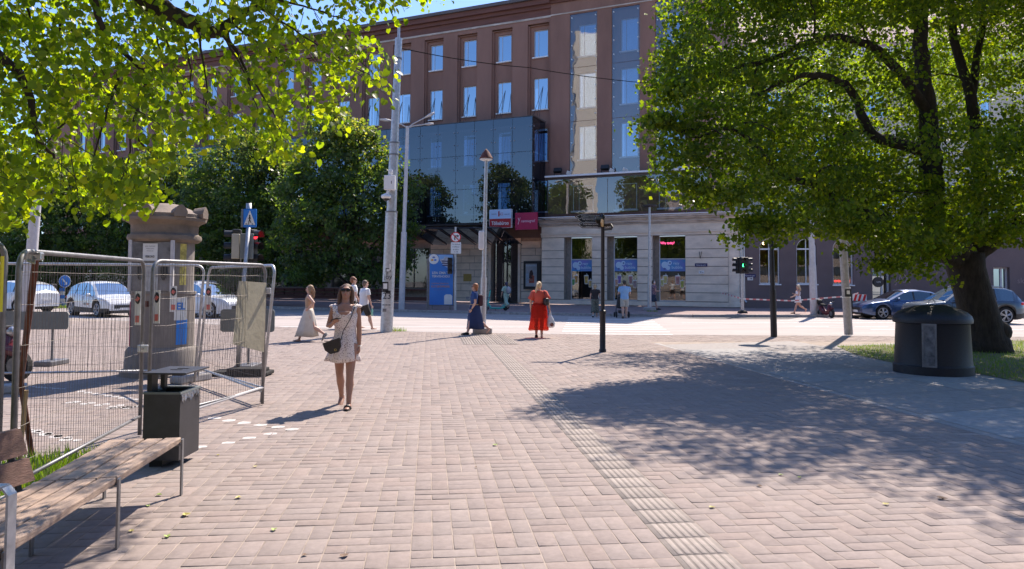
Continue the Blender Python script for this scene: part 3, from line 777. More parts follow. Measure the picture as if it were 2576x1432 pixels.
# shop windows at the left with their rooms
for a, b in shops:
    if a < UL: continue
    mb = MB(); w_ = we - .2
    for k in range(4):
        u_ = a + (b - a) * k / 3; fbox(mb, u_ - .04, .95, u_ + .04, 4.1, w_ - .06, w_)
    fbox(mb, a, .95, b, 1.02, w_ - .055, w_ - .005); f = mb.build('shop_window', M_['frame_d'], bld)
    mb = MB(); quad(mb, a, 1.0, b, 4.08, w_ - .03); mb.build('pane', M_['glass_shop'], f)
    mb = MB(); wall(mb, a, b, .95, 4.1, [(a + .01, b - .01, .96, 4.09, 1.9)], w_ - .07, 1.9); quad(mb, a, .95, b, 4.1, w_ - 1.97); mb.build('room', M_['room_l'], f)
mb = MB()
for k in range(40):
    u_ = UL + 1 + k * 1.05
    if u_ > sl: break
    fbox(mb, u_, .32, u_ + .95, .50, we + .1, we + .35); fbox(mb, u_, .62, u_ + .95, .78, we + .1, we + .35)
fbox(mb, UL, .0, sl, .28, we, we + .4); fbox(mb, UL, .80, sl, .90, we, we + .42)
mb.build('plinth_ledge', M_['cornice'], bld)
u, v = fh(1078, 700, we); text('GUESS' if False else 'VOGUE', .55, fp(sl - 2.1, 4.55, we + .02), FR, FZ, M_['frame_d'], bld, 'shop_lettering', depth=.05)
u, v = fh(1128 + 155, 760, we)
mb = MB(); u0, v1 = fh(1270 - 0, 751, we); uu, vv2 = fh(1279, 758, we)
q = fh(1100 * .92 + 640 / 3.58 * .92, (550 + 750 / 3.58) * .92, we); fbox(mb, q[0] - .34, q[1] - .28, q[0] + .34, q[1] + .28, we + .03, we + .05); mb.build('notice_board', nmat('ochre_notice', (.42, .30, .08), .7, var=.1), bld)

# glass box hung in front of the upper floors
GU, GW, g0, g1 = -6.6, 2.5, 5.7, 12.98
gbx = MB(); nP = 26; pw = 1.5
for i in range(nP):
    a = GU - (i + 1) * pw + .012; b = GU - i * pw - .012
    for j in range(3):
        c = g0 + (g1 - g0) * j / 3 + .012; d = g0 + (g1 - g0) * (j + 1) / 3 - .012
        quad(gbx, a, c, b, d, GW)
for j in range(3):
    c = g0 + (g1 - g0) * j / 3 + .012; d = g0 + (g1 - g0) * (j + 1) / 3 - .012
    gbx.add([fp(GU, c, GW), fp(GU, c, .1), fp(GU, d, .1), fp(GU, d, GW)], [(0, 1, 2, 3)])
gb = gbx.build('glass_screen', M_['glass_box'], bld)
mb = MB()
for i in range(nP + 1):
    for v in [g0 + (g1 - g0) * k / 8 + .2 for k in range(8)]:
        for s in (-.14, .14): mb.ell(fp(GU - i * pw + s, v, GW + .03), (.04, .04, .04), 6, 4)
mb.build('glass_bolts', M_['steel'], gb)['kind'] = 'stuff'
mb = MB()
for i in range(nP + 1):
    u_ = GU - i * pw; mb.tube([fp(u_, g0, GW - .05), fp(u_, g1, GW - .05)], .022, 5)
    if i % 2 == 0:
        mb.tube([fp(u_ - .2, g1 + 2.7, 0.05), fp(u_ - 1.2, g0 + .2, GW - .12)], .016, 5); mb.tube([fp(u_ - .2, g1 + 2.7, 0.05), fp(u_ - .2, g0 + 2.2, GW - .12)], .016, 5)
        mb.tube([fp(u_ - .2, g1 + 2.7, 0.05), fp(u_ - 2.6, g0 + .2, GW - .12)], .016, 5)
for j in range(4):
    v = g0 + (g1 - g0) * j / 3; mb.tube([fp(GU - nP * pw, v, GW - .06), fp(GU, v, GW - .06)], .02, 5); 
for v in (g0 - .05, ): fbox(mb, GU - nP * pw, v - .08, GU, v, .05, GW)
mb.build('screen_frame', M_['frame_d'], gb)
mb = MB(); mb.hexa([fp(GU - nP * pw, g1 + .02, GW - .02), fp(GU + .05, g1 + .02, GW - .02), fp(GU + .05, g1 + .02, .02), fp(GU - nP * pw, g1 + .02, .02),
                    fp(GU - nP * pw, g1 + .07, GW - .02), fp(GU + .05, g1 + .07, GW - .02), fp(GU + .05, g1 + .12, .02), fp(GU - nP * pw, g1 + .12, .02)])
mb.build('screen_roof', M_['rooftin'], gb)
# sloping glass awning beneath
mb = MB()
for k in range(6):
    a = -15.9 + k * 1.25
    mb.add([fp(a, 5.35, 3.6), fp(a + 1.22, 5.25, 3.6), fp(a + 1.22, 4.25, .1), fp(a, 4.35, .1)], [(0, 1, 2, 3)])
aw = mb.build('glass_awning', M_['glass_box'], bld)
mb = MB()
for k in range(7):
    a = -15.9 + k * 1.25; mb.tube([fp(a, 5.32 - .02 * k, 3.65), fp(a, 4.32 - .02 * k, .05)], .035, 5)
mb.tube([fp(-15.9, 5.33, 3.6), fp(-8.4, 5.2, 3.6)], .05, 6); mb.build('awning_beams', M_['frame_d'], aw)

# projecting signs over the entrance
def psign(px0, py0, px1, py1, Yoff, nm): pass
def signbox(name, label, x0, y0, x1, y1, w, mats, thick=.22):
    a = fh(x0, y0, w); b = fh(x1, y1, w)
    t = thing(name, label, 'sign', fp(a[0], b[1], w))
    return t, a, b
# 1: white over red
w_ = 3.0
t = thing('shop_sign', 'white over dark red hanging sign above the entrance', 'sign', fp(*fh(1259, 573, w_), w_))
a0_, a1_ = fh(1231, 528, w_); b0_, b1_ = fh(1286, 573, w_)
mb = MB(); fbox(mb, a0_, b1_, b0_, a1_, w_ - .22, w_); o = mb.build('sign_case', M_['white'], t)
h_ = a1_ - b1_; vm = b1_ + h_ * .5
mb = MB(); quad(mb, a0_ + .02, vm, b0_ - .02, a1_ - .02, w_ + .004); mb.build('upper_panel', nmat('sign_pale', (.50, .66, .88), .4), t)
mb = MB(); quad(mb, a0_ + .02, b1_ + .02, b0_ - .02, vm, w_ + .004); mb.build('lower_panel', M_['red_sign'], t)
um = (a0_ + b0_) / 2; W = b0_ - a0_
text('Tõlkebüroo', .36, fp(um, b1_ + h_ * .25, w_ + .008), FR, FZ, M_['white'], t, width=W * .78, bold=.02)
text('PANGLOSS', .12, fp(um - W * .28, vm + h_ * .25, w_ + .008), FR, FZ, M_['navy'], t, width=W * .22); text('TRANSLATIO', .12, fp(um + W * .30, vm + h_ * .22, w_ + .008), FR, FZ, M_['navy'], t, width=W * .25)
text('ACG', .26, fp(um + W * .06, vm + h_ * .24, w_ + .008), FR, FZ, M_['red_sign'], t, width=W * .16)
mb = MB(); quad(mb, um - W * .09, vm + h_ * .12, um - W * .03, vm + h_ * .40, w_ + .008); mb.build('logo_block', M_['red_sign'], t)
mb = MB(); mb.tube([fp(b0_ - .1, a1_ - .2, w_ - .1), fp(b0_ + .1, a1_ - .2, .1)], .04, 6); mb.build('bracket', M_['frame_d'], t)
w_ = 3.05
t = thing('shop_sign', 'crimson hanging sign beside the white and red one', 'sign', fp(*fh(1323, 578, w_), w_))
a0_, a1_ = fh(1296, 536, w_); b0_, b1_ = fh(1350, 577, w_)
mb = MB(); fbox(mb, a0_, b1_, b0_, a1_, w_ - .22, w_); mb.build('sign_case', M_['crimson'], t)
W = b0_ - a0_; vm = (a1_ + b1_) / 2
text('mammograaf', .27, fp((a0_ + b0_) / 2 + W * .1, vm, w_ + .006), FR, FZ, nmat('sign_pink', (.85, .6, .68), .5), t, width=W * .64)
mb = MB(); mb.tube([fp(a0_ + W * .14, vm + .22, w_ + .015), fp(a0_ + W * .19, vm + .02, w_ + .015), fp(a0_ + W * .14, vm - .22, w_ + .015)], .02, 5); mb.tube([fp(a0_ + W * .24, vm + .25, w_ + .015), fp(a0_ + W * .19, vm + .0, w_ + .015)], .015, 5); mb.build('figure_mark', MATS['sign_pink'], t)
mb = MB(); mb.tube([fp(b0_ - .1, vm + .2, w_ - .1), fp(b0_, vm + .2, .1)], .04, 6); mb.build('bracket', M_['frame_d'], t)

# floodlights standing on the ledge
def flood(px, py, label, big):
    w_ = wb + .75; u, v = fh(px, py, w_)
    t = thing('floodlight', label, 'lamp', fp(u, 8.93, w_), 0, 'floodlights on the ledge')
    if big:
        mb = MB(); mb.box(fp(u, 9.35, w_), (.55, .25, .3), rz=-.4, M=Matrix.Rotation(-.42, 3, 'Z') @ Matrix.Rotation(-.5, 3, 'X')); mb.build('housing', M_['black'], t)
        mb = MB(); mb.tube([fp(u - .25, 8.93, w_), fp(u - .25, 9.35, w_)], .03, 6); mb.tube([fp(u + .25, 8.93, w_), fp(u + .25, 9.35, w_)], .03, 6); mb.lathe([(.16, 0), (.14, .1)], fp(u, 8.93, w_), 10); mb.build('bracket', M_['black'], t)
    else:
        mb = MB(); mb.box(fp(u, 9.12, w_), (.34, .06, .26), M=Matrix.Rotation(-.42, 3, 'Z') @ Matrix.Rotation(.4, 3, 'X') @ Matrix.Rotation(.5, 3, 'Y')); mb.build('housing', M_['white'], t)
        mb = MB(); mb.tube([fp(u, 8.93, w_), fp(u, 9.1, w_ - .05)], .025, 6); mb.build('bracket', M_['black'], t)
flood(1403, 430, 'big black floodlight at the left end of the ledge', 1)
flood(1522, 425, 'big black floodlight between the two tall glass strips', 1)
for i, (x, y) in enumerate(((1431, 437), (1539, 431), (1572, 427), (1661, 425), (1700, 421))):
    flood(x, y, ['small white floodlight nearest the left end of the ledge', 'small white floodlight below the right edge of the first glass strip', 'small white floodlight under the second glass strip', 'small white floodlight beside the third glass strip at the foliage', 'rightmost small white floodlight on the ledge, in the foliage'][i], 0)

# ------------------------------------------------------------------ low brown building at the right, cream house behind it
RO = Vector((14.9, 46.9, .1)); RR = Vector((1, -0.03, 0)).normalized(); RN = Vector((RR.y, -RR.x, 0))
def rp(u, v, w=0.0): return RO + RR * u + FZ * v + RN * w
def rh(px, py, w=0.0):
    d = ray(px, py); q = RO + RN * w; t = (q - Vector((0, 0, CAMH))).dot(RN) / d.dot(RN); p = Vector((0, 0, CAMH)) + d * t - RO
    return p.dot(RR), p.z
low = thing('arcade_building', 'low dark brown building with arched windows to the right of the stone corner', 'building', rp(0, 0))
Z8 = lambda x, y: ((1980 + x / 2.7024) * .92, (550 + y / 2.7024) * .92)
arch = []
for (x0, x1, yt, yb) in ((263, 410, 275, 612), (537, 683, 275, 612), (806, 952, 280, 618)):
    a = rh(*Z8(x0, yb)); b = rh(*Z8(x1, yt)); arch.append((a[0], b[0], a[1], b[1]))
arch += [(12.4, 14.2, 1.2, 4.9)]
doors = []
for (x0, x1, yt) in ((1098, 1230, 497), (1995, 2110, 490)):
    a = rh(*Z8(x0, 745)); b = rh(*Z8(x1, yt)); doors.append((a[0], b[0], 0.02, b[1]))
VTL = 5.75
mb = MB(); n = 12
vis = arch[:3]
holes = [(a, b, c, d, .3) for a, b, c, d in vis] + [d + (.35,) for d in doors]
wall(mb, -0.6, 34, 0, VTL, holes, 0, .3, frame=rp)
for a, b, c, d in vis:                      # arch spandrels
    r = (b - a) / 2; m = (a + b) / 2
    for s in (-1, 1):
        pts = [(m + s * r, d)] + [(m + s * r * math.cos(k * math.pi / 2 / n), d - r + r * math.sin(k * math.pi / 2 / n)) for k in range(n + 1)]
        if s < 0: pts = pts[::-1]
        mb.add([rp(p[0], p[1], .002) for p in pts] + [rp(p[0], p[1], -.29) for p in pts],
               [tuple(range(len(pts)))] + [(k + len(pts), (k + 1) % len(pts) + len(pts), (k + 1) % len(pts), k) for k in range(len(pts))])
mb.build('wall', M_['stucco2'], low)
def rbox(mb, u0, v0, u1, v1, w0, w1):
    mb.hexa([rp(u0, v0, w1), rp(u1, v0, w1), rp(u1, v0, w0), rp(u0, v0, w0), rp(u0, v1, w1), rp(u1, v1, w1), rp(u1, v1, w0), rp(u0, v1, w0)])
mb = MB(); rbox(mb, -.6, 0, 34, .95, 0.0, .05)
for d in doors: pass
mb = MB()
cur = -.6
for d in doors: rbox(mb, cur, 0, d[0] - .05, .95, 0.0, .05); cur = d[1] + .05
rbox(mb, cur, 0, 34, .95, 0, .05); mb.build('plinth', M_['stucco2'], low)
mb = MB(); rbox(mb, -.6, VTL, 34, VTL + .12, -9, .35); mb.build('roof_ledge', M_['sill'], low)
mb = MB(); rbox(mb, -.6, VTL - .12, 34, VTL, -.2, .2); mb.build('eaves', M_['rooftin'], low)
for i, (a, b, c, d) in enumerate(vis):
    r = (b - a) / 2; m = (a + b) / 2; mb = MB(); t = .07
    rbox(mb, a, c, a + t, d - r, -.22, -.14); rbox(mb, b - t, c, b, d - r, -.22, -.14); rbox(mb, a + t, c, b - t, c + t, -.22, -.14)
    rbox(mb, m - .025, c + t, m + .025, d - t, -.22, -.15); rbox(mb, a + t, d - r - .1, b - t, d - r, -.22, -.145)
    for k in range(16):
        q0, q1 = math.pi * k / 16, math.pi * (k + 1) / 16
        mb.hexa([rp(m + (r - t) * math.cos(q0), d - r + (r - t) * math.sin(q0), -.14), rp(m + r * math.cos(q0), d - r + r * math.sin(q0), -.14), rp(m + r * math.cos(q0), d - r + r * math.sin(q0), -.22), rp(m + (r - t) * math.cos(q0), d - r + (r - t) * math.sin(q0), -.22),
                 rp(m + (r - t) * math.cos(q1), d - r + (r - t) * math.sin(q1), -.14), rp(m + r * math.cos(q1), d - r + r * math.sin(q1), -.14), rp(m + r * math.cos(q1), d - r + r * math.sin(q1), -.22), rp(m + (r - t) * math.cos(q1), d - r + (r - t) * math.sin(q1), -.22)])
    f = mb.build('arched_window', M_['white'], low)
    mb = MB(); mb.add([rp(a, c, -.2), rp(b, c, -.2), rp(b, d, -.2), rp(a, d, -.2)], [(0, 1, 2, 3)]); mb.build('pane', M_['glass_shop'], f)
    mb = MB(); rbox(mb, a - .05, c - .08, b + .05, c - .005, -.2, .12); mb.build('sill', M_['sill'], f)
    mb = MB(); wall(mb, a, b, c, d, [(a + .01, b - .01, c + .01, d - .01, 2.5)], -.31, 2.5, frame=rp); mb.add([rp(a, c, -2.7), rp(b, c, -2.7), rp(b, d, -2.7), rp(a, d, -2.7)], [(0, 1, 2, 3)]); mb.build('room', nmat('cafe_room', (.16, .08, .04), .8, var=.5, scale=.9), f)
    if i == 0:
        mb = MB(); mb.ell(rp(m - .1, d - r + .35, -.9), (.09, .09, .09), 10, 6); mb.build('lamp', M_['warm'], f)
    if i == 2:
        for k, tx in enumerate(('OPEN', 'CAFE')): text(tx, .2, rp(a + (b - a) * (.3 + .42 * k), c + .22, -.24), RR, FZ, nmat('neon_red', (1, .05, .03), .5, emit=(1, .04, .03), estr=2.5), f, 'neon_sign', width=(b - a) * .36)
for i, d in enumerate(doors):
    mb = MB(); w_ = -.28; m = d[0] + (d[1] - d[0]) * .62
    for u_ in (d[0] + .05, m, d[1] - .05): rbox(mb, u_ - .06, 0.02, u_ + .06, d[3], w_ - .08, w_)
    rbox(mb, d[0] + .11, d[3] - .1, m - .06, d[3] - .005, w_ - .08, w_); rbox(mb, m + .06, d[3] - .1, d[1] - .11, d[3] - .005, w_ - .08, w_)
    f = mb.build('door', M_['frame_w'], low)
    mb = MB(); mb.add([rp(d[0], 0.02, w_ - .05), rp(d[1], 0.02, w_ - .05), rp(d[1], d[3], w_ - .05), rp(d[0], d[3], w_ - .05)], [(0, 1, 2, 3)]); mb.build('pane', M_['glass_win'], f)
    if i == 0:
        mb = MB(); mb.prism([(.33 * math.cos(k * math.pi / 10), .33 * math.sin(k * math.pi / 10)) for k in range(20)], rp(d[0] + .5, d[3] * .66, w_ + .01), RR, FZ, RN * .01); q = mb.build('round_sticker', M_['frame_d'], f)
        text('CAFE', .12, rp(d[0] + .5, d[3] * .66, w_ + .022), RR, FZ, M_['white'], q)
    else:
        text('E-R  10-18', .13, rp((d[0] + m) / 2, 1.3, w_ + .01), RR, FZ, M_['white'], f, width=.5); text('L  10-16', .13, rp((d[0] + m) / 2, 1.1, w_ + .01), RR, FZ, M_['white'], f, width=.4)
g1_ = rh(*Z8(1320, 590)); text('JAX', .75, rp(g1_[0], g1_[1] + .1, .012), RR, FZ, nmat('graffiti', (.33, .24, .24), .8), low, 'graffiti', sx=.8)
g1_ = rh(*Z8(2190, 590)); text('sk', .5, rp(g1_[0], g1_[1], .012), RR, FZ, MATS['graffiti'], low, 'graffiti')
def rplate(px, py, w_, h_, s, mat, tmat, size):
    u, v = rh(px, py); mb = MB(); rbox(mb, u - w_ / 2, v - h_ / 2, u + w_ / 2, v + h_ / 2, .01, .04); o = mb.build('street_plate', mat, low); text(s, size, rp(u, v, .043), RR, FZ, tmat, o, width=w_ * .8)
x, y = Z8(190, 552); rplate(x, y, .72, .2, 'Estonia pst', M_['navy'], M_['white'], .12)
x, y = Z8(192, 574); rplate(x, y, .34, .2, '3', M_['white'], M_['black'], .14)

cr = thing('cream_house', 'tall cream rendered house with pinkish roof seen through the tree at the right', 'building', (28, 58, .1))
M_['cream'] = nmat('cream_render', (.62, .54, .42), .9, var=.12, scale=.6, bump=.15)
M_['rooftile'] = nmat('pink_rooftile', (.52, .33, .29), .8, var=.25, scale=3, stretch=(1, 1, 6), bump=.4)
mb = MB(); x0, x1, y0 = 16.5, 62, 57
hol = []
cwin = []
for i in range(11):
    for j in range(4):
        u_ = 3 + i * 4; v_ = 7.4 + j * 3.6
        if v_ + 2 < 20: hol.append((u_, u_ + 1.5, v_, v_ + 2.1)); cwin.append((u_, v_))
cp = lambda u, v, w=0: Vector((x0 + u, y0 - .03 * u - w, v))
wall(mb, 0, x1 - x0, 0, 20, hol, 0, .25, frame=cp)
mb.add([cp(0, 0), cp(0, 20), cp(0, 20, -12), cp(0, 0, -12)], [(0, 1, 2, 3)])
mb.build('wall', M_['cream'], cr)
mb = MB(); mb.hexa([cp(-.6, 20, .7), cp(46, 20, .7), cp(46, 20, -12), cp(-.6, 20, -12), cp(-.6, 20.3, .7), cp(46, 20.3, .7), cp(43, 26, -6), cp(3, 26, -6)]); mb.build('roof', M_['rooftile'], cr)
mb = MB()
mb.hexa([cp(-.3, 19.2, .4), cp(45.5, 19.2, .4), cp(45.5, 19.2, 0), cp(-.3, 19.2, 0), cp(-.3, 19.98, .6), cp(45.5, 19.98, .6), cp(45.5, 19.98, 0), cp(-.3, 19.98, 0)]); mb.build('cornice', M_['sill'], cr)
for (u_, v_) in cwin:
    mb = MB()
    for (a, b, c, d) in ((u_, u_ + .08, v_, v_ + 2.1), (u_ + 1.42, u_ + 1.5, v_, v_ + 2.1), (u_ + .71, u_ + .79, v_ + .08, v_ + 2.02), (u_ + .08, u_ + 1.42, v_, v_ + .08), (u_ + .08, u_ + 1.42, v_ + 2.02, v_ + 2.1)):
        mb.hexa([cp(a, c, -.12), cp(b, c, -.12), cp(b, c, -.2), cp(a, c, -.2), cp(a, d, -.12), cp(b, d, -.12), cp(b, d, -.2), cp(a, d, -.2)])
    f = mb.build('window', M_['white'], cr)
    mb = MB(); mb.add([cp(u_, v_, -.17), cp(u_ + 1.5, v_, -.17), cp(u_ + 1.5, v_ + 2.1, -.17), cp(u_, v_ + 2.1, -.17)], [(0, 1, 2, 3)]); mb.build('pane', M_['glass_win'], f)
    mb = MB(); mb.add([cp(u_, v_, -.6), cp(u_ + 1.5, v_, -.6), cp(u_ + 1.5, v_ + 2.1, -.6), cp(u_, v_ + 2.1, -.6)], [(0, 1, 2, 3)]); mb.build('room', M_['room'], f)
# ------------------------------------------------------------------ trees
M_['bark'] = nmat('bark', (0.036, 0.028, 0.025), 0.95, var=0.45, scale=7, bump=0.9, bscale=14, stretch=(1.6, 1.6, .5), detail=8)
M_['leaf'] = leafmat('lime_leaves', 1.0, 0.55, 0.42, (4.9, 4.7, .5))
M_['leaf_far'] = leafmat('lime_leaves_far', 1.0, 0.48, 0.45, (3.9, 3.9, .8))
M_['leaf_near'] = leafmat('lime_leaves_close', 1.0, 0.58, 0.40, (5.5, 4.9, .45))
def leaves(name, centers, n_per, spread, size, mat, parent, cols, heart=False, droop=0.5, flat=0.6, colf=None, coh=.55):
    """leaf-sized faces scattered round clump centres; centres (k,3)"""
    cen = np.repeat(centers, n_per, axis=0); N = len(cen)
    P = cen + rng.normal(0, 1, (N, 3)) * np.array(spread)
    nrm = rng.normal(0, 1, (N, 3)) * coh + np.repeat(rng.normal(0, 1, (len(centers), 3)), n_per, axis=0) * (1.0 if coh < 1 else 0); nrm[:, 2] = np.abs(nrm[:, 2]) * flat + 0.25; nrm /= np.linalg.norm(nrm, axis=1)[:, None]
    t = rng.normal(0, 1, (N, 3)); t[:, 2] -= droop; t -= (t * nrm).sum(1)[:, None] * nrm; t /= np.linalg.norm(t, axis=1)[:, None]
    s = np.cross(nrm, t); L = size * rng.uniform(0.6, 1.25, N)[:, None]
    if heart:
        prof = [(.03, 0, 0), (-.08, .34, .05), (.26, .52, .10), (.68, .42, .06), (1.02, 0, -.10), (.68, -.42, .06), (.26, -.52, .10), (-.08, -.34, .05), (.45, 0, -.03)]
        V = np.stack([P + t * (a * L) + s * (b * L) + nrm * (c * L) for a, b, c in prof], 1)
        ix = np.array([(0, 8, 2, 1), (8, 4, 3, 2), (8, 6, 5, 4), (0, 7, 6, 8)])
        F = (np.arange(N)[:, None, None] * 9 + ix[None]).reshape(-1, 4); k = 4
    else:
        prof = [(0.05, .05, 0), (.45, .50, .10), (.95, .0, -.05), (.45, -.50, .10)]
        V = np.stack([P + t * (a * L) + s * (b * L) + nrm * (c * L) for a, b, c in prof], 1)
        F = np.arange(N * 4).reshape(N, 4); k = 1
    ci = rng.integers(0, len(cols), N); cc = np.array(cols)[ci] * rng.uniform(0.75, 1.25, (N, 1))
    if colf is not None: cc = colf(P, cc)
    return cmesh(name, V.reshape(-1, 3), F, np.repeat(cc, k, axis=0), mat, parent)
def limb(mb, pts, r0, r1, n=8, wob=0.0):
    pts = [Vector(p) for p in pts]; out = []; m = len(pts) - 1; st = 5
    for i in range(m):
        p0 = pts[max(0, i - 1)]; p1 = pts[i]; p2 = pts[i + 1]; p3 = pts[min(m, i + 2)]
        for k in range(st):
            t = k / st
            out.append(0.5 * ((2 * p1) + (-p0 + p2) * t + (2 * p0 - 5 * p1 + 4 * p2 - p3) * t * t + (-p0 + 3 * p1 - 3 * p2 + p3) * t ** 3))
    out.append(pts[-1])
    if wob: out = [out[0]] + [p + Vector(rng.normal(0, wob, 3)) for p in out[1:]]
    rr = [r0 + (r1 - r0) * (i / (len(out) - 1)) ** 0.8 for i in range(len(out))]
    mb.tube(out, rr, n)
    return out
def crown_points(blobs, dens, shell=0.55):
    C_ = []
    for (c, r) in blobs:
        vol = r[0] * r[1] * r[2]; k = max(4, int(dens * (r[0] * r[1] * r[2]) ** (2 / 3) * 4))
        d = rng.normal(0, 1, (k, 3)); d /= np.linalg.norm(d, axis=1)[:, None]
        q = shell + (1 - shell) * rng.random((k, 1)) ** 0.7
        C_.append(np.array(c) + d * q * np.array(r))
    return np.concatenate(C_)

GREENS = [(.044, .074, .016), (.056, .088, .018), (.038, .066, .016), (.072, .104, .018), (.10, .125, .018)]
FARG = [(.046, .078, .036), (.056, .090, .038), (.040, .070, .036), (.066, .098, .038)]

# --- the big tree on the right
base = G(2475, 884); bx, by = base.x, base.y
big = thing('lime_tree', 'big old lime tree with a thick leaning trunk behind the dark waste container', 'tree', (bx, by, 0))
tp = lambda px, py, Y=18.7: A(px, py, Y)
mb = MB()
# flared knobbly trunk leaning left
trunk = [(2482, 892, .62), (2478, 860, .52), (2468, 810, .46), (2455, 760, .44), (2444, 720, .43), (2432, 680, .44), (2425, 640, .47)]
pts = [tp(x, y) for x, y, r in trunk]; mb.tube([p + Vector((rng.normal(0, .015), 0, 0)) for p in pts], [r for *_, r in trunk], 16)
for (x, y, r) in ((2515, 835, .28), (2500, 872, .42), (2450, 884, .30)): mb.ell(tp(x, y, 18.55), (r, r * .9, r), 12, 8)
limbs = []
limbs.append(limb(mb, [tp(2428, 660), tp(2385, 600, 18.4), tp(2348, 520, 18.2), tp(2340, 420, 18.2), tp(2335, 330, 18.2), tp(2322, 180, 18.3), tp(2312, 0, 18.4), tp(2290, -260, 18.6), tp(2270, -520, 19)], .40, .09, 12, .02))
limbs.append(limb(mb, [tp(2432, 670), tp(2330, 610, 18.0), tp(2240, 560, 17.4), tp(2150, 530, 16.8), tp(2060, 470, 16.2), tp(1960, 440, 15.6)], .26, .05, 9, .02))
limbs.append(limb(mb, [tp(2340, 390, 18.2), tp(2250, 355, 17.5), tp(2195, 340, 17.2), tp(2150, 240, 17), tp(2080, 190, 16.6), tp(1990, 200, 16.2), tp(1900, 240, 15.9)], .17, .04, 9, .02))
limbs.append(limb(mb, [tp(2430, 660), tp(2480, 620, 18.6), tp(2560, 560, 18.4), tp(2680, 480, 18.4), tp(2800, 380, 18.6)], .30, .08, 9, .02))
limbs.append(limb(mb, [tp(2450, 640, 18.8), tp(2470, 450, 19), tp(2440, 240, 19.2), tp(2395, 60, 19.3), tp(2390, -180, 19.5)], .24, .06, 9, .02))
limbs.append(limb(mb, [tp(2440, 250, 19.2), tp(2465, 120, 19.4), tp(2490, -100, 19.6)], .14, .05, 8, .02))
limbs.append(limb(mb, [tp(2335, 280, 18.2), tp(2210, 130, 17.4), tp(2080, 95, 16.8), tp(1940, 150, 16.2), tp(1780, 190, 15.6)], .14, .03, 8, .02))
limbs.append(limb(mb, [tp(1960, 440, 15.6), tp(1860, 330, 15.2), tp(1740, 340, 15), tp(1640, 300, 14.8)], .06, .015, 6, .02))
limbs.append(limb(mb, [tp(2330, 230, 18.3), tp(2345, 350, 19.5), tp(2300, 200, 21), tp(2250, 50, 22)], .14, .04, 8, .02))
for l in list(limbs):
    for i in range(6, len(l), 5):
        p = l[i]; d = Vector((rng.normal(0, 1), rng.normal(0, 1), rng.normal(.1, .6))).normalized() * rng.uniform(.8, 1.9)
        limb(mb, [p, p + d * .5 + Vector((0, 0, .15)), p + d - Vector((0, 0, .1))], .035, .008, 5, .02)
mb.build('trunk', M_['bark'], big, smooth=True)
blobs = []
def B(px, py, Y, rx, ry, rz): blobs.append((tuple(tp(px, py, Y)), (rx, ry, rz)))
# left rim (bright, backlit), from top to bottom
for q in ((1775, -60, 16, 1.2, 1.4, 1.0), (1755, 60, 15.6, .85, 1.1, .7), (1725, 150, 15.3, .70, 1.0, .65), (1760, 200, 15.5, .9, 1.2, .6), (1850, 110, 16, 1.2, 1.4, .9), (1870, -40, 16.4, 1.3, 1.5, 1.0),
          (1690, 225, 15.0, .40, .8, .28), (1745, 295, 15.0, .62, .9, .30), (1820, 280, 15.3, .95, 1.3, .6), (1668, 305, 14.9, .32, .4, .10), (1722, 390, 14.8, .68, .9, .42), (1800, 390, 15.0, .95, 1.2, .6),
          (1720, 465, 14.8, .55, .8, .22), (1820, 490, 15.0, .60, 1.0, .28), (1900, 430, 15.4, 1.0, 1.4, .7), (1930, 250, 16.0, 1.2, 1.6, .8), (2000, 100, 16.6, 1.3, 1.7, 1.0), (2010, -60, 17, 1.4, 1.7, 1.0),
          (1955, 545, 15.2, .75, 1.2, .42), (1900, 560, 15.2, .38, .6, .22), (2040, 500, 15.6, 1.1, 1.4, .65), (2060, 350, 16.2, 1.2, 1.7, .8), (2110, 560, 15.6, .80, 1.2, .36), (2190, 590, 15.8, .75, 1.1, .42),
          (2150, 470, 16.0, 1.1, 1.5, .6), (2260, 610, 16.0, .8, 1.1, .52), (2230, 665, 16.2, .38, .6, .18), (2330, 640, 16.4, .7, 1.0, .42), (2350, 560, 16.2, .9, 1.2, .6), (2260, 500, 16.4, 1.0, 1.4, .6),
          (2170, 180, 17.0, 1.1, 1.7, .8), (2200, 20, 17.4, 1.3, 1.8, 1.0), (2460, 560, 16.6, .95, 1.2, .55), (2560, 590, 16.6, .7, 1.0, .35), (2600, 500, 16.8, 1.2, 1.6, .8), (2500, 420, 16.8, 1.0, 1.4, .9),
          (2420, 470, 16.6, .8, 1.1, .5), (2590, 330, 17, 1.2, 1.7, .9), (2560, 150, 17.6, 1.1, 1.6, .9), (2380, 330, 19.6, 1.1, 1.5, .9), (2280, 300, 20.2, 1.2, 1.6, 1.0), (2500, 250, 20, 1.2, 1.5, 1.0),
          (2420, 120, 20.6, 1.3, 1.5, 1.2), (2180, 320, 19.6, 1.2, 1.6, 1.0), (2540, -40, 18, 1.3, 1.8, 1.2), (2380, -60, 18.5, 1.4, 1.8, 1.2), (2700, 380, 18, 1.6, 2, 1.4), (2720, 120, 18.5, 1.8, 2, 1.6), (2700, 560, 17.6, 1.2, 1.6, .6)):
    B(*q)
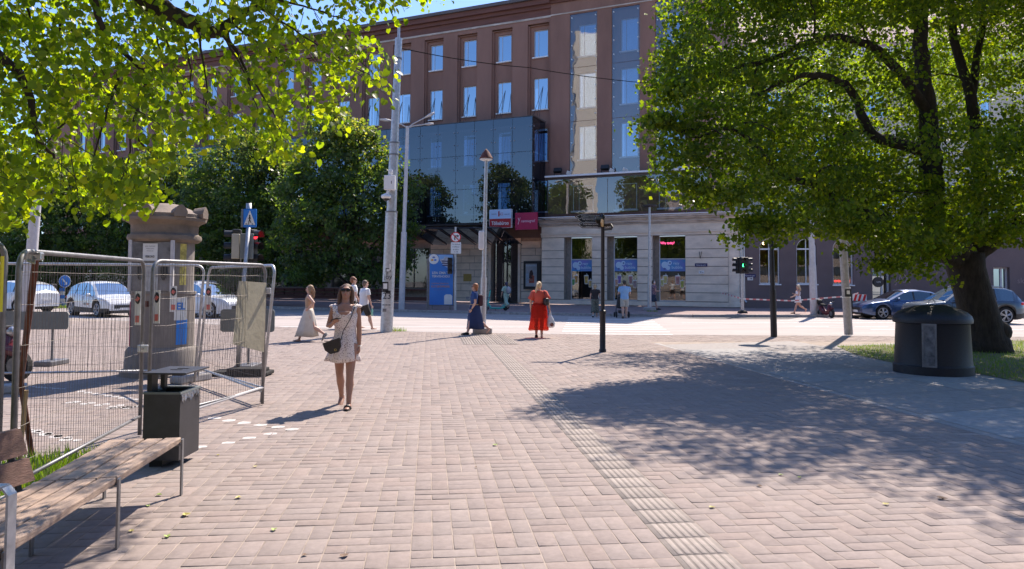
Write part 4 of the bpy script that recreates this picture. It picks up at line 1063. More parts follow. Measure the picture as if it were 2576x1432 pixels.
# lower near rim over the container and unseen top of the crown, for its shade
for q in (((11.5, 14.2, 4.2), (1.5, 1.3, .55)), ((13.5, 14.0, 4.2), (1.7, 1.4, .6)), ((9.6, 15.0, 4.6), (1.5, 1.4, .6)),
          ((9, 19, 9.6), (2.4, 2.4, 1.3)), ((12, 17.5, 10.4), (3, 3, 1.6)), ((6.4, 17.2, 9.0), (1.9, 2.2, 1.1)), ((15, 19, 10), (3, 3, 1.8)), ((12, 21.5, 9), (3, 2.4, 1.8)), ((15.5, 15.5, 8), (2.6, 2.4, 1.6)),
          ((18, 17, 7), (2.6, 2.6, 2)), ((9, 14.8, 8.0), (1.8, 1.6, 1.0)), ((12.5, 14.0, 8.2), (2.0, 1.8, 1.2)), ((8, 22, 7.5), (2, 1.6, 1.4)), ((7.3, 13.9, 8.3), (1.5, 1.5, .7)), ((10.6, 12.6, 7.8), (1.6, 1.3, .7)),
          ((11, 19, 12.2), (3, 3, 1.4)), ((14.5, 20, 12.2), (3, 3, 1.6)), ((17.5, 20.5, 9.5), (3, 2.4, 2)), ((9.0, 12.6, 7.3), (1.2, 1.0, .5)), ((13.5, 12.2, 7.3), (1.6, 1.2, .8)), ((16.5, 12.5, 7.2), (2, 1.6, 1)), ((6.0, 20.5, 7.5), (1.4, 1.4, .8)), ((7.4, 16.2, 10.0), (2.2, 2.0, 1.0)), ((9.6, 13.8, 9.6), (2.4, 2.0, 1.0)), ((12.4, 11.6, 9.0), (2.2, 1.8, 1.0)), ((10.4, 11.2, 8.2), (1.6, 1.2, .6)), ((7.6, 12.6, 8.8), (1.5, 1.3, .6)), ((5.6, 14.6, 8.9), (1.3, 1.4, .6)), ((10, 16.5, 11.4), (2.6, 2.4, 1.2)), ((6.4, 18.6, 10.2), (1.8, 2.0, 1.0)), ((13.8, 14.4, 10.6), (2.6, 2.2, 1.2)), ((15.4, 11.2, 8.6), (2.0, 1.4, 1.0)), ((8.8, 10.9, 8.0), (1.1, .8, .4)), ((7.4, 23.2, 8.4), (2.0, 1.6, .8)), ((10.4, 24.0, 8.6), (2.2, 1.6, 1.0)), ((13.5, 24.5, 8.6), (2.4, 1.8, 1.2)), ((16.5, 24, 8.8), (2.4, 1.8, 1.2)), ((5.6, 21.8, 8.2), (1.3, 1.2, .5)), ((9, 21.5, 10), (2.4, 2, 1.2))):
    blobs.append(q)
TIPS = [(1618, 175, 15, .22, .3, .12), (1600, 215, 15, .2, .3, .10), (1645, 110, 15.2, .25, .3, .14), (1665, 60, 15.3, .25, .3, .12), (1575, 308, 14.8, .22, .2, .06), (1612, 385, 14.8, .2, .3, .08), (1605, 355, 14.8, .15, .2, .05), (1655, 445, 14.8, .25, .3, .10), (1690, 500, 14.8, .25, .3, .10), (1740, 520, 14.8, .2, .3, .10), (1625, 420, 14.8, .2, .2, .07), (1845, 600, 15.2, .2, .3, .08), (1885, 610, 15.2, .22, .3, .09), (1960, 600, 15.2, .25, .3, .10), (2130, 620, 15.6, .3, .4, .10), (1640, 260, 15, .2, .3, .08), (1630, 330, 14.9, .25, .3, .07), (2290, 690, 16.2, .3, .4, .12), (2370, 700, 16.4, .25, .4, .12)]
sub_ = []
for (c, r) in blobs:
    for _k in range(11):
        d = rng.normal(0, 1, 3); d /= np.linalg.norm(d); f = rng.uniform(.45, 1.0); s_ = rng.uniform(.30, .48)
        sub_.append((tuple(np.array(c) + d * f * np.array(r)), tuple(s_ * np.array(r))))
cen = np.concatenate([crown_points(sub_, 7.8, .4), crown_points(blobs, 5, .25)])
hid = [b for b in blobs if b[0][2] > 1.7 + .42 * b[0][1] - .4]
cen = np.concatenate([cen, crown_points(hid, 9, .2)])
tc_ = []
for q in TIPS:
    c = np.array(tp(q[0] + (38 if q[0] < 1800 else 0), q[1], q[2]))
    for _k in range(4): tc_.append(c + rng.normal(0, 1, 3) * np.array(q[3:]) * .5)
cen = np.concatenate([cen, np.array(tc_)])
# inner mass: the lower middle of the crown is closed
inner = []
for q in ((1990, 420, 17.5, 1.6, 1.4, .9), (2100, 480, 18.5, 1.8, 1.2, .8), (2230, 520, 18.6, 1.6, 1.2, .8), (2360, 470, 18.4, 1.3, 1.0, .9), (2480, 540, 18.8, 1.6, 1.0, .8), (2560, 420, 19, 1.6, 1.2, 1.2), (2130, 400, 19.5, 1.6, 1.2, .9), (2000, 330, 19, 1.5, 1.3, .8), (1900, 330, 17.5, 1.2, 1.2, .8), (2070, 560, 17.5, 1.2, 1.0, .4), (2300, 590, 18, 1.5, 1.0, .5), (2200, 420, 20.5, 1.6, 1.2, .8), (1880, 470, 17, 1.0, 1.0, .4)):
    inner.append((tuple(tp(q[0], q[1], q[2])), q[3:]))
cen = np.concatenate([cen, crown_points(inner, 26, .3)])
leaves('crown', cen, 14, (.15, .15, .07), .10, M_['leaf'], big, GREENS, droop=.7, coh=.7)

# --- the near tree, its crown hanging in from the upper left
nr = thing('lime_tree', 'near lime tree whose backlit leafy branches hang into the upper left corner', 'tree', (-5.2, 1.0, 0))
mb = MB()
mb.tube([(-5.2, 1.0, -.1), (-5.15, 1.05, 1.2), (-5.0, 1.2, 2.6), (-4.7, 1.6, 3.8)], [.34, .26, .24, .22], 12)
limb(mb, [(-4.8, 1.5, 3.6), (-4.2, 3.0, 4.35), (-3.1, 4.3, 4.5), tp(340, -30, 4.9), tp(430, 30, 5.0), tp(500, 66, 5.1), tp(560, 78, 5.2), tp(600, 40, 5.3), tp(660, 5, 5.4), tp(760, -60, 5.6)], .105, .018, 9, .008)
limb(mb, [tp(560, 78, 5.2), tp(600, 140, 5.25), tp(640, 240, 5.3)], .022, .006, 5, .006)
limb(mb, [tp(232, -20, 4.6), tp(262, 80, 4.7), tp(310, 130, 4.8), tp(365, 190, 4.8), tp(355, 250, 4.9), tp(335, 330, 4.9), tp(395, 400, 5)], .024, .006, 5, .004)
limb(mb, [tp(300, 190, 4.8), tp(265, 300, 4.8), tp(235, 400, 4.8)], .012, .004, 5, .003)
limb(mb, [(-4.5, 2.2, 4.0), tp(-200, 60, 4.3), tp(-40, 120, 4.4), tp(60, 200, 4.5), tp(90, 330, 4.6), tp(140, 400, 4.7)], .06, .008, 6, .006)
for (x0, y0, x1, y1) in ((370, 20, 410, 200), (400, 60, 455, 250), (460, 60, 480, 260), (500, 80, 520, 300), (560, 90, 660, 300), (580, 60, 760, 200), (650, 20, 860, 160), (700, 0, 900, 60), (150, 60, 130, 200), (60, 0, 110, 190), (620, 180, 720, 360), (180, 280, 60, 420), (330, 330, 300, 460), (820, 130, 940, 200)):
    limb(mb, [tp(x0, y0, 5), tp((x0 + x1) / 2 + 8, (y0 + y1) / 2, 5.1), tp(x1, y1, 5.15)], .010, .003, 5, .005)
mb.build('trunk', M_['bark'], nr, smooth=True)
poly = [(-260, -480), (900, -480), (1130, -260), (1085, -30), (1030, 18), (950, 42), (900, 45), (925, 100), (975, 140), (955, 190), (985, 235), (900, 255), (860, 300), (840, 350), (790, 320), (755, 330), (745, 405), (690, 395), (650, 345), (600, 330), (560, 345), (520, 330), (470, 345), (430, 395), (430, 440), (395, 455), (410, 490), (370, 500), (330, 520), (285, 500), (268, 535), (230, 520), (170, 515), (120, 490), (60, 510), (45, 565), (10, 560), (-260, 600)]
def dens_ok(x, y):
    # sky shows through near the big branch
    g = 0
    for (hx, hy, hr) in ((480, 20, 70), (560, 130, 60), (520, 155, 50), (800, 20, 60), (630, 110, 45), (540, 230, 55), (480, 255, 40), (160, 380, 60), (235, 370, 55), (450, 180, 35), (330, 385, 45), (560, 400, 60), (620, 250, 40)):
        if (x - hx) ** 2 + (y - hy) ** 2 < hr * hr: g += 1
    return rng.random() > (.66 if g else 0.10)
cen = []
while len(cen) < 3000:
    x, y = rng.uniform(-260, 1130), rng.uniform(-480, 600)
    if not inpoly(x, y, poly) or not dens_ok(x, y): continue
    if y > -60 and x > 700 and rng.random() < .30: continue
    Y = rng.uniform(4.5, 6.0) if x > 500 else rng.uniform(4.2, 6.2)
    cen.append(tuple(A(x, y, Y)))
mbt = MB()
for c0 in cen[::5]:
    c0 = Vector(c0); d = Vector((rng.normal(-.12, .10), rng.normal(0, .08), rng.uniform(.10, .26))); mbt.tube([c0 - d * .35, c0 + d * .4 + Vector((rng.normal(0, .012), 0, 0)), c0 + d], [.0014, .0022, .003], 4, False)
mbt.build('twigs', M_['bark'], nr)['kind'] = 'stuff'
# twigs above the frame that dapple the bench
for _ in range(42):
    c0 = np.array((rng.uniform(-1.55, -.4), rng.uniform(6.3, 9.4), rng.uniform(5.5, 6.1)))
    if c0[2] < 1.9 + .385 * c0[1]: continue
    for _k in range(12): cen.append(tuple(c0 + rng.normal(0, .11, 3)))
leaves('crown', np.array(cen), 9, (.06, .09, .05), .043, M_['leaf_near'], nr, [(.070, .115, .015), (.090, .135, .015), (.055, .095, .016), (.12, .155, .018), (.045, .075, .014)], heart=True, droop=1.3, flat=.45)

# --- trees along the far pavement
def far_tree(label, px, pyb, Y, cr, tr, dens=13, name='street_lime_tree', size=.21, cols=FARG, group=None, tips=True):
    b = A(px, pyb, Y); b.z = .1
    t = thing(name, label, 'tree', b, group=group)
    mb = MB(); top = max(c[0][2] for c in cr)
    l = limb(mb, [b, b + Vector((.05, 0, 1.4)), b + Vector((-.05, .1, 3)), b + Vector((.1, 0, top * .8))], tr, tr * .25, 9, .02)
    for (c, r) in cr[::2]: 
        s = l[min(len(l) - 1, 4 + int(rng.integers(0, 5)))]; c = Vector(c); limb(mb, [s, (s + c) / 2 + Vector((0, 0, .3)), c], tr * .35, .03, 6, .04)
    mb.build('trunk', M_['bark'], t, smooth=True)
    sub_ = []
    for (c, r) in cr:
        for _k in range(16):
            d = rng.normal(0, 1, 3); d /= np.linalg.norm(d); f = rng.uniform(.55, 1.0); s_ = rng.uniform(.26, .42)
            sub_.append((tuple(np.array(c) + d * f * np.array(r)), tuple(s_ * np.array(r))))
    cen = np.concatenate([crown_points(sub_, dens * .42, .5), crown_points(cr, dens * .35, .2)])
    zt = top
    def cf(P, cc):
        # pale yellow flower bracts grow on the outer, upper twigs
        m = (rng.random(len(P)) < np.clip((P[:, 2] - 7.5) / 9, .01, .5))
        cc = cc.copy(); cc[m] = np.array((.16, .17, .07)) * rng.uniform(.7, 1.2, (m.sum(), 1)); return cc
    leaves('crown', cen, 12, (.20, .20, .11), size, M_['leaf_far'], t, cols, colf=cf if tips else None)
    return t
def blobs_of(lst): return [(tuple(A(x, y, Y)), r) for x, y, Y, r in lst]
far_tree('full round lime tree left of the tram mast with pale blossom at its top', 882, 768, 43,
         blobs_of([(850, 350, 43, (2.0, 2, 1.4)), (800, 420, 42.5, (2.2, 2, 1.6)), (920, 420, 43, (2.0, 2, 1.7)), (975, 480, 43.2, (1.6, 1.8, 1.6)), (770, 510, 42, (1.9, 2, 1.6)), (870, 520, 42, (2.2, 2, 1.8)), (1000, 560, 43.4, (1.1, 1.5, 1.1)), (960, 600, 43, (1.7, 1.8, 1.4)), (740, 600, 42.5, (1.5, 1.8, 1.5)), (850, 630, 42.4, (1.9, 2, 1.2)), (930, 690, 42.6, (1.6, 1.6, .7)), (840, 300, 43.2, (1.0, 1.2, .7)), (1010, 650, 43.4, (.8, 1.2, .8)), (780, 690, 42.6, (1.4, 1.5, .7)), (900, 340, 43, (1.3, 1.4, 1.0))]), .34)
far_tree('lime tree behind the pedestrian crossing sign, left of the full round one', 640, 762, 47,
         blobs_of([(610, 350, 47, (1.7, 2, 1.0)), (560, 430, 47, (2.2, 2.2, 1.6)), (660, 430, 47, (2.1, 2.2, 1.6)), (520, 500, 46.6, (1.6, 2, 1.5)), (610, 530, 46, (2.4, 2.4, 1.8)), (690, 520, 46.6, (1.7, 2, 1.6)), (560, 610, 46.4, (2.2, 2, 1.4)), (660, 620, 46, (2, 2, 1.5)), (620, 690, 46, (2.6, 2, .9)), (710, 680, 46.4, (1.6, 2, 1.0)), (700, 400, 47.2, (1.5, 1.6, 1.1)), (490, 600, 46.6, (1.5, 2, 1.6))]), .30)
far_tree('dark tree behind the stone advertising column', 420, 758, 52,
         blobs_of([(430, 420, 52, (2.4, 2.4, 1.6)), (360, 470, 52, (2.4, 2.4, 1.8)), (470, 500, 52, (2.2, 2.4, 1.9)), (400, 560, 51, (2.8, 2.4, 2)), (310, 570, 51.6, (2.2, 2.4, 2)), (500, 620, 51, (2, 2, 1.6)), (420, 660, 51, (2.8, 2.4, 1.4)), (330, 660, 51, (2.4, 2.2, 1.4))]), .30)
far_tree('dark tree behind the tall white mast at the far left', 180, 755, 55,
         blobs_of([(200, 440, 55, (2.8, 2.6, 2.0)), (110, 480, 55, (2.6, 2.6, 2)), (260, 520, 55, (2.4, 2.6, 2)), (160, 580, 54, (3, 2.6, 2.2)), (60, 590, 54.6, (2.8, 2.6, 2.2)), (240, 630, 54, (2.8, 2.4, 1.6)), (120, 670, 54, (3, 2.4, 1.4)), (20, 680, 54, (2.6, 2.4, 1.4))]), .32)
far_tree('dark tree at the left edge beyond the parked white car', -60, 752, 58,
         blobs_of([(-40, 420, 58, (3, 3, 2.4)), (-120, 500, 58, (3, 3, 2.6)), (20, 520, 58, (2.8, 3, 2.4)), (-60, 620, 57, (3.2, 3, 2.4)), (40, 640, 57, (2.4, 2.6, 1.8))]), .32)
# clipped hedge shrubs in front of the shop ledge
for i, (x0, x1, Y) in enumerate(((-10, 120, 55), (130, 300, 52), (310, 470, 50), (480, 660, 48))):
    c = A((x0 + x1) / 2, 742, Y); r = (x1 - x0) / 2 / F_ * Y
    h = thing('hedge', ['dark hedge at the far left edge under the trees', 'dark hedge behind the keep-right sign', 'dark hedge behind the stone advertising column', 'dark hedge behind the white car at the column'][i], 'hedge', (c.x, c.y, .1), group='dark hedges under the far trees')
    cen = crown_points([((c.x + k * r * .5, c.y, 1.2), (r * .4, .8, 1.0)) for k in (-1.4, -.7, 0, .7, 1.4)], 12, .2)
    leaves('foliage', cen, 14, (.2, .2, .2), .14, M_['leaf'], h, [(.025, .04, .016), (.03, .05, .018)])

# --- park trees and a pale block behind the camera: seen only as reflections in the glass
for i, (x, y, s) in enumerate(((-14, -16, 1.25), (-5, -22, 1.5), (6, -16, 1.2), (16, -22, 1.45), (27, -16, 1.25), (-26, -14, 1.4), (38, -22, 1.5), (-38, -10, 1.5), (-50, -4, 1.5), (11, -30, 1.6), (-20, -28, 1.6), (52, -18, 1.5))):
    t = thing('park_tree', 'park tree behind the viewer, mirrored in the glass screen', 'tree', (x, y, 0), group='park trees behind the viewer')
    mb = MB(); limb(mb, [(x, y, 0), (x, y, 3), (x + .3, y, 7)], .3, .12, 8); mb.build('trunk', M_['bark'], t)
    bl = [((x + rng.normal(0, 1.8), y + rng.normal(0, 1.5), z * s), (2.6 * s, 2.4 * s, 2 * s)) for z in (4, 5, 6.5, 7, 8, 9.5, 11)]
    leaves('crown', crown_points(bl, 5, .4), 10, (.4, .4, .3), .42, M_['leaf'], t, GREENS)

blk = thing('office_block', 'banded office block behind the viewer, mirrored in the facade glass', 'building', (0, -60, 0))
mb = MB(); mb.box((0, -66, 12), (150, 12, 24)); mb.build('wall', nmat('block_wall', (.42, .36, .32), .9, var=.1, scale=.4), blk)
mb = MB()
for k in range(6): mb.box((0, -59.94, 4.2 + 3.6 * k), (148, .1, 1.7))
mb.build('window_bands', nmat('band_glass', (.06, .08, .10), .15, var=.3, scale=1), blk)

tw = thing('tower_block', 'tall pale tower behind the viewer, mirrored in the glass strips', 'building', (-63, -22, 0))
mb = MB(); M = Matrix.Rotation(.75, 3, 'Z'); mb.box((-63, -22, 26), (9, 5, 52), M=M); mb.build('wall', nmat('tower_wall', (.75, .70, .62), .8, var=.05), tw)
mb = MB()
for k in range(14): mb.box(Vector((-63, -22, 5 + 3.4 * k)) + M @ Vector((1.8, 2.55, 0)), (3.4, .1, 1.7), M=M)
mb.build('window_bands', MATS['band_glass'], tw)
# ------------------------------------------------------------------ street furniture
M_['conc'] = nmat('pole_concrete', (.36, .34, .33), .85, var=.18, scale=8, bump=.25)
M_['galv'] = nmat('galvanised', (.46, .47, .49), .42, metal=.55, var=.18, scale=12)
M_['galv2'] = nmat('galvanised_dull', (.20, .20, .21), .5, metal=.6, var=.22, scale=9)
M_['mastw'] = nmat('mast_pale', (.52, .51, .52), .6, var=.10, scale=5)
M_['tl_black'] = nmat('signal_black', (.022, .022, .024), .5, var=.3)
M_['rust'] = nmat('rusty_steel', (.12, .035, .022), .8, var=.4, scale=12)
M_['blue'] = nmat('traffic_blue', (.015, .19, .62), .45, var=.05)
M_['red'] = nmat('traffic_red', (.55, .015, .02), .45, var=.05)
M_['rubber'] = nmat('rubber', (.018, .017, .017), .9, var=.4, scale=9, bump=.3)
M_['greygreen'] = nmat('board_back', (.16, .18, .18), .6, var=.12)
M_['binpaint'] = nmat('bin_paint', (.055, .055, .062), .42, metal=.35, var=.2)
M_['plast'] = nmat('dark_plastic', (.009, .009, .014), .5, var=.35, scale=40, bump=.15, bscale=120)
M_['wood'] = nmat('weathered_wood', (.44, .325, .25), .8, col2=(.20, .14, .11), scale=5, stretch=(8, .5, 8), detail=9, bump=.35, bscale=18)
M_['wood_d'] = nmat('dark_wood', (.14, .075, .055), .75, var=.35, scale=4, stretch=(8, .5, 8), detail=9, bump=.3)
M_['kiosk'] = nmat('kiosk_stone', (.29, .225, .175), .9, col2=(.14, .115, .095), scale=2.2, detail=9, bump=.45, bscale=22)
M_['kioskg'] = nmat('kiosk_grey', (.27, .24, .215), .85, col2=(.17, .15, .14), scale=3, detail=9, bump=.2, stretch=(3, 3, .7))
M_['paper'] = nmat('paper_white', (.72, .72, .70), .7, var=.06, scale=4)
M_['yellow'] = nmat('yellow_orange', (.72, .33, .015), .55, var=.08)
M_['teal'] = nmat('teal_paint', (.05, .48, .40), .4, var=.05)
XX, ZZ = Vector((1, 0, 0)), Vector((0, 0, 1))
def lean_pole(name, label, cat, bpx, bpy, Y, tpx, tpy, segs, mat, n=14, z0=0.0):
    b = A(bpx, bpy, Y); b.z = z0; t = A(tpx, tpy, Y)
    th = thing(name, label, cat, b); d = t - b
    mb = MB()
    for (f0, f1, r0, r1) in segs: mb.tube([b + d * f0, b + d * (f0 + f1) / 2, b + d * f1], [r0, (r0 + r1) / 2, r1], n)
    mb.build('pole', mat, th, smooth=True, auto=40); return th, b, d

# tram mast in the middle
th, b, d = lean_pole('tram_mast', 'thick grey tapered tram mast left of centre with stickers and a white box', 'mast', 972, 835, 24.4, 1003, 97,
                     [(0, .405, .205, .195), (.405, .63, .165, .155), (.63, .645, .17, .17), (.645, 1, .135, .12)], M_['galv'], 20)
mb = MB(); mb.tube([b + d, b + d + Vector((0, 0, .42))], .045, 8); mb.build('top_pipe', M_['galv'], th)
q = A(982, 461, 24.2); mb = MB(); mb.bbox(q + Vector((.0, -.12, 0)), (.36, .18, .48), .02); bx_ = mb.build('control_box', M_['white'], th)
mb = MB(); mb.box(q + Vector((.07, -.215, 0)), (.02, .01, .09)); mb.build('box_label', M_['black'], bx_)
q = A(975, 497, 24.2); mb = MB(); mb.lathe([(.05, .12), (.16, .05), (.17, 0), (.12, -.05)], q + Vector((-.03, -.1, 0)), 14); cm = mb.build('camera_dome', M_['white'], th, smooth=True)
mb = MB(); mb.lathe([(.02, -.13), (.10, -.09), (.12, -.05)], q + Vector((-.03, -.1, 0)), 12); mb.build('dome_glass', M_['black'], cm, smooth=True)
mb = MB(); mb.tube([q + Vector((-.03, -.1, .1)), q + Vector((0, 0, .22)), q + Vector((.12, .1, .22))], .03, 6); mb.build('bracket', M_['white'], cm)
q = A(984, 434, 24.2); mb = MB(); mb.ell(q + Vector((0, -.12, 0)), (.08, .04, .11)); mb.build('antenna', M_['white'], th, smooth=True)
mb = MB()
for f, r in ((.405, .21), (.64, .18), (.93, .14), (.60, .172)):
    c = b + d * f; mb.cyl(c - Vector((0, 0, .025)), c + Vector((0, 0, .025)), r, n=18)
mb.build('clamps', M_['galv2'], th)
st = [(976, 745, '23', .30, 'black'), (975, 765, '---', .3, 'black'), (979, 697, 'joy', .22, 'logo_d'), (977, 690, 'F', .16, 'black')]
for x, y, s, sz, mk in st:
    c = A(x, y, 24.4) + Vector((0, -.215, 0)); text(s, sz, c, XX, ZZ, nmat('ink', (.03, .03, .04), .7), th, 'graffiti')
for (x, y, w_, h_, mk) in ((979, 680, .16, .12, 'black'), (979, 680.5, .11, .08, 'paper'), (972, 722, .20, .34, 'black'), (972, 720, .13, .18, 'paper'), (979, 735, .16, .10, 'black'), (984, 672, .05, .2, 'paper'), (970, 780, .12, .1, 'galv2')):
    c = A(x, y, 24.4) + Vector((0, -.208 - .003 * (w_ < .15), 0)); mb = MB(); mb.box(c, (w_, .012, h_)); mb.build('sticker', M_[mk], th)
# overhead wires
def wire(name, pts, r, label):
    th = MB(); P = [Vector(p) for p in pts]; out = []
    for i in range(len(P) - 1):
        for k in range(10):
            t = k / 10; L_ = (P[i + 1] - P[i]).length; out.append(P[i].lerp(P[i + 1], t) - Vector((0, 0, 4 * t * (1 - t) * L_ * .012)))
    out.append(P[-1]); th.tube(out, r, 5); o = th.build(name, nmat('wire_black', (.012, .011, .011), .95, spec=0.0, var=.1)); tag(o, label, 'cable'); return o
wire('span_wire', [A(1010, 122, 24.4), A(1328, 170, 30), A(1680, 213, 33), A(2200, 262, 28)], .016, 'thin black span wire running right from the top of the tram mast')
wire('span_wire', [A(1001, 140, 24.4), A(870, 160, 24), A(600, 130, 22), A(200, 100, 20)], .008, 'thin black span wire running left from the tram mast into the leaves')
wire('span_wire', [A(993, 360, 24.4), A(700, 372, 26), A(100, 400, 28)], .009, 'lower thin wire running left from the tram mast past the tree')

# double street lamp behind
th, b, d = lean_pole('street_lamp', 'tall pale street lamp with three heads right behind the tram mast', 'lamp', 1010, 777, 41, 1025, 318,
                     [(0, .42, .17, .16), (.42, 1, .115, .09)], M_['mastw'], 14, .1)
t_ = b + d
def head(c, dx, dz=0.0, s=1.0):
    mb = MB(); M = Matrix.Rotation(-math.atan2(dz, dx) if dx else 0, 3, 'Y')
    mb.tube([c, c + Vector((dx * .5, 0, dz * .5)), c + Vector((dx, 0, dz))], [.06, .17 * s, .10], 8, ry=[.04, .09, .05]); return mb
for (x, y, dx, dz) in ((985, 304, -.65, .06), (1069, 296, .55, .28), (1068, 313, .5, .03)):
    c = A(x, y, 41); mb = MB(); mb.tube([t_ - Vector((0, 0, .1)), t_ + (c - t_) * .3 + Vector((0, 0, -.02)), c], .035, 6); a_ = mb.build('arm', M_['galv'], th)
    head(c, dx, dz).build('lamp_head', M_['mastw'], a_, smooth=True)
# park lamps
def park_lamp(label, bx_, by_, Y, tx, ty, r, mat, capr, foot=True, z0=0, hood='cone'):
    b = A(bx_, by_, Y); b.z = z0; t = A(tx, ty, Y); th = thing('park_lamp', label, 'lamp', b)
    d = t - b; mb = MB(); mb.tube([b, b + d * .32], [r * 1.35, r * 1.3], 12); mb.tube([b + d * .32, b + d], [r, r * .7], 12); mb.build('pole', mat, th, smooth=True, auto=40)
    if hood == 'cone':
        mb = MB(); mb.lathe([(capr, -.02), (capr * .95, .0), (capr * .45, .20), (.05, .26), (.02, .30)], t, 20); mb.build('lamp_hood', M_['rust'] if capr < .35 else M_['black'], th, smooth=True)
        mb = MB(); mb.lathe([(.08, -.10), (capr * .88, -.06), (capr * .9, -.02)], t, 16); mb.build('diffuser', M_['frame_w'], th, smooth=True)
    else:
        mb = MB(); mb.lathe([(.05, -.06), (capr, .0), (capr, .05), (.06, .10)], t, 20); mb.build('lamp_disc', M_['frame_d'], th, smooth=True)
    if foot:
        mb = MB(); mb.bbox(b + Vector((0, 0, .09)), (.62, .62, .2), .03); mb.build('foot', M_['conc'], th)
    return th, b, d
th, b, d = park_lamp('slim silver park lamp with a small cone hood behind the woman in blue', 1214, 838, 24.0, 1223, 398, .075, M_['galv'], .23)
c = A(1211, 605, 23.9); mb = MB(); mb.bbox(c + Vector((0, -.05, 0)), (.18, .16, .62), .05); mb.build('sign_box', M_['frame_w'], th)
c = A(1209, 802 * .92 + 8, 23.9); mb = MB(); mb.box(c + Vector((0, -.09, -.1)), (.08, .02, .1)); mb.build('sticker', M_['yellow'], th)
park_lamp('thin silver lamp with a flat disc top in front of the shop windows', 1634, 781, 41.7, 1634, 519, .085, M_['galv'], .40, True, .1, 'disc')
park_lamp('thin dark lamp post whose top is hidden in the big tree', 1947, 848, 23.3, 1938, 480, .075, M_['plast'], .42, False)

# finger post
b = G(1516, 886); th = thing('finger_post', 'dark finger post with tourist direction arrows in front of the shops', 'sign', b)
Yf = b.y; s_ = Yf / F_
mb = MB(); mb.lathe([(.088, 0), (.088, .06), (.072, .08), (.070, .92), (.084, .94), (.084, 1.0), (.048, 1.02), (.044, 3.25), (.058, 3.27), (.042, 3.33), (.015, 3.36)], b, 18); mb.build('pole', M_['plast'], th, smooth=True, auto=40)
def blade(tx, ty, ex, ey, h, txt, yoff, mat=None, pt=.12, sub=None):
    a = A(tx, ty, Yf + yoff); e = A(ex, ey, Yf + yoff); X = (e - a).normalized(); L_ = (e - a).length; Y_ = Vector((0, 0, 1))
    mb = MB(); mb.prism([(0, 0), (pt, -h / 2), (L_, -h / 2), (L_, h / 2), (pt, h / 2)], a, X, Y_, X.cross(Y_) * -.025); o = mb.build('arrow_sign', mat or M_['black'], th)
    mb = MB(); N = X.cross(Y_) 
    for (p, q) in (((.03, 0), (pt + .01, -h / 2 + .02)), ((pt + .01, -h / 2 + .02), (L_ - .02, -h / 2 + .02)), ((L_ - .02, h / 2 - .02), (pt + .01, h / 2 - .02)), ((pt + .01, h / 2 - .02), (.03, 0))):
        mb.tube([a + X * p[0] + Y_ * p[1] + N * .003, a + X * q[0] + Y_ * q[1] + N * .003], .004, 4)
    mb.build('sign_border', M_['paper'], o)
    if txt:
        text(txt, h * .34, a + X * (L_ * .55) + Y_ * (h * .14) + N * .004, X, Y_, M_['paper'], o, width=L_ * .62)
        text(sub or txt, h * .26, a + X * (L_ * .6) - Y_ * (h * .24) + N * .004, X, Y_, M_['paper'], o, width=L_ * .5)
blade(1446, 545, 1512, 549, .15, 'Tallinna Vanalinn', .10, sub='Tallinn Old Town')
blade(1450, 553, 1513, 556, .145, 'Eesti Rahvusraamatukogu', .0, sub='National Library')
blade(1452.6, 566, 1513, 567, .155, 'Rotermanni kvartal', -.06, sub='Rotermann Quarter')
mb = MB()
def board(c, ang, L_, h, mat, nm='arrow_sign'):
    X = Vector((math.cos(ang), math.sin(ang), 0)); mb = MB(); mb.prism([(0, -h / 2), (L_ - .08, -h / 2), (L_, 0), (L_ - .08, h / 2), (0, h / 2)], c, X, ZZ, X.cross(ZZ) * -.025); return mb.build(nm, mat, th), X
o, X = board(A(1516, 556, Yf), R_(-122), .45, .17, M_['black']); text('i', .1, A(1516, 556, Yf) + X * .2 + Vector((-.03, -.01, 0)), -X, ZZ, M_['paper'], o)
o, X = board(A(1517, 563, Yf), R_(-105), .42, .17, nmat('sign_ochre', (.40, .26, .12), .5, var=.1))
o, X = board(A(1516, 573, Yf), R_(-60), .40, .16, M_['black']); text('Sadam', .07, A(1516, 573, Yf) + X * .2 + Vector((.0, -.02, 0)), X, ZZ, M_['paper'], o, width=.24)

# advertising totem
u0_, u1_ = A(1080, 767, 41), A(1139, 767, 41); z1_ = A(1110, 641, 41).z
th = thing('ad_totem', 'tall bright blue advertising panel on the far pavement behind the no-turn sign', 'sign', ((u0_.x + u1_.x) / 2, 41, .1))
mb = MB(); mb.bbox(((u0_.x + u1_.x) / 2, 41.1, (u0_.z + z1_) / 2), (u1_.x - u0_.x + .12, .18, z1_ - u0_.z + .08), .02); mb.box((u0_.x + .15, 41.1, .25), (.1, .12, .4)); mb.box((u1_.x - .15, 41.1, .25), (.1, .12, .4)); mb.box((u0_.x - .12, 41.15, 1.5), (.08, .16, 2.9)); mb.build('frame', M_['galv2'], th)
def pane(nm, x0, z0, x1, z1, y, mat, par): mb = MB(); mb.add([(x0, y, z0), (x1, y, z0), (x1, y, z1), (x0, y, z1)], [(0, 1, 2, 3)]); return mb.build(nm, mat, par)
W = u1_.x - u0_.x; Hh = z1_ - u0_.z; x0, zb = u0_.x, u0_.z
po = pane('poster', x0, zb, x0 + W, z1_, 41.0, nmat('poster_blue', (.012, .15, .50), .4, col2=(.02, .20, .58), scale=.8, detail=1), th)
def px_(u, v): return Vector((x0 + W * u, 41.0, zb + Hh * v))
def ppoly(nm, pts, dy, mat):
    mb = MB(); mb.add([px_(*p) + Vector((0, -dy, 0)) for p in pts], [tuple(range(len(pts)))]); return mb.build(nm, mat, po)
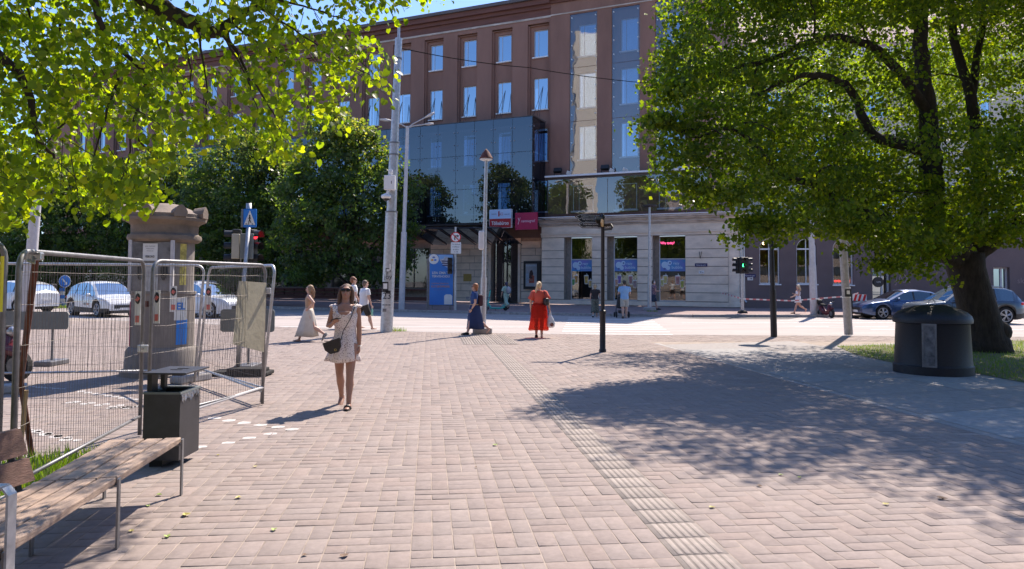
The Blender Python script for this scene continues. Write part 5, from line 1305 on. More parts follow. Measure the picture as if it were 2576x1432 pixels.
ppoly('photo_area', [(.36, .995), (.99, .995), (.99, .68), (.85, .70), (.70, .75), (.55, .80), (.42, .90)], .004, nmat('photo_sky', (.22, .42, .72), .5))
ppoly('photo_building', [(.42, .90), (.62, .93), (.62, .96), (.78, .95), (.95, .92), (.97, .76), (.85, .72), (.70, .77), (.55, .82)], .008, nmat('photo_wall', (.42, .44, .50), .5, var=.4, scale=6))
for k in range(3): ppoly('photo_windows', [(.50 + .02 * k, .885 - .045 * k), (.93, .875 - .04 * k), (.93, .855 - .04 * k), (.50 + .02 * k, .865 - .045 * k)], .012, M_['navy'])
mb = MB(); mb.prism([(.28 * math.cos(k * .2618), .28 * math.sin(k * .2618)) for k in range(24)], px_(.17, .91) + Vector((0, -.014, 0)), XX, ZZ, (0, .004, 0)); mb.build('emblem_disc', M_['paper'], po)
for k, cl in enumerate(('logo_d', 'yellow', 'blue')):
    mb = MB(); a_ = R_(90 + 120 * k); mb.ell(px_(.17, .91) + Vector((math.cos(a_) * .1, -.02, math.sin(a_) * .1)), (.08, .006, .05)); mb.build('emblem', M_[cl], po)
text('LEIA OMA TEE', .2, px_(.52, .635) + Vector((0, -.01, 0)), XX, ZZ, M_['paper'], po, width=W * .82, bold=.01)
text('TERVISHOIDU', .17, px_(.48, .565) + Vector((0, -.01, 0)), XX, ZZ, M_['paper'], po, width=W * .76, bold=.01)
or_ = nmat('poster_orange', (.50, .22, .12), .5)
text('OMANDA TERVISHOIU', .1, px_(.45, .425) + Vector((0, -.01, 0)), XX, ZZ, or_, po, width=W * .74); text('KUTSEÕPPESSE', .15, px_(.47, .362) + Vector((0, -.01, 0)), XX, ZZ, or_, po, width=W * .78, bold=.01)
text('tule 2024/2025', .1, px_(.4, .30) + Vector((0, -.01, 0)), XX, ZZ, M_['logo_d'], po, width=W * .5)
ppoly('code_panel', [(.63, .01), (.97, .01), (.97, .18), (.90, .21), (.70, .21), (.63, .18)], .006, M_['paper'])

# no-right-turn sign and its signal
b = A(1145, 779, 40.6); b.z = .1; th = thing('sign_post', 'grey post with a red ringed no right turn sign and white plate', 'sign', b)
tq = A(1146, 571, 40.6); mb = MB(); mb.tube([b, tq], [.07, .05], 10); mb.build('pole', M_['galv'], th)
c = A(1146.5, 597, 40.4)
def disc_y(c, r, dy, n=28): 
    mb = MB(); mb.prism([(r * math.cos(k * 2 * math.pi / n), r * math.sin(k * 2 * math.pi / n)) for k in range(n)], c + Vector((0, -dy, 0)), XX, ZZ, (0, .012, 0)); return mb
o = disc_y(c, .29, 0).build('round_sign', M_['red'], th); disc_y(c, .235, .014).build('sign_face', M_['paper'], o)
mb = MB(); mb.box(c + Vector((-.05, -.022, -.05)), (.05, .008, .22)); mb.box(c + Vector((.02, -.022, .07)), (.16, .008, .05)); mb.prism([(0, .07), (.1, 0), (0, -.07)], c + Vector((.09, -.022, .07)), XX, ZZ, (0, .006, 0)); mb.build('arrow', M_['black'], o)
mb = MB(); mb.box(c + Vector((0, -.032, 0)), (.05, .008, .46), M=Matrix.Rotation(R_(-45), 3, 'Y')); mb.build('slash', M_['red'], o)
c2 = A(1147, 624, 40.4); mb = MB(); mb.box(c2, (.56, .02, .62)); o = mb.build('text_plate', M_['paper'], th)
for k, s in enumerate(('V.a. liinibuss', 'trollibuss', 'ja takso', '7-19')): text(s, .10, c2 + Vector((0, -.014, .2 - .14 * k)), XX, ZZ, M_['black'], o, width=(.46, .38, .32, .2)[k])
def signal_head(c, ang, th, n=3, lit=None, s=1.0, back=False):
    X = Matrix.Rotation(ang, 3, 'Z'); mb = MB(); mb.bbox(c, (.26 * s, .20 * s, .30 * s * n), .02, M=X); h = mb.build('signal_head', M_['tl_black'], th)
    for k in range(n):
        p = c + Vector((0, 0, (n - 1) * .15 * s - .30 * s * k)) + X @ Vector((0, -.10 * s, 0)); f = X @ Vector((0, -1, 0)); rgt = X @ Vector((1, 0, 0))
        mb = MB()
        pts = []
        for j in range(11):
            a_ = math.pi * (-.12 + 1.24 * j / 10); o1 = rgt * math.cos(a_) * .12 * s + ZZ * math.sin(a_) * .12 * s
            pts += [p + o1, p + o1 + f * .20 * s]
        mb.add(pts, [(2 * j, 2 * j + 1, 2 * j + 3, 2 * j + 2) for j in range(10)]); mb.build('visor', M_['tl_black'], h)
        m = M_['black']
        if lit and lit[0] == k: m = nmat('lit_' + lit[1], (0, 0, 0), .5, emit={'red': (1, .03, .05), 'green': (.05, 1, .25)}[lit[1]], estr={'red': 1.6, 'green': 4}[lit[1]])
        mb = MB(); mb.prism([(.10 * s * math.cos(j * .5236), .10 * s * math.sin(j * .5236)) for j in range(12)], p + f * .012, rgt, ZZ, f * .004)
        if not (lit and lit[0] == k and lit[1] == 'green'): mb.build('lens', m, h)
        else:
            mb.build('lens', M_['black'], h); mb = MB(); q = p + f * .03
            mb.ell(q + ZZ * .07 * s, (.02 * s,) * 3, 8, 6); mb.tube([q + ZZ * .045 * s, q], .02 * s, 6); mb.tube([q, q + ZZ * -.08 * s + rgt * .035 * s], .012 * s, 5); mb.tube([q, q + ZZ * -.08 * s - rgt * .03 * s], .012 * s, 5); mb.tube([q + ZZ * .04 * s, q - rgt * .04 * s], .01 * s, 5); mb.build('walking_figure', m, h)
    return h
signal_head(A(1132, 669, 40.4), R_(10), th)

# tram-side mast, concrete pole, right mast
lean_pole('tram_mast', 'tall pale mast seen between the arched windows at the right', 'mast', 2048, 791, 38, 2036, 440, [(0, .35, .19, .18), (.35, 1, .15, .12)], M_['mastw'], 14, .1)
th, b, d = lean_pole('concrete_pole', 'grey concrete pole with a pasted poster near the kerb at the right', 'pole', 2135, 843, 24.5, 2100, 300, [(0, 1, .135, .11)], M_['conc'], 16)
c = A(2129, 737, 24.5) + Vector((0, -.13, 0)); mb = MB(); mb.box(c, (.20, .02, .24)); mb.build('poster', M_['black'], th); mb = MB(); mb.box(c + Vector((0, -.012, .02)), (.10, .01, .12)); mb.build('poster_print', M_['paper'], th)
mb = MB(); mb.cyl(c + Vector((0, .13, .15)), c + Vector((0, .13, .18)), .14, n=14); mb.cyl(c + Vector((0, .13, -.16)), c + Vector((0, .13, -.14)), .14, n=14); mb.build('bands', M_['paper'], th)
lean_pole('tram_mast', 'tall leaning white mast at the left, half hidden behind the site fence', 'mast', 64, 826, 24.6, 108, 300, [(0, .36, .22, .205), (.36, 1, .175, .13)], M_['mastw'], 16)

# pedestrian signal at the stone corner
b = A(1868, 792, 38.8); b.z = .1; th = thing('traffic_light', 'traffic light with green walking figure at the stone corner', 'traffic light', b)
mb = MB(); mb.tube([b, A(1863, 560, 38.8)], [.09, .07], 10); mb.build('pole', M_['galv'], th); mb = MB(); mb.lathe([(.28, 0), (.24, .1), (.12, .16)], b, 10); mb.build('foot', M_['rubber'], th)
signal_head(A(1867, 668, 38.5), R_(4), th, 3, (1, 'green'), .95); signal_head(A(1857, 668, 38.8), R_(-80), th, 3, None, .95); signal_head(A(1878, 668, 38.8), R_(82), th, 3, None, .95)

# crossing sign with signals on a rubber foot, left
b = G(597, 944); Yc = b.y; th = thing('signal_post', 'leaning post with blue pedestrian crossing sign and two traffic signals', 'traffic light', b)
tq = A(626, 512, Yc); mb = MB(); mb.tube([b, A(609, 760, Yc), A(626, 562, Yc)], [.045, .04, .036], 10); mb.tube([A(626, 562, Yc), tq], .05, 10); mb.build('pole', M_['galv'], th, smooth=True)
c = A(629, 549, Yc - .12); mb = MB(); mb.bbox(c, (.235, .02, .335), .02); o = mb.build('crossing_sign', M_['blue'], th)
mb = MB(); mb.prism([(-.10, -.12), (.10, -.12), (0, .14)], c + Vector((0, -.012, 0)), XX, ZZ, (0, -.003, 0)); tr = mb.build('sign_triangle', M_['paper'], o)
mb = MB(); q = c + Vector((0, -.018, -.01))
mb.ell(q + ZZ * .055, (.012, .004, .014), 8, 6); mb.tube([q + ZZ * .04, q - ZZ * .02], .010, 5); mb.tube([q - ZZ * .02, q + Vector((.025, 0, -.075))], .007, 5); mb.tube([q - ZZ * .02, q + Vector((-.02, 0, -.075))], .007, 5); mb.tube([q + ZZ * .03, q + Vector((-.025, 0, 0))], .005, 5); mb.tube([q + ZZ * .03, q + Vector((.022, 0, .0))], .005, 5)
for k in (-.06, -.02, .05): mb.box(q + Vector((k, 0, -.095)), (.022, .004, .014))
mb.build('walking_figure', M_['black'], tr)
c = A(613, 549, Yc); mb = MB(); mb.box(c, (.09, .02, .33)); mb.build('side_plate', M_['greygreen'], th)
for (x, ang) in ((594, 92), (642, -88)):
    pass
c = A(596, 622, Yc + .22); h1 = signal_head(c, R_(-78), th, 3, None, .72)
mb = MB(); mb.bbox(A(593, 620, Yc + .07), (.145, .05, .45), .015); mb.build('back_board', nmat('cream_board', (.42, .40, .33), .6, var=.1), th)
mb = MB(); mb.bbox(A(621, 620, Yc + .06), (.24, .05, .46), .015); mb.build('back_board', M_['greygreen'], th)
c = A(632, 622, Yc + .22); signal_head(c, R_(70), th, 3, (0, 'red'), .72)
mb = MB()
for k in range(2): mb.bbox(b + Vector((.1 + .12 * k, -.03 - .05 * k, .05 + .06 * k)), (1.0 - .35 * k, .45 - .1 * k, .07), .02)
mb.build('rubber_foot', M_['rubber'], th)
# large grey board (back) on the same road works
def backboard(name, label, x0, y0, x1, y1, Y, legs, tilt=0):
    a = A(x0, y0, Y); e = A(x1, y1, Y); w_, h_ = e.x - a.x, a.z - e.z; b = Vector(((a.x + e.x) / 2, Y, 0)); th = thing(name, label, 'sign', b)
    mb = MB(); r = .06; pts = []
    for (cx_, cz_, a0) in ((e.x - r, a.z - r, 0), (a.x + r, a.z - r, 90), (a.x + r, e.z + r, 180), (e.x - r, e.z + r, 270)):
        for k in range(5): an = R_(a0 + 22.5 * k); pts.append((cx_ + r * math.cos(an) - b.x, cz_ + r * math.sin(an)))
    mb.prism(pts, b, XX, ZZ, (0, .02, 0)); o = mb.build('board', M_['greygreen'], th)
    for l in legs: mb = MB(); mb.tube([(A(l, y0, Y).x, Y + .05, 0), (A(l, y0, Y).x, Y + .05, a.z - .05)], .025, 8); mb.bbox((A(l, y0, Y).x, Y + .05, .05), (.35, .6, .1), .02); mb.build('stand', M_['galv2'], th)
    return th
backboard('road_sign', 'large grey back of a road works board behind the left fence', -40, 783, 171, 829, 14.5, (-10, 130))
backboard('road_sign', 'grey back of a road works sign behind the beige board', 555, 778, 690, 836, 14.0, (625,))

# keep-right sign with striped post
b = A(157, 771, 43); b.z = 0; th = thing('keep_right_sign', 'round blue arrow sign on a blue and white striped post', 'sign', b)
c = A(163, 708, 43); mb = MB(); c.z = c.z; mb.tube([b, Vector((c.x, 43.05, c.z))], .05, 8); mb.build('pole', M_['galv'], th)
o = disc_y(c, .36, 0).build('round_sign', M_['paper'], th); disc_y(c, .325, .014).build('sign_face', M_['blue'], o)
mb = MB(); mb.box(c + Vector((-.03, -.022, .03)), (.08, .008, .34), M=Matrix.Rotation(R_(-42), 3, 'Y')); mb.prism([(0, -.12), (-.16, -.1), (0, .06)], c + Vector((.14, -.022, -.08)), XX, ZZ, (0, .006, 0)); mb.build('arrow', M_['paper'], o)
for k in range(5):
    mb = MB(); mb.box((b.x + .02, 42.9, .12 + .21 * k + .1), (.30, .05, .205)); mb.build('stripe', M_['blue'] if k % 2 == 0 else M_['paper'], th)
# dark barrier machine with yellow panels
a = A(28, 700, 42); e = A(128, 775, 42); w_ = e.x - a.x; th = thing('road_barrier', 'dark road barrier unit with two yellow panels beside the parked white car', 'barrier', ((a.x + e.x) / 2, 42, 0))
mb = MB(); mb.bbox(((a.x + e.x) / 2, 42.3, .85), (w_, .5, 1.1), .08); mb.bbox(((a.x + e.x) / 2, 42.3, .22), (w_ * 1.05, .7, .3), .05); mb.build('body', M_['plast'], th)
for f in (.18, .82): mb = MB(); mb.bbox((a.x + w_ * f, 42.03, .62), (w_ * .30, .05, .40), .01); mb.build('yellow_panel', M_['yellow'], th)
mb = MB(); mb.bbox((a.x + w_ * .84, 42.0, .95), (.2, .05, .2), .01); mb.build('reflector', nmat('lime_reflector', (.5, .55, .04), .4), th)
c = G(160, 775); grass('grass_tuft', [(c.x - 1, c.y - .5), (c.x + 1, c.y - .5), (c.x + 1, c.y + .5), (c.x - 1, c.y + .5)], 700, .22, 'bright grass tuft at the foot of the keep-right sign')

# striped barrier board with tape and a post
a = A(2145, 741, 36.5); e = A(2180, 757, 36.5); b = Vector((a.x, 36.5, 0)); th = thing('barrier_board', 'red and white striped barrier board beside the concrete pole', 'barrier', b)
mb = MB(); mb.box(((a.x + e.x) / 2, 36.5, (a.z + e.z) / 2), (e.x - a.x, .04, a.z - e.z)); o = mb.build('board', M_['paper'], th)
w_ = e.x - a.x; h_ = a.z - e.z
for k in range(3): mb = MB(); x = a.x + .02 + k * w_ * .34; mb.prism([(0, 0), (w_ * .17, 0), (w_ * .31, h_), (w_ * .14, h_)], Vector((x - .02 if k else x, 36.478, e.z)), XX, ZZ, (0, -.003, 0)); mb.build('stripe', M_['red'], o)
mb = MB(); mb.tube([(a.x - .02, 36.55, -.03), (a.x - .02, 36.55, e.z + .35)], .035, 8); mb.bbox((a.x, 36.55, .03), (.5, .35, .1), .02); mb.build('post', M_['tl_black'], th)
P = [fp(5.8, .9, 1.0), A(1868, 752, 38.75), A(1990, 757, 37.6), A(2135, 745, 36.8), A(2160, 737, 36.6)]
mb = MB()
for i in range(len(P) - 1):
    for k in range(14):
        p, q = P[i].lerp(P[i + 1], k / 14), P[i].lerp(P[i + 1], (k + 1) / 14); h_ = Vector((0, 0, .035)); mb.add([p - h_, q - h_, q + h_, p + h_], [(0, 1, 2, 3)], k % 2)
tag(mb.build('barrier_tape', [M_['paper'], nmat('tape_pale_red', (.6, .2, .2), .5)]), 'red and white barrier tape stretched from the stone corner to the striped board', 'tape')

# ------------------------------------------------------------------ stone advertising column
kc = A(411, 760, 13.3); kx, ky = kc.x, 13.3; th = thing('advertising_column', 'round stone advertising column with domed scalloped top behind the fence', 'column', (kx, ky, 0)); kb = (kx, ky, 0)
mb = MB(); mb.lathe([(.68, 0), (.68, .09), (.62, .10), (.61, .14), (.60, .42), (.56, .49), (.53, .50)], kb, 36); mb.build('plinth', M_['kioskg'], th, smooth=True, auto=30)
mb = MB(); mb.lathe([(.53, .50), (.53, 1.42), (.55, 1.44), (.55, 1.48), (.50, 1.49), (.50, 2.38)], kb, 36); mb.build('shaft', M_['kioskg'], th, smooth=True, auto=30)
mb = MB(); mb.lathe([(.56, 2.36), (.61, 2.40), (.62, 2.44), (.61, 2.48), (.57, 2.50), (.555, 2.52), (.56, 2.66), (.585, 2.69), (.64, 2.72), (.69, 2.74), (.70, 2.79), (.66, 2.80)], kb, 40); mb.build('capital', M_['kiosk'], th, smooth=True, auto=30)
mb = MB(); mb.lathe([(.66, 2.795), (.66, 2.86), (.60, 2.88), (.42, 2.97), (.22, 3.05), (.12, 3.065), (.01, 3.07)], kb, 40); dm = mb.build('dome', M_['kiosk'], th, smooth=True, auto=30)
for k in range(8):
    a_ = R_(-90 + 45 * k); mb = MB(); M = Matrix.Rotation(a_ + math.pi / 2, 3, 'Z')
    c = Vector((kx + .70 * math.cos(a_), ky + .70 * math.sin(a_), 2.82)); pts = [(-.10, -.02), (.10, -.02), (.115, .06), (.085, .13), (.035, .175), (0, .19), (-.035, .175), (-.085, .13), (-.115, .06)]
    mb.prism(pts, c - (M @ Vector((0, .03, 0))), M @ XX, ZZ, M @ Vector((0, .20, -.03))); mb.ell(c + Vector((0, 0, .08)) , (.07, .03, .075), 10, 6, M=M); mb.build('scallop', M_['kiosk'], dm)
for k in range(1):
    a_ = R_(-90 + 90 * k + 2); X = Vector((-math.sin(a_), math.cos(a_), 0)); N = Vector((math.cos(a_), math.sin(a_), 0)); c = Vector(kb) + N * .43
    mb = MB()
    for s in (-.36, .36): mb.box(c + X * s + N * .09 + ZZ * 1.93, (.055, .05, .90), M=Matrix((X, N, ZZ)).transposed())
    f = mb.build('case_frame', M_['mastw'], th)
    mb = MB(); mb.add([c + X * -.34 + N * .085 + ZZ * 1.5, c + X * .34 + N * .085 + ZZ * 1.5, c + X * .34 + N * .085 + ZZ * 2.35, c + X * -.34 + N * .085 + ZZ * 2.35], [(0, 1, 2, 3)]); mb.build('display_glass', nmat('kiosk_glass', (.18, .18, .19), .15, var=.5, scale=2.2), f)
    if k == 0:
        mb = MB(); mb.box(c + X * -.02 + N * .095 + ZZ * 2.17, (.25, .008, .30), M=Matrix((X, N, ZZ)).transposed()); pp = mb.build('poster', M_['paper'], f)
        text('VEEKOND', .055, c + X * -.02 + N * .102 + ZZ * 2.09, X, ZZ, M_['black'], pp, width=.16, bold=.02)
        for j, s in enumerate(('24.05 - 22.09.2024', 'Tallinna kunst', 'Naituste saal')): text(s, .022, c + X * -.02 + N * .102 + ZZ * (2.27 - .04 * j), X, ZZ, M_['black'], pp, width=.17 - .03 * j)
        mb = MB(); mb.box(c + X * -.02 + N * .093 + ZZ * 1.72, (.28, .008, .46), M=Matrix((X, N, ZZ)).transposed()); mb.build('poster', nmat('grey_poster', (.42, .42, .42), .6, var=.25, scale=6), f)
        for s in (-.18, .22):
            mb = MB(); mb.ell(c + X * s * 1 + N * .105 + ZZ * 1.85, (.06, .012, .17)); mb.build('poster_print', M_['black'], f)
def wrap(nm, a0, a1, z0, z1, r, mat, n=6):
    mb = MB(); v = []
    for k in range(n + 1):
        a_ = R_(a0 + (a1 - a0) * k / n); v += [(kx + r * math.cos(a_), ky + r * math.sin(a_), z0), (kx + r * math.cos(a_), ky + r * math.sin(a_), z1)]
    mb.add(v, [(2 * k, 2 * k + 2, 2 * k + 3, 2 * k + 1) for k in range(n)]); return mb.build(nm, mat, th, smooth=True)
wrap('glued_poster', -170, -140, .52, 1.30, .537, nmat('faded_red_poster', (.42, .06, .09), .7, var=.4, scale=6))
wrap('glued_poster', -42, -18, .55, 1.0, .537, M_['blue']); wrap('glued_poster', -46, -20, .98, 1.38, .539, M_['paper'])
wrap('glued_poster', -35, -20, 1.6, 2.33, .505, nmat('yellow_poster', (.55, .47, .12), .7, var=.5, scale=8)); wrap('glued_poster', -100, -90, 1.22, 1.32, .537, M_['rust'])
text('EL', .17, (kx + .545 * math.cos(R_(-34)), ky + .545 * math.sin(R_(-34)), 1.22), (-math.sin(R_(-34)), math.cos(R_(-34)), 0), ZZ, M_['blue'], th, bold=.03)

# ------------------------------------------------------------------ site fence
def fence(label, p0, p1, top=1.95, bot=.12, lean=(0, 0), mesh=True, r=.021, mat='galv2', dens=.05):
    p0, p1 = Vector(p0), Vector(p1); L_ = (p1 - p0).length; X = (p1 - p0).normalized(); th = thing('site_fence', label, 'fence', p0, group='mesh site fence panels on the left')
    lz = Vector((lean[0], lean[1], 0))
    P = lambda u, z: p0 + X * u + ZZ * z + lz * (z / top)
    mb = MB(); rc = .13; arc = lambda cu, cz, a0, a1: [P(cu + rc * math.cos(R_(a0 + (a1 - a0) * k / 5)), cz + rc * math.sin(R_(a0 + (a1 - a0) * k / 5))) for k in range(6)]
    mb.tube([P(0, 0.02)] + arc(rc, top - rc, 180, 90) + arc(L_ - rc, top - rc, 90, 0) + [P(L_, 0.02)], r, 8)
    mb.tube([P(0, bot + .1), P(L_, bot + .1)], r * .8, 8); mb.build('frame', M_[mat], th, smooth=True)
    mb = MB(); n = int(L_ / dens)
    for k in range(1, n):
        u = L_ * k / n + rng.normal(0, .002); b_ = Vector((0, 0, 0)) + X.cross(ZZ) * rng.normal(0, .006)
        mb.tube([P(u, bot + .1), P(u + rng.normal(0, .006), 1.0) + b_, P(u + rng.normal(0, .004), top - .02)], .0019, 4, False)
    for z in (.35, .62, .9, 1.2, 1.5, 1.75):
        pts = [P(L_ * j / 8, z + rng.normal(0, .006)) for j in range(9)]; mb.tube(pts, .0019, 4, False)
    mb.build('wire_mesh', nmat('mesh_wire', (.17, .15, .135), .6, metal=.3), th); return th, P, X
def foot(label, c, ang, w_=.6): 
    mb = MB(); mb.bbox(Vector(c) + ZZ * .065, (w_, .24, .13), .03, rz=ang); o = mb.build('concrete_block', M_['conc'], base=c); tag(o, label, 'fence foot', 'concrete feet of the fence')
gA1 = G(351, 1099); gA0 = Vector((-3.62, 5.35, 0)); gA0.x = A(40, 900, 5.35).x
gC0 = G(371, 1104); gC1 = G(660, 1020); gE0 = G(496, 961); gE1 = gC1 + Vector((-.06, .12, 0)); gD1 = G(489, 965); gD0 = Vector((-9.6, 11.2, 0))
thA, PA, XA = fence('rusty grey mesh fence panel right behind the bench', gA0, gA1, 1.90, dens=.048)
fence('fence panel at the left edge nearest the viewer', gA0 + Vector((-.05, -.08, 0)), (-5.6, 3.9, 0), 1.98)
thC, PC, XC = fence('fence panel behind the litter bin carrying a beige board', gC0, gC1, 1.90, lean=(.0, .02), mat='galv2')
thE, PE, XE = fence('rear fence panel ending at the crossing signal post', gE0, gE1, 1.90, lean=(.16, .0), mat='galv')
thD, PD, XD = fence('long rear fence panel in front of the stone column', gD0, gD1, 1.93, lean=(.12, .0), mat='galv', dens=.06)
# white braces, clips, tags
mb = MB(); mb.tube([PC(0, .16), PC((gC1 - gC0).length, .24)], .02, 8); mb.build('bottom_tube', M_['mastw'], thC)
mb = MB(); mb.tube([PC((gC1 - gC0).length * .98, .2), gE0 + Vector((.05, -.1, .25))], .018, 8); mb.build('diagonal_tube', M_['galv'], thE)
for (T, Pp, L_, z, mt) in ((thA, PA, (gA1 - gA0).length, .95, 'white'), (thC, PC, (gC1 - gC0).length, 1.55, 'mastw')):
    mb = MB(); mb.bbox(Pp(L_, z) + Vector((.03, -.03, 0)), (.12, .03, .08), .01); c_ = mb.build('clip', M_[mt], T)
    mb = MB(); mb.cyl(Pp(L_, z) + Vector((.03, -.06, 0)), Pp(L_, z) + Vector((.03, -.035, 0)), .014, n=6); mb.build('bolt', M_['steel'], c_)
def tagplate(T, Pp, u, z, h_=.36, w_=.065):
    c = Pp(u, z); N = Vector((0, -1, 0)); mb = MB(); mb.box(c + N * .03, (w_, .006, h_)); o = mb.build('warning_tag', M_['paper'], T)
    mb = MB(); mb.ell(c + N * .035 + ZZ * h_ * .28, (w_ * .42, .004, h_ * .16), 14, 8); mb.build('tag_oval', M_['black'], o)
    mb = MB(); mb.bbox(c + N * .040 + ZZ * h_ * .27, (w_ * .5, .004, h_ * .13), .001, M=Matrix.Rotation(.6, 3, 'Y')); mb.bbox(c + N * .036 - ZZ * h_ * .32, (w_ * .6, .004, h_ * .2), .001); mb.build('tag_print', nmat('tag_red', (.62, .16, .13), .6, var=.2), o)
LA = (gA1 - gA0).length; LC = (gC1 - gC0).length
tagplate(thA, PA, LA - .12, 1.39); tagplate(thC, PC, .10, 1.40); 
LD = (gD1 - gD0).length; tagplate(thD, PD, LD - .42, 1.38, .42, .11); LE = (gE1 - gE0).length; tagplate(thE, PE, .16, 1.38, .42, .09)
# beige corrugated board on panel C
def yat(px): # depth of panel C plane under a pixel column
    best = None
    for k in range(200):
        u = LC * k / 199; q = PC(u, 1.2); X_ = CX + F_ * q.x / q.y
        if best is None or abs(X_ - px) < best[0]: best = (abs(X_ - px), q.y)
    return best[1]
pts = [(600, 707), (668, 712), (662, 886), (585, 866)]
q = [A(x, y, yat(min(x, 655)) + .06) for x, y in pts]
mb = MB(); nn_ = Vector((.3, 1, 0)).normalized() * .02; mb.hexa([q[3], q[2], q[2] + nn_, q[3] + nn_, q[0], q[1], q[1] + nn_, q[0] + nn_]); o = mb.build('beige_board', nmat('beige_card', (.40, .36, .26), .85, var=.10, scale=3, bump=.2), base=(q[3].x, q[3].y, q[3].z)); tag(o, 'beige board fixed to the mesh of the fence panel behind the bin', 'board')
foot('concrete foot under the rear corner of the column fence', (gE0.x - .1, gE0.y, 0), 1.2, .7); foot('concrete foot at the far left behind the moped', (-8.6, 11.4, 0), .3, .9); foot('concrete foot below the near fence post at the bench', (gA0.x, gA0.y, 0), 1.3)
foot('concrete foot at the left edge on the ground by the moped wheel', (-7.6, 10.9, 0), .5, .8)
# rusty prop and wooden stake
mb = MB(); a = A(92, 636, 5.7); b = A(52, 960, 6.6); b2 = Vector((b.x - .2, 7.1, 0)); mb.tube([a, b, b2], [.026, .024, .024], 10); o = mb.build('rusty_prop', M_['rust'], base=b2); tag(o, 'rusty red steel prop leaning against the left fence', 'prop')
mb = MB(); mb.bbox(A(84, 645, 5.6), (.14, .05, .06), .01); mb.tube([A(70, 655, 5.55), A(85, 662, 5.55), A(86, 640, 5.6)], .014, 6); o = mb.build('scaffold_clamp', M_['steel'], base=tuple(A(84, 645, 5.6))); tag(o, 'steel clamp joining the rusty prop to the fence', 'clamp')
mb = MB(); a = A(66, 982, 5.9); mb.tube([a, (a.x - .05, 5.9, 0)], [.018, .016], 6); o = mb.build('wooden_stake', nmat('fresh_stake', (.42, .27, .13), .8, var=.15), base=(a.x, 5.9, 0)); tag(o, 'short wooden stake in the weeds behind the bench backrest', 'stake')
mb = MB(); a = A(5, 690, 4.9); mb.tube([a + ZZ * .12, a - ZZ * .25], .012, 5); o = mb.build('yellow_strap', nmat('strap_yellow', (.75, .65, .02), .5), base=tuple(a)); tag(o, 'yellow strap hanging on the fence at the left edge', 'strap')

# ------------------------------------------------------------------ litter bin
c = G(449, 1179); th = thing('litter_bin', 'dark steel litter bin with raised flat lid at the end of the bench', 'bin', (c.x - .15, c.y + .2, 0))
x1, y0 = c.x, c.y; x0, y1 = x1 - .33, y0 + .42
zt_ = A(449, 993, y0).z
mb = MB(); t = .012
for (a0, b0, a1, b1) in ((x0, y0, x1, y0 + t), (x0, y1 - t, x1, y1), (x0, y0 + t, x0 + t, y1 - t), (x1 - t, y0 + t, x1, y1 - t)): mb.hexa([(a0, b0, .07), (a1, b0, .07), (a1, b1, .07), (a0, b1, .07), (a0, b0, zt_), (a1, b0, zt_), (a1, b1, zt_), (a0, b1, zt_)])
mb.box(((x0 + x1) / 2, (y0 + y1) / 2, .08), (x1 - x0 - .03, y1 - y0 - .03, .02)); mb.build('body', M_['binpaint'], th)
mb = MB(); mb.box((x0 + .10, y0 + .20, .035), (.12, .30, .07)); mb.build('foot', M_['black'], th)
mb = MB()
for (a0, b0, a1, b1) in ((x0 - .006, y0 - .006, x1 + .006, y0 + .03), (x0 - .006, y1 - .03, x1 + .006, y1 + .006), (x0 - .006, y0 + .03, x0 + .03, y1 - .03), (x1 - .03, y0 + .03, x1 + .006, y1 - .03)): mb.hexa([(a0, b0, zt_ + .001), (a1, b0, zt_ + .001), (a1, b1, zt_ + .001), (a0, b1, zt_ + .001), (a0, b0, zt_ + .02), (a1, b0, zt_ + .02), (a1, b1, zt_ + .02), (a0, b1, zt_ + .02)])
mb.build('rim', M_['greygreen'], th)
mb = MB(); mb.box((x0 + .03, y0 + .10, zt_ + .09), (.04, .12, .17)); mb.build('lid_support', M_['black'], th); mb = MB(); mb.box((x0 + .03, y1 - .1, zt_ + .09), (.04, .06, .17)); mb.build('lid_support', M_['black'], th)
mb = MB(); mb.bbox(((x0 + x1) / 2 + .03, (y0 + y1) / 2 + .02, zt_ + .19), (x1 - x0 + .06, y1 - y0 + .10, .016), .004); mb.box((x1 - .08, (y0 + y1) / 2, zt_ + .17), (.1, .2, .03)); ld = mb.build('lid', M_['binpaint'], th)
mb = MB(); mb.box((x0 + .22, y1 - .12, zt_ + .2), (.10, .03, .006)); mb.box((x0 + .2, y0 + .2, zt_ + .2), (.10, .03, .006)); mb.build('stub_slot', M_['black'], ld)
mb = MB(); vs = []; n = 22
for k in range(n): 
    f = k / (n - 1); y = y0 + .01 + f * (y1 - y0 - .05); d_ = .05 + .02 * math.sin(k * 1.9) + .015 * math.sin(k * .7)
    vs += [(x1 + .008 + .004 * math.sin(k * 2.3), y, zt_), (x1 + .012 + .008 * math.sin(k * 1.7), y, zt_ - d_)]
mb.add(vs, [(2 * k, 2 * k + 2, 2 * k + 3, 2 * k + 1) for k in range(n - 1)]); mb.build('bag_edge', nmat('bag_film', (.30, .30, .32), .22, metal=.5, var=.4, scale=14, bump=.9, bscale=22), th)

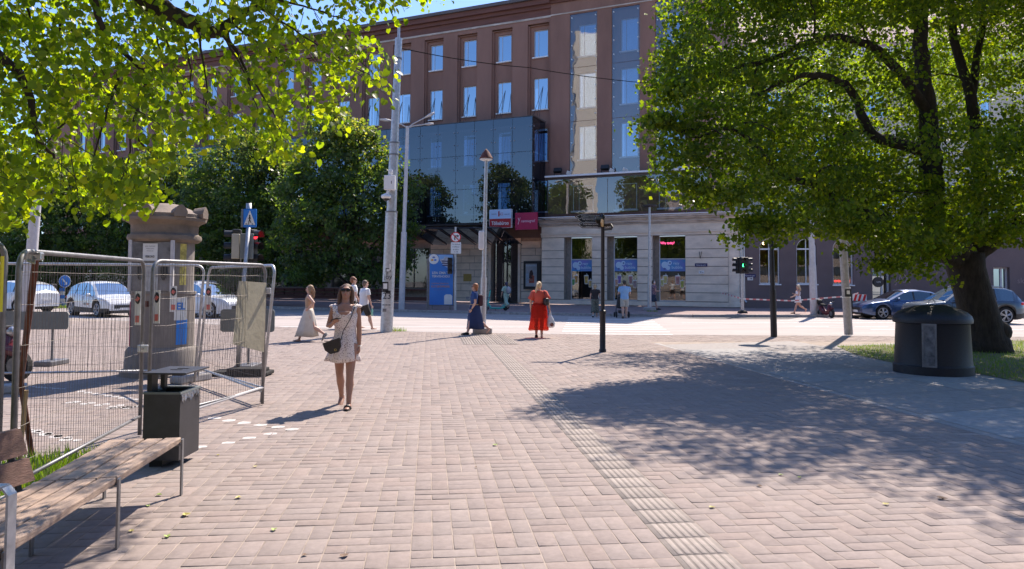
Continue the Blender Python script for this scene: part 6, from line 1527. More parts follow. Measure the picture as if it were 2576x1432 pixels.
# ------------------------------------------------------------------ bench
th = thing('bench', 'long weathered wooden bench with backrest and steel legs at the lower left', 'bench', (-2.7, 4.6, 0))
zs = .45
sg = [((G(455, 1101, zs)), (G(296, 1199, zs)), -.60), ]
R1, R0 = G(459, 1100, zs), G(296, 1200, zs)
L1, L0 = G(272, 1106, zs), G(88, 1211, zs)
N0 = G(23, 1372, zs); NN = R0 + (N0 - R0) * 2.0
W0 = (L0 - R0); LN = NN + W0 * 1.0
def plank(name, a0, a1, b0, b1, i, n, gap, mat, th_, zt):  # plank i of n between edge a (a0->a1) and edge b (b0->b1)
    f0, f1 = i / n + gap * 1.6, (i + 1) / n - gap * 1.6
    p = [a0.lerp(b0, f0), a1.lerp(b1, f0), a1.lerp(b1, f1), a0.lerp(b0, f1)]
    mb = MB(); bm_z = .045; pts = [Vector((q.x, q.y, zt - bm_z)) for q in p] + [Vector((q.x, q.y, zt)) for q in p]
    bm = bmesh.new(); vs = [bm.verts.new(q) for q in pts]
    for f in [(0, 1, 2, 3), (7, 6, 5, 4), (4, 5, 1, 0), (5, 6, 2, 1), (6, 7, 3, 2), (7, 4, 0, 3)]: bm.faces.new([vs[k] for k in f])
    bmesh.ops.recalc_face_normals(bm, faces=bm.faces[:]); bmesh.ops.bevel(bm, geom=bm.edges[:], offset=.007, segments=2, profile=.5, affect='EDGES'); bm.verts.index_update(); bm.verts.ensure_lookup_table()
    mb.add([v.co for v in bm.verts], [[v.index for v in f.verts] for f in bm.faces]); bm.free(); return mb.build(name, mat, th_)
for i in range(4):
    plank('seat_plank', R0 + (R1 - R0) * .012, R1, L0 + (L1 - L0) * .012, L1, i, 4, .010, M_['wood'], th, zs + rng.normal(0, .001))
    plank('seat_plank', NN, R0, LN, L0, i, 4, .010, M_['wood'], th, zs + rng.normal(0, .001))
def flat(mb, a, b, w_, t_, side): # flat bar
    a, b = Vector(a), Vector(b); d = (b - a).normalized(); s = Vector(side).normalized(); o = d.cross(s).normalized()
    mb.hexa([a - s * w_ / 2 - o * t_ / 2, a + s * w_ / 2 - o * t_ / 2, a + s * w_ / 2 + o * t_ / 2, a - s * w_ / 2 + o * t_ / 2, b - s * w_ / 2 - o * t_ / 2, b + s * w_ / 2 - o * t_ / 2, b + s * w_ / 2 + o * t_ / 2, b - s * w_ / 2 + o * t_ / 2])
for k, (r, l) in enumerate(((R1 + (R0 - R1) * .02, L1 + (L0 - L1) * .02), (R0, L0), (R0.lerp(NN, .52), L0.lerp(LN, .52)))):
    mb = MB(); o_ = (r - l).normalized() * .008; rr, ll = r + o_, l - o_; flat(mb, (rr.x, rr.y, 0), (rr.x, rr.y, zs - .01), .012, .05, (r - l)); 
    flat(mb, (ll.x, ll.y, 0), (ll.x, ll.y, zs - .01), .012, .05, (r - l)); flat(mb, (ll.x, ll.y, zs - .053), (rr.x, rr.y, zs - .053), .05, .012, Vector((0, 1, 0))); mb.build('leg', M_['galv2'], th)
# armrest loop
ar = R0.lerp(NN, .52); mb = MB(); q = Vector((ar.x + .03, ar.y, 0)); pr = [q, q + ZZ * .70, q + Vector((-.03, 0, .735)), q + Vector((-.45, .02, .735)), q + Vector((-.48, .02, .70)), q + Vector((-.48, .02, .45))]
for a, b in zip(pr[:-1], pr[1:]): flat(mb, a, b, .012, .06, Vector((0, 0, 1)) if abs((b - a).normalized().z) < .5 else Vector((1, 0, 0)))
mb.build('armrest', M_['galv'], th)
# backrest boards
br = A(91, 1200, 4.45); tr = A(76, 1076, 4.45); tr2 = tr
bl, tl = Vector((br.x - .35, 2.6, 0)), Vector((tr.x - .35, 2.6, 0))
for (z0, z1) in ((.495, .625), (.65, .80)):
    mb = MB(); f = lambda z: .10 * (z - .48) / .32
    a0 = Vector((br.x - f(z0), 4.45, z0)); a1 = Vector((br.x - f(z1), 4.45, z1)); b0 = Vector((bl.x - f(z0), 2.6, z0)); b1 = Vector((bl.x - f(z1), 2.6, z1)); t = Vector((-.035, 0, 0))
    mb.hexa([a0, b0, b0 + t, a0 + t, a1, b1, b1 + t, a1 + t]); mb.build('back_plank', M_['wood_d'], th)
mb = MB(); flat(mb, (br.x - .045, 4.38, .42), (br.x - .15, 4.38, .78), .04, .012, (0, 1, 0)); mb.build('back_support', M_['black'], th)

# ------------------------------------------------------------------ half-buried waste container
c = G(2347, 950); th = thing('waste_container', 'round dark half-buried waste container with domed lid beside the big tree', 'waste container', (c.x, c.y + .7, 0)); cc = Vector((c.x * (c.y + .7) / c.y, c.y + .7, 0)); k_ = (c.y) / F_
R0_ = 0.665
mb = MB(); mb.lathe([(R0_ + .02, 0), (R0_ + .02, .16), (R0_, .18), (R0_ - .005, .20), (R0_ - .04, .98), (R0_ - .03, 1.0)], cc, 48); mb.build('body', M_['plast'], th, smooth=True, auto=30)
mb = MB(); mb.lathe([(R0_ - .01, .955), (R0_ + .012, .965), (R0_ + .015, 1.03), (R0_ - .01, 1.10), (.58, 1.17), (.46, 1.225), (.30, 1.275), (.12, 1.30), (.02, 1.305)], cc, 48); ld = mb.build('lid', M_['plast'], th, smooth=True, auto=40)
mb = MB(); mb.tube([cc + Vector((-.06, 0, 1.28)), cc + Vector((-.06, 0, 1.37)), cc + Vector((0, 0, 1.41)), cc + Vector((.06, 0, 1.37)), cc + Vector((.06, 0, 1.28))], .010, 6); mb.build('handle', M_['galv'], ld)
al = math.atan2(A(2340, 880, 13).x, 13); a_ = math.atan2(-cc.y, -cc.x) ; a_ = math.atan2(A(2336, 880, c.y).y - cc.y, A(2336, 880, c.y).x - cc.x)
N = Vector((math.cos(a_), math.sin(a_), 0)); X = Vector((-N.y, N.x, 0)); M = Matrix((X, N, ZZ)).transposed()
mb = MB(); pc = cc + N * (R0_ + .0)
for (x, z, w_, h_) in ((-.105, .565, .03, .80), (.105, .565, .03, .80), (0, .95, .18, .03), (0, .18, .18, .03)): mb.box(pc + X * x + ZZ * z, (w_, .05, h_), M=M)
o = mb.build('label_frame', M_['galv2'], th); mb = MB(); mb.box(pc + ZZ * .565, (.18, .03, .74), M=M); mb.build('label_panel', nmat('scratched_label', (.06, .06, .065), .6, col2=(.22, .21, .21), scale=7), th)

# ------------------------------------------------------------------ electric scooter, bike stand, moped
c = A(1222, 781, 40.2); th = thing('electric_scooter', 'teal electric kick scooter parked on the far pavement', 'scooter', (c.x + .6, 40.2, .1)); x, y, z = c.x + .05, 40.2, .1
for wx in (x, x + 1.02): 
    mb = MB(); mb.tube([(wx, y - .03, z + .12), (wx, y + .03, z + .12)], .12, 16); mb.build('wheel', M_['rubber'], th)
mb = MB(); mb.tube([(x, y, z + .12), (x + .06, y, z + .35), (x + .20, y, z + 1.12)], [.04, .045, .035], 8); mb.build('stem', M_['teal'], th)
mb = MB(); mb.tube([(x + .06, y, z + .42), (x + .24, y, z + .13), (x + .75, y, z + .12)], .045, 8); mb.bbox((x + .5, y, z + .135), (.55, .16, .05), .02); mb.tube([(x + .75, y, z + .13), (x + 1.0, y, z + .2)], .04, 6); mb.tube([(x + .8, y, z + .2), (x + .86, y, z + .32), (x + 1.0, y, z + .26)], .02, 6); mb.build('deck', M_['teal'], th)
mb = MB(); mb.tube([(x + .12, y - .24, z + 1.08), (x + .20, y - .1, z + 1.14), (x + .20, y + .1, z + 1.14), (x + .12, y + .24, z + 1.08)], .018, 6); mb.build('handlebar', M_['black'], th)
mb = MB(); mb.tube([(x + .45, y, z + .12), (x + .5, y - .12, z)], .012, 5); mb.build('kickstand', M_['black'], th)
for i, (x0_, x1_) in enumerate(((1173, 1196), (1216, 1233))):
    a = A(x0_, 748, 38.6); e = A(x1_, 748, 38.6); mb = MB(); zt2 = a.z
    mb.tube([(a.x, 38.6, zt2), (e.x, 38.6, zt2)], .03, 6); mb.tube([((a.x + e.x) / 2, 38.6, .0), ((a.x + e.x) / 2, 38.6, zt2)], .035, 8); mb.tube([(a.x, 38.6, zt2), (a.x + .05, 38.3, zt2 - .08), (e.x, 38.3, zt2 - .08)], .025, 6)
    o = mb.build('bicycle_stand', M_['galv2'], base=((a.x + e.x) / 2, 38.6, 0)); tag(o, ['grey bicycle stand bar left of the woman in blue', 'grey bicycle stand bar just right of the slim park lamp'][i], 'bicycle stand')
def moped(name, label, c, rz, col, sc=1.0):
    th = thing(name, label, 'moped', c, rz); bm_ = nmat(name + '_paint', col, .35, var=.1, coat=.4)
    M0 = world_of(th); W_l = lambda x, y, z: M0 @ Vector((x * sc, y * sc, z * sc))
    for wx in (-.62, .62):
        mb = MB(); n = 20; mb.tube([W_l(wx, -.05, .27), W_l(wx, .05, .27)], .27 * sc, 20); w1 = mb.build('wheel', M_['rubber'], th); mb = MB(); mb.tube([W_l(wx, -.056, .27), W_l(wx, .056, .27)], .15 * sc, 14); mb.build('rim', M_['galv2'], w1)
    mb = MB(); mb.tube([W_l(.62, 0, .27), W_l(.50, 0, .62), W_l(.42, 0, .92)], .05 * sc, 8); mb.tube([W_l(.66, 0, .52), W_l(.40, 0, .58)], .12 * sc, 8); mb.build('fork', bm_, th)
    mb = MB(); mb.tube([W_l(.45, 0, .80), W_l(.32, 0, .35), W_l(.0, 0, .28), W_l(-.25, 0, .36), W_l(-.55, 0, .58), W_l(-.85, 0, .62)], [.10 * sc, .16 * sc, .14 * sc, .17 * sc, .17 * sc, .07 * sc], 10); mb.build('body', bm_, th, smooth=True)
    mb = MB(); mb.tube([W_l(-.05, 0, .74), W_l(-.4, 0, .80), W_l(-.8, 0, .78)], [.10 * sc, .14 * sc, .10 * sc], 10, ry=[.04 * sc, .06 * sc, .05 * sc]); mb.build('seat', M_['rubber'], th, smooth=True)
    mb = MB(); mb.tube([W_l(.30, -.32, .98), W_l(.42, -.1, .95), W_l(.42, .1, .95), W_l(.30, .32, .98)], .02 * sc, 6); mb.tube([W_l(.36, -.25, .98), W_l(.38, -.32, 1.15)], .01, 5); mb.tube([W_l(.36, .25, .98), W_l(.38, .32, 1.15)], .01, 5); mb.build('handlebar', M_['black'], th)
    mb = MB(); mb.ell(W_l(.52, 0, .86), (.09 * sc,) * 3); mb.build('headlight', M_['steel'], th); mb = MB(); mb.bbox(W_l(-.8, 0, .95), (.3 * sc, .3 * sc, .26 * sc), .03, rz=rz); mb.build('top_box', M_['plast'], th); return th
c = A(20, 900, 12.2); moped('moped', 'small black and red moped behind the fence at the left edge', (c.x - .45, 12.3, 0), R_(-8), (.10, .01, .02), .95)
c = A(2064, 798, 37.9); moped('moped', 'little red moped parked by the kerb near the arched windows', (c.x, 37.2, -.03), R_(-84), (.45, .02, .03), .82)

# fallen leaves on the paving
lf = MB(); pr = [(0, 0, 0), (-.1, .42, .05), (.22, .55, .08), (.62, .36, .06), (1.05, 0, .02), (.62, -.36, .05), (.22, -.55, .09), (-.1, -.42, .06)]
lfm = [nmat('fallen_leaf_yellow', (.42, .36, .10), .6), nmat('fallen_leaf_green', (.28, .36, .08), .6), nmat('fallen_leaf_brown', (.16, .09, .05), .7)]
spots = [(1247, 1121, 1, 1.2), (420, 1348, 1, 1.1), (470, 1298, 0, 1.4), (690, 1331, 1, 1), (1905, 1222, 2, 1), (2360, 1254, 2, 1.5), (2225, 1270, 0, 1.1), (1785, 1277, 0, 1), (330, 1338, 0, .9), (545, 1145, 0, .8), (860, 1402, 2, 1.2), (1725, 962, 2, 1), (395, 1245, 1, 1), (770, 1395, 2, .8), (605, 1251, 0, 1.1), (372, 1272, 1, .8), (1200, 1175, 2, .6), (640, 1175, 0, .8), (1960, 1195, 1, .9), (2010, 1202, 1, .8)]
fl = [MB() for _ in range(3)]
for k in range(3):
    fl[k].add([(a * .045, b * .045, c * .045 + .004) for a, b, c in pr] + [(.02, 0, .0)], [(0, 8, 2, 1), (8, 4, 3, 2), (8, 6, 5, 4), (0, 7, 6, 8)])
srcs = {}
for (x, y, k, s) in spots:
    p = G(x, y, .008)
    if k not in srcs: o = fl[k].build('fallen_leaf', lfm[k]); srcs[k] = o
    else: o = srcs[k].copy(); C.objects.link(o)
    o.location = p; o.rotation_euler = (0, 0, rng.uniform(0, 6.28)); o.scale = (s, s * .8, s * 1.2)
    tag(o, ['small yellow leaf lying on the paving', 'small green leaf lying on the paving', 'small brown leaf lying on the paving'][k], 'leaf', ['yellow fallen leaves', 'green fallen leaves', 'brown fallen leaves'][k])
# ------------------------------------------------------------------ cars
M_['carglass'] = glassmat('car_glass', (.10, .13, .15), .14, 0.0, gcol=(.85, .95, 1))
M_['tyre'] = nmat('tyre', (.015, .015, .016), .85, var=.2)
M_['alloy'] = nmat('alloy', (.42, .42, .44), .35, metal=.7, var=.1)
M_['trim'] = nmat('car_trim', (.02, .02, .022), .55, var=.2)
M_['tail'] = nmat('tail_light', (.45, .01, .015), .25, var=.1)
M_['headl'] = nmat('head_light', (.62, .64, .66), .15, metal=.5, var=.2, scale=20)
M_['number'] = nmat('number_plate', (.75, .75, .75), .4)
def interp(tab, x):
    for i in range(len(tab) - 1):
        if tab[i][0] <= x <= tab[i + 1][0]:
            t = (x - tab[i][0]) / (tab[i + 1][0] - tab[i][0]); t = t * t * (3 - 2 * t) if len(tab[i]) > 2 else t
            return tab[i][1] + t * (tab[i + 1][1] - tab[i][1])
    return tab[0][1] if x < tab[0][0] else tab[-1][1]
def car(label, loc, rz, paint, L, Wd, spec, wheels, wr=.34, trim=.0, rails=False, group=None):
    """spec: belt (x,z), roof (x,z), ws = windscreen x range, rw = rear window x range, side = side glass x range"""
    th = thing('parked_car', label, 'car', loc, rz)
    hw = Wd / 2; xs = set(np.round(np.linspace(-L / 2, L / 2, 72), 3).tolist())
    for wx in wheels:
        for a in np.linspace(-1, 1, 15): xs.add(round(wx + (wr + .055) * math.sin(a * math.pi / 2), 3))
    for k in ('ws', 'rw', 'side'): xs.update([spec[k][0], spec[k][1]])
    for p in spec.get('pil', []): xs.update([round(p - .04, 3), round(p + .04, 3)])
    xs = sorted(x for x in xs if -L / 2 <= x <= L / 2)
    def sec(x):
        e = max(0, (abs(x) - (L / 2 - .55)) / .55); w_ = hw * (1 - .22 * e ** 2.2)
        zs = .20 + .12 * e ** 2
        for wx in wheels:
            R = wr + .055
            if abs(x - wx) < R: zs = max(zs, wr + math.sqrt(max(0, R * R - (x - wx) ** 2)) - .0)
        zb = interp(spec['belt'], x); zr = interp(spec['roof'], x)
        g = max(0, zr - zb)
        zm = zs + (zb - zs) * .55
        if g < .06:  # bonnet, boot
            wt = w_ * .93; pts = [(w_ * .97, zs), (w_, zs + (zb - zs) * .3), (w_ * 1.0, zm), (w_ * .985, zb - .05), (w_ * .95, zb - .012), (w_ * .90, zb + .0), (w_ * .80, zb + g * .3), (w_ * .5, zb + g * .7 + .02), (0, zb + g + .03)]
        else:
            rw = w_ * .95 - min(g, .6) * .36
            pts = [(w_ * .97, zs), (w_, zs + (zb - zs) * .3), (w_ * 1.0, zm), (w_ * .985, zb - .05), (w_ * .95, zb - .0), (w_ * .95 - .02, zb + .015), (rw + .02, zr - .07), (rw - .08, zr - .005), (0, zr + .025)]
        return pts
    S = [sec(x) for x in xs]; n = len(S[0]); V = []
    for x, s in zip(xs, S):
        V += [(x, y, z) for y, z in s] + [(x, -y, z) for y, z in s[:-1]][::-1]
    m = 2 * n - 1; faces = {'body': [], 'glass': [], 'ws': [], 'rw': [], 'trim': []}
    for i in range(len(xs) - 1):
        xm = (xs[i] + xs[i + 1]) / 2; g = interp(spec['roof'], xm) - interp(spec['belt'], xm)
        for k in range(m - 1):
            kk = k if k < n - 1 else 2 * n - 3 - k      # mirrored segment index 0..n-2
            f = (i * m + k, i * m + k + 1, (i + 1) * m + k + 1, (i + 1) * m + k)
            t = 'body'
            if kk == 5 and spec['side'][0] <= xm <= spec['side'][1] and g > .10 and not any(abs(xm - p) < .04 for p in spec.get('pil', [])): t = 'glass'
            elif kk >= 7 and spec['ws'][0] <= xm <= spec['ws'][1]: t = 'ws'
            elif kk >= 7 and spec['rw'][0] <= xm <= spec['rw'][1]: t = 'rw'
            elif kk == 5 and spec['side'][0] <= xm <= spec['side'][1] and g > .1: t = 'trim'
            elif kk == 0 and trim: t = 'trim'
            faces[t].append(f)
    # end caps
    faces['body'].append(tuple(range(m))); faces['body'].append(tuple(range((len(xs) - 1) * m + m - 1, (len(xs) - 1) * m - 1, -1)))
    M0 = world_of(th)
    def sub(nm, fs, mat, par, smooth=True):
        used = sorted({i for f in fs for i in f}); mp = {u: j for j, u in enumerate(used)}
        mb = MB(); mb.add([M0 @ Vector(V[u]) for u in used], [tuple(mp[i] for i in f)[::-1] for f in fs]); return mb.build(nm, mat, par, smooth=smooth, auto=45)
    body = sub('body', faces['body'], paint, th)
    if faces['trim']: sub('black_trim', faces['trim'], M_['trim'], body)
    left = [f for f in faces['glass'] if V[f[0]][1] > 0]; right = [f for f in faces['glass'] if V[f[0]][1] <= 0]
    for fs in (left, right): sub('side_window', fs, M_['carglass'], th)
    sub('windscreen', faces['ws'], M_['carglass'], th); sub('rear_window', faces['rw'], M_['carglass'], th)
    W = lambda x, y, z: M0 @ Vector((x, y, z))
    def lb(mb, x0, x1, y0, y1, z0, z1): mb.hexa([W(x0, y0, z0), W(x1, y0, z0), W(x1, y1, z0), W(x0, y1, z0), W(x0, y0, z1), W(x1, y0, z1), W(x1, y1, z1), W(x0, y1, z1)])
    mb = MB(); lb(mb, -L / 2 + .25, L / 2 - .25, -hw + .32, hw - .32, .18, .60); zb = interp(spec['belt'], 0)
    for sx in (-.1, -1.0): 
        for sy in (-.38, .38): lb(mb, sx - .12, sx + .05, sy - .24, sy + .24, .60, zb + .28)
    lb(mb, .45, .75, -hw + .3, hw - .3, .5, zb - .03); mb.build('interior', M_['trim'], th)
    for wx in wheels:
        for sy in (1, -1):
            yo = sy * (hw - .035); yi = sy * (hw - .24); n_ = 28
            mb = MB(); mb.tube([W(wx, yi, wr), W(wx, yo - sy * .03, wr), W(wx, yo, wr)], [wr, wr, wr * .93], n_); ty = mb.build('wheel', M_['tyre'], th, smooth=True, auto=35)
            mb = MB()
            for k in range(5):
                a = 2 * math.pi * k / 5 + .3
                for da in (-.16, .16):
                    c, s = math.cos(a), math.sin(a); c2, s2 = math.cos(a + da), math.sin(a + da); r1, r2 = wr * .12, wr * .66
                    mb.tube([W(wx + c * r1, yo + sy * .005, wr + s * r1), W(wx + c2 * r2, yo + sy * .0, wr + s2 * r2)], [.028, .022], 5)
            pr = [(wx + wr * .68 * math.cos(t), wr + wr * .68 * math.sin(t)) for t in [2 * math.pi * j / 24 for j in range(25)]]
            mb.tube([W(px, yo + sy * .002, pz) for px, pz in pr], .020, 6, False); mb.tube([W(wx, yo, wr), W(wx, yo + sy * .015, wr)], .05, 10); mb.build('rim', M_['alloy'], ty, smooth=False)
            mb = MB(); mb.tube([W(wx, yi + sy * .01, wr + .02), W(wx, sy * (hw - .30), wr + .02)], wr + .04, 18); mb.build('wheel_well', M_['trim'], body)
    # lights, plates, mirrors, handles, bumpers' dark inserts
    fz = interp(spec['belt'], L / 2 - .15); rz_ = interp(spec['belt'], -L / 2 + .1)
    for sy in (1, -1):
        mb = MB(); mb.ell(W(L / 2 - .27, sy * (hw - .26), fz - .14), (.24, .17, .075), M=Matrix.Rotation(rz - sy * .45, 3, 'Z')); mb.build('headlight', M_['headl'], th, smooth=True)
        mb = MB(); mb.ell(W(-L / 2 + .20, sy * (hw - .20), rz_ - .10), (.18, .16, .085), M=Matrix.Rotation(rz + sy * .4, 3, 'Z')); mb.build('tail_light', M_['tail'], th, smooth=True)
        sx = spec['ws'][0] - .05 if spec['ws'][0] < .9 else .75
        sx = spec['side'][1] - .22
        mb = MB(); mb.ell(W(sx, sy * (hw + .09), interp(spec['belt'], sx) + .06), (.08, .12, .075), M=Matrix.Rotation(rz, 3, 'Z')); mb.tube([W(sx, sy * (hw - .04), interp(spec['belt'], sx) + .01), W(sx, sy * (hw + .07), interp(spec['belt'], sx) + .04)], .025, 6); mb.build('wing_mirror', paint, th, smooth=True)
        for hx in spec.get('handles', (-.05, -.95)):
            mb = MB(); z_ = interp(spec['belt'], hx) - .13; mb.tube([W(hx - .09, sy * (hw + .0), z_), W(hx, sy * (hw + .022), z_), W(hx + .09, sy * (hw + .0), z_)], .014, 6); mb.build('door_handle', paint, body)
        mb = MB()
        for dx in (spec.get('seam', (.95, -.0, -.98))):
            z1 = interp(spec['belt'], dx) - .02; lb(mb, dx - .004, dx + .004, sy * (hw - .01), sy * (hw + .001), .32, z1)
        mb.build('door_seams', M_['trim'], body)
    mb = MB(); lb(mb, L / 2 - .06, L / 2 + .006, -hw * .55, hw * .55, .40, .56); lb(mb, L / 2 - .08, L / 2 + .004, -hw * .6, hw * .6, .22, .32); mb.build('grille', M_['trim'], th)
    mb = MB(); lb(mb, L / 2, L / 2 + .02, -.26, .26, .33, .44); mb.build('number_plate', M_['number'], th)
    mb = MB(); lb(mb, -L / 2 - .02, -L / 2, -.26, .26, .62, .73); mb.build('number_plate', M_['number'], th)
    if rails:
        for sy in (1, -1):
            mb = MB(); zz = [(x, interp(spec['roof'], x)) for x in np.linspace(spec['side'][0] + .25, spec['side'][1] - .75, 8)]; mb.tube([W(x, sy * (hw * .95 - .31), z + .03) for x, z in zz], .018, 6); mb.build('roof_rail', M_['alloy'], th)
    return th, W
SUV = dict(belt=[(-2.3, .98), (-1.2, 1.02), (0, .97), (.95, .97), (1.1, .97), (2.0, .88), (2.2, .78), (2.3, .62)],
           roof=[(-2.3, .98), (-2.18, 1.05), (-1.85, 1.46), (-1.5, 1.58), (-.6, 1.65), (.1, 1.62), (.45, 1.52), (1.25, 1.0), (2.3, .62)], ws=(.40, 1.22), rw=(-2.15, -1.82), side=(-1.75, 1.0), pil=[-.05, -.98])
PEU = dict(belt=[(-2.2, .96), (-1.2, 1.04), (0, .97), (.95, .93), (1.15, .94), (1.9, .86), (2.12, .74), (2.22, .60)],
           roof=[(-2.2, .96), (-2.1, 1.08), (-1.75, 1.40), (-1.2, 1.54), (-.5, 1.61), (.1, 1.59), (.5, 1.46), (1.3, .98), (2.22, .60)], ws=(.35, 1.25), rw=(-2.08, -1.7), side=(-1.6, 1.0), pil=[-.15, -.98])
SED = dict(belt=[(-2.35, .88), (-1.4, .98), (0, .93), (.8, .92), (1.05, .93), (1.95, .80), (2.25, .70), (2.38, .55)],
           roof=[(-2.35, .88), (-2.0, 1.0), (-1.75, 1.05), (-1.0, 1.36), (-.4, 1.44), (.1, 1.42), (.35, 1.35), (1.15, .95), (2.38, .55)], ws=(.25, 1.1), rw=(-1.7, -1.0), side=(-1.5, .95), pil=[-.1, -.95])
WAG = dict(SUV)
cp1 = nmat('car_white', (.70, .72, .74), .28, coat=.8, var=.03); cp2 = nmat('car_silverwhite', (.60, .63, .67), .28, coat=.8, var=.03)
cp3 = nmat('car_blue', (.02, .06, .17), .28, metal=.4, coat=.9, var=.05); cp4 = nmat('car_slate', (.05, .075, .11), .30, metal=.5, coat=.9, var=.05)
q = A(85, 778, 38); car('white hatchback at the left edge facing left beside the road barrier', (q.x - 1.1, 38.2, -.03), R_(160), cp1, 4.5, 1.82, PEU, (1.35, -1.35))
q = A(283, 797, 34); t_, W = car('white electric crossover with small door lettering left of the stone column', (q.x - .75, 34.6, -.03), R_(-38), cp1, 4.45, 1.84, PEU, (1.36, -1.34), .36, trim=1)
M0 = world_of(t_)
Xd = (W(1, 0, 0) - W(0, 0, 0)); text('city', .17, W(.22, -.93, .60), Xd, ZZ, M_['black'], t_, 'door_lettering', bold=.02, depth=.006); text('bee', .17, W(.52, -.93, .60), Xd, ZZ, nmat('bee_orange', (.75, .25, .08), .5), t_, 'door_lettering', bold=.02, depth=.006)
q = A(560, 797, 33.5); car('white estate car with roof rails right of the stone column', (q.x - 1.3, 34.4, -.03), R_(-24), cp2, 4.6, 1.82, SUV, (1.38, -1.36), .34, rails=True)
q = A(2294, 805, 35.6); t_, W = car('blue saloon taxi facing left behind the dark SUV', (q.x, 36.4, -.03), R_(180), cp3, 4.7, 1.84, SED, (1.42, -1.36), .33)
Xd = (W(1, 0, 0) - W(0, 0, 0)); text('TAKSO', .20, W(-.35, .93, .62), -Xd, ZZ, nmat('taxi_yellow', (.6, .5, .05), .5), t_, 'door_lettering', bold=.03, depth=.006)
q = A(2444, 814, 32.2); car('dark slate blue SUV facing left partly behind the tree trunk', (q.x, 32.9, -.03), R_(180), cp4, 4.65, 1.88, SUV, (1.42, -1.38), .37, trim=1, rails=True)
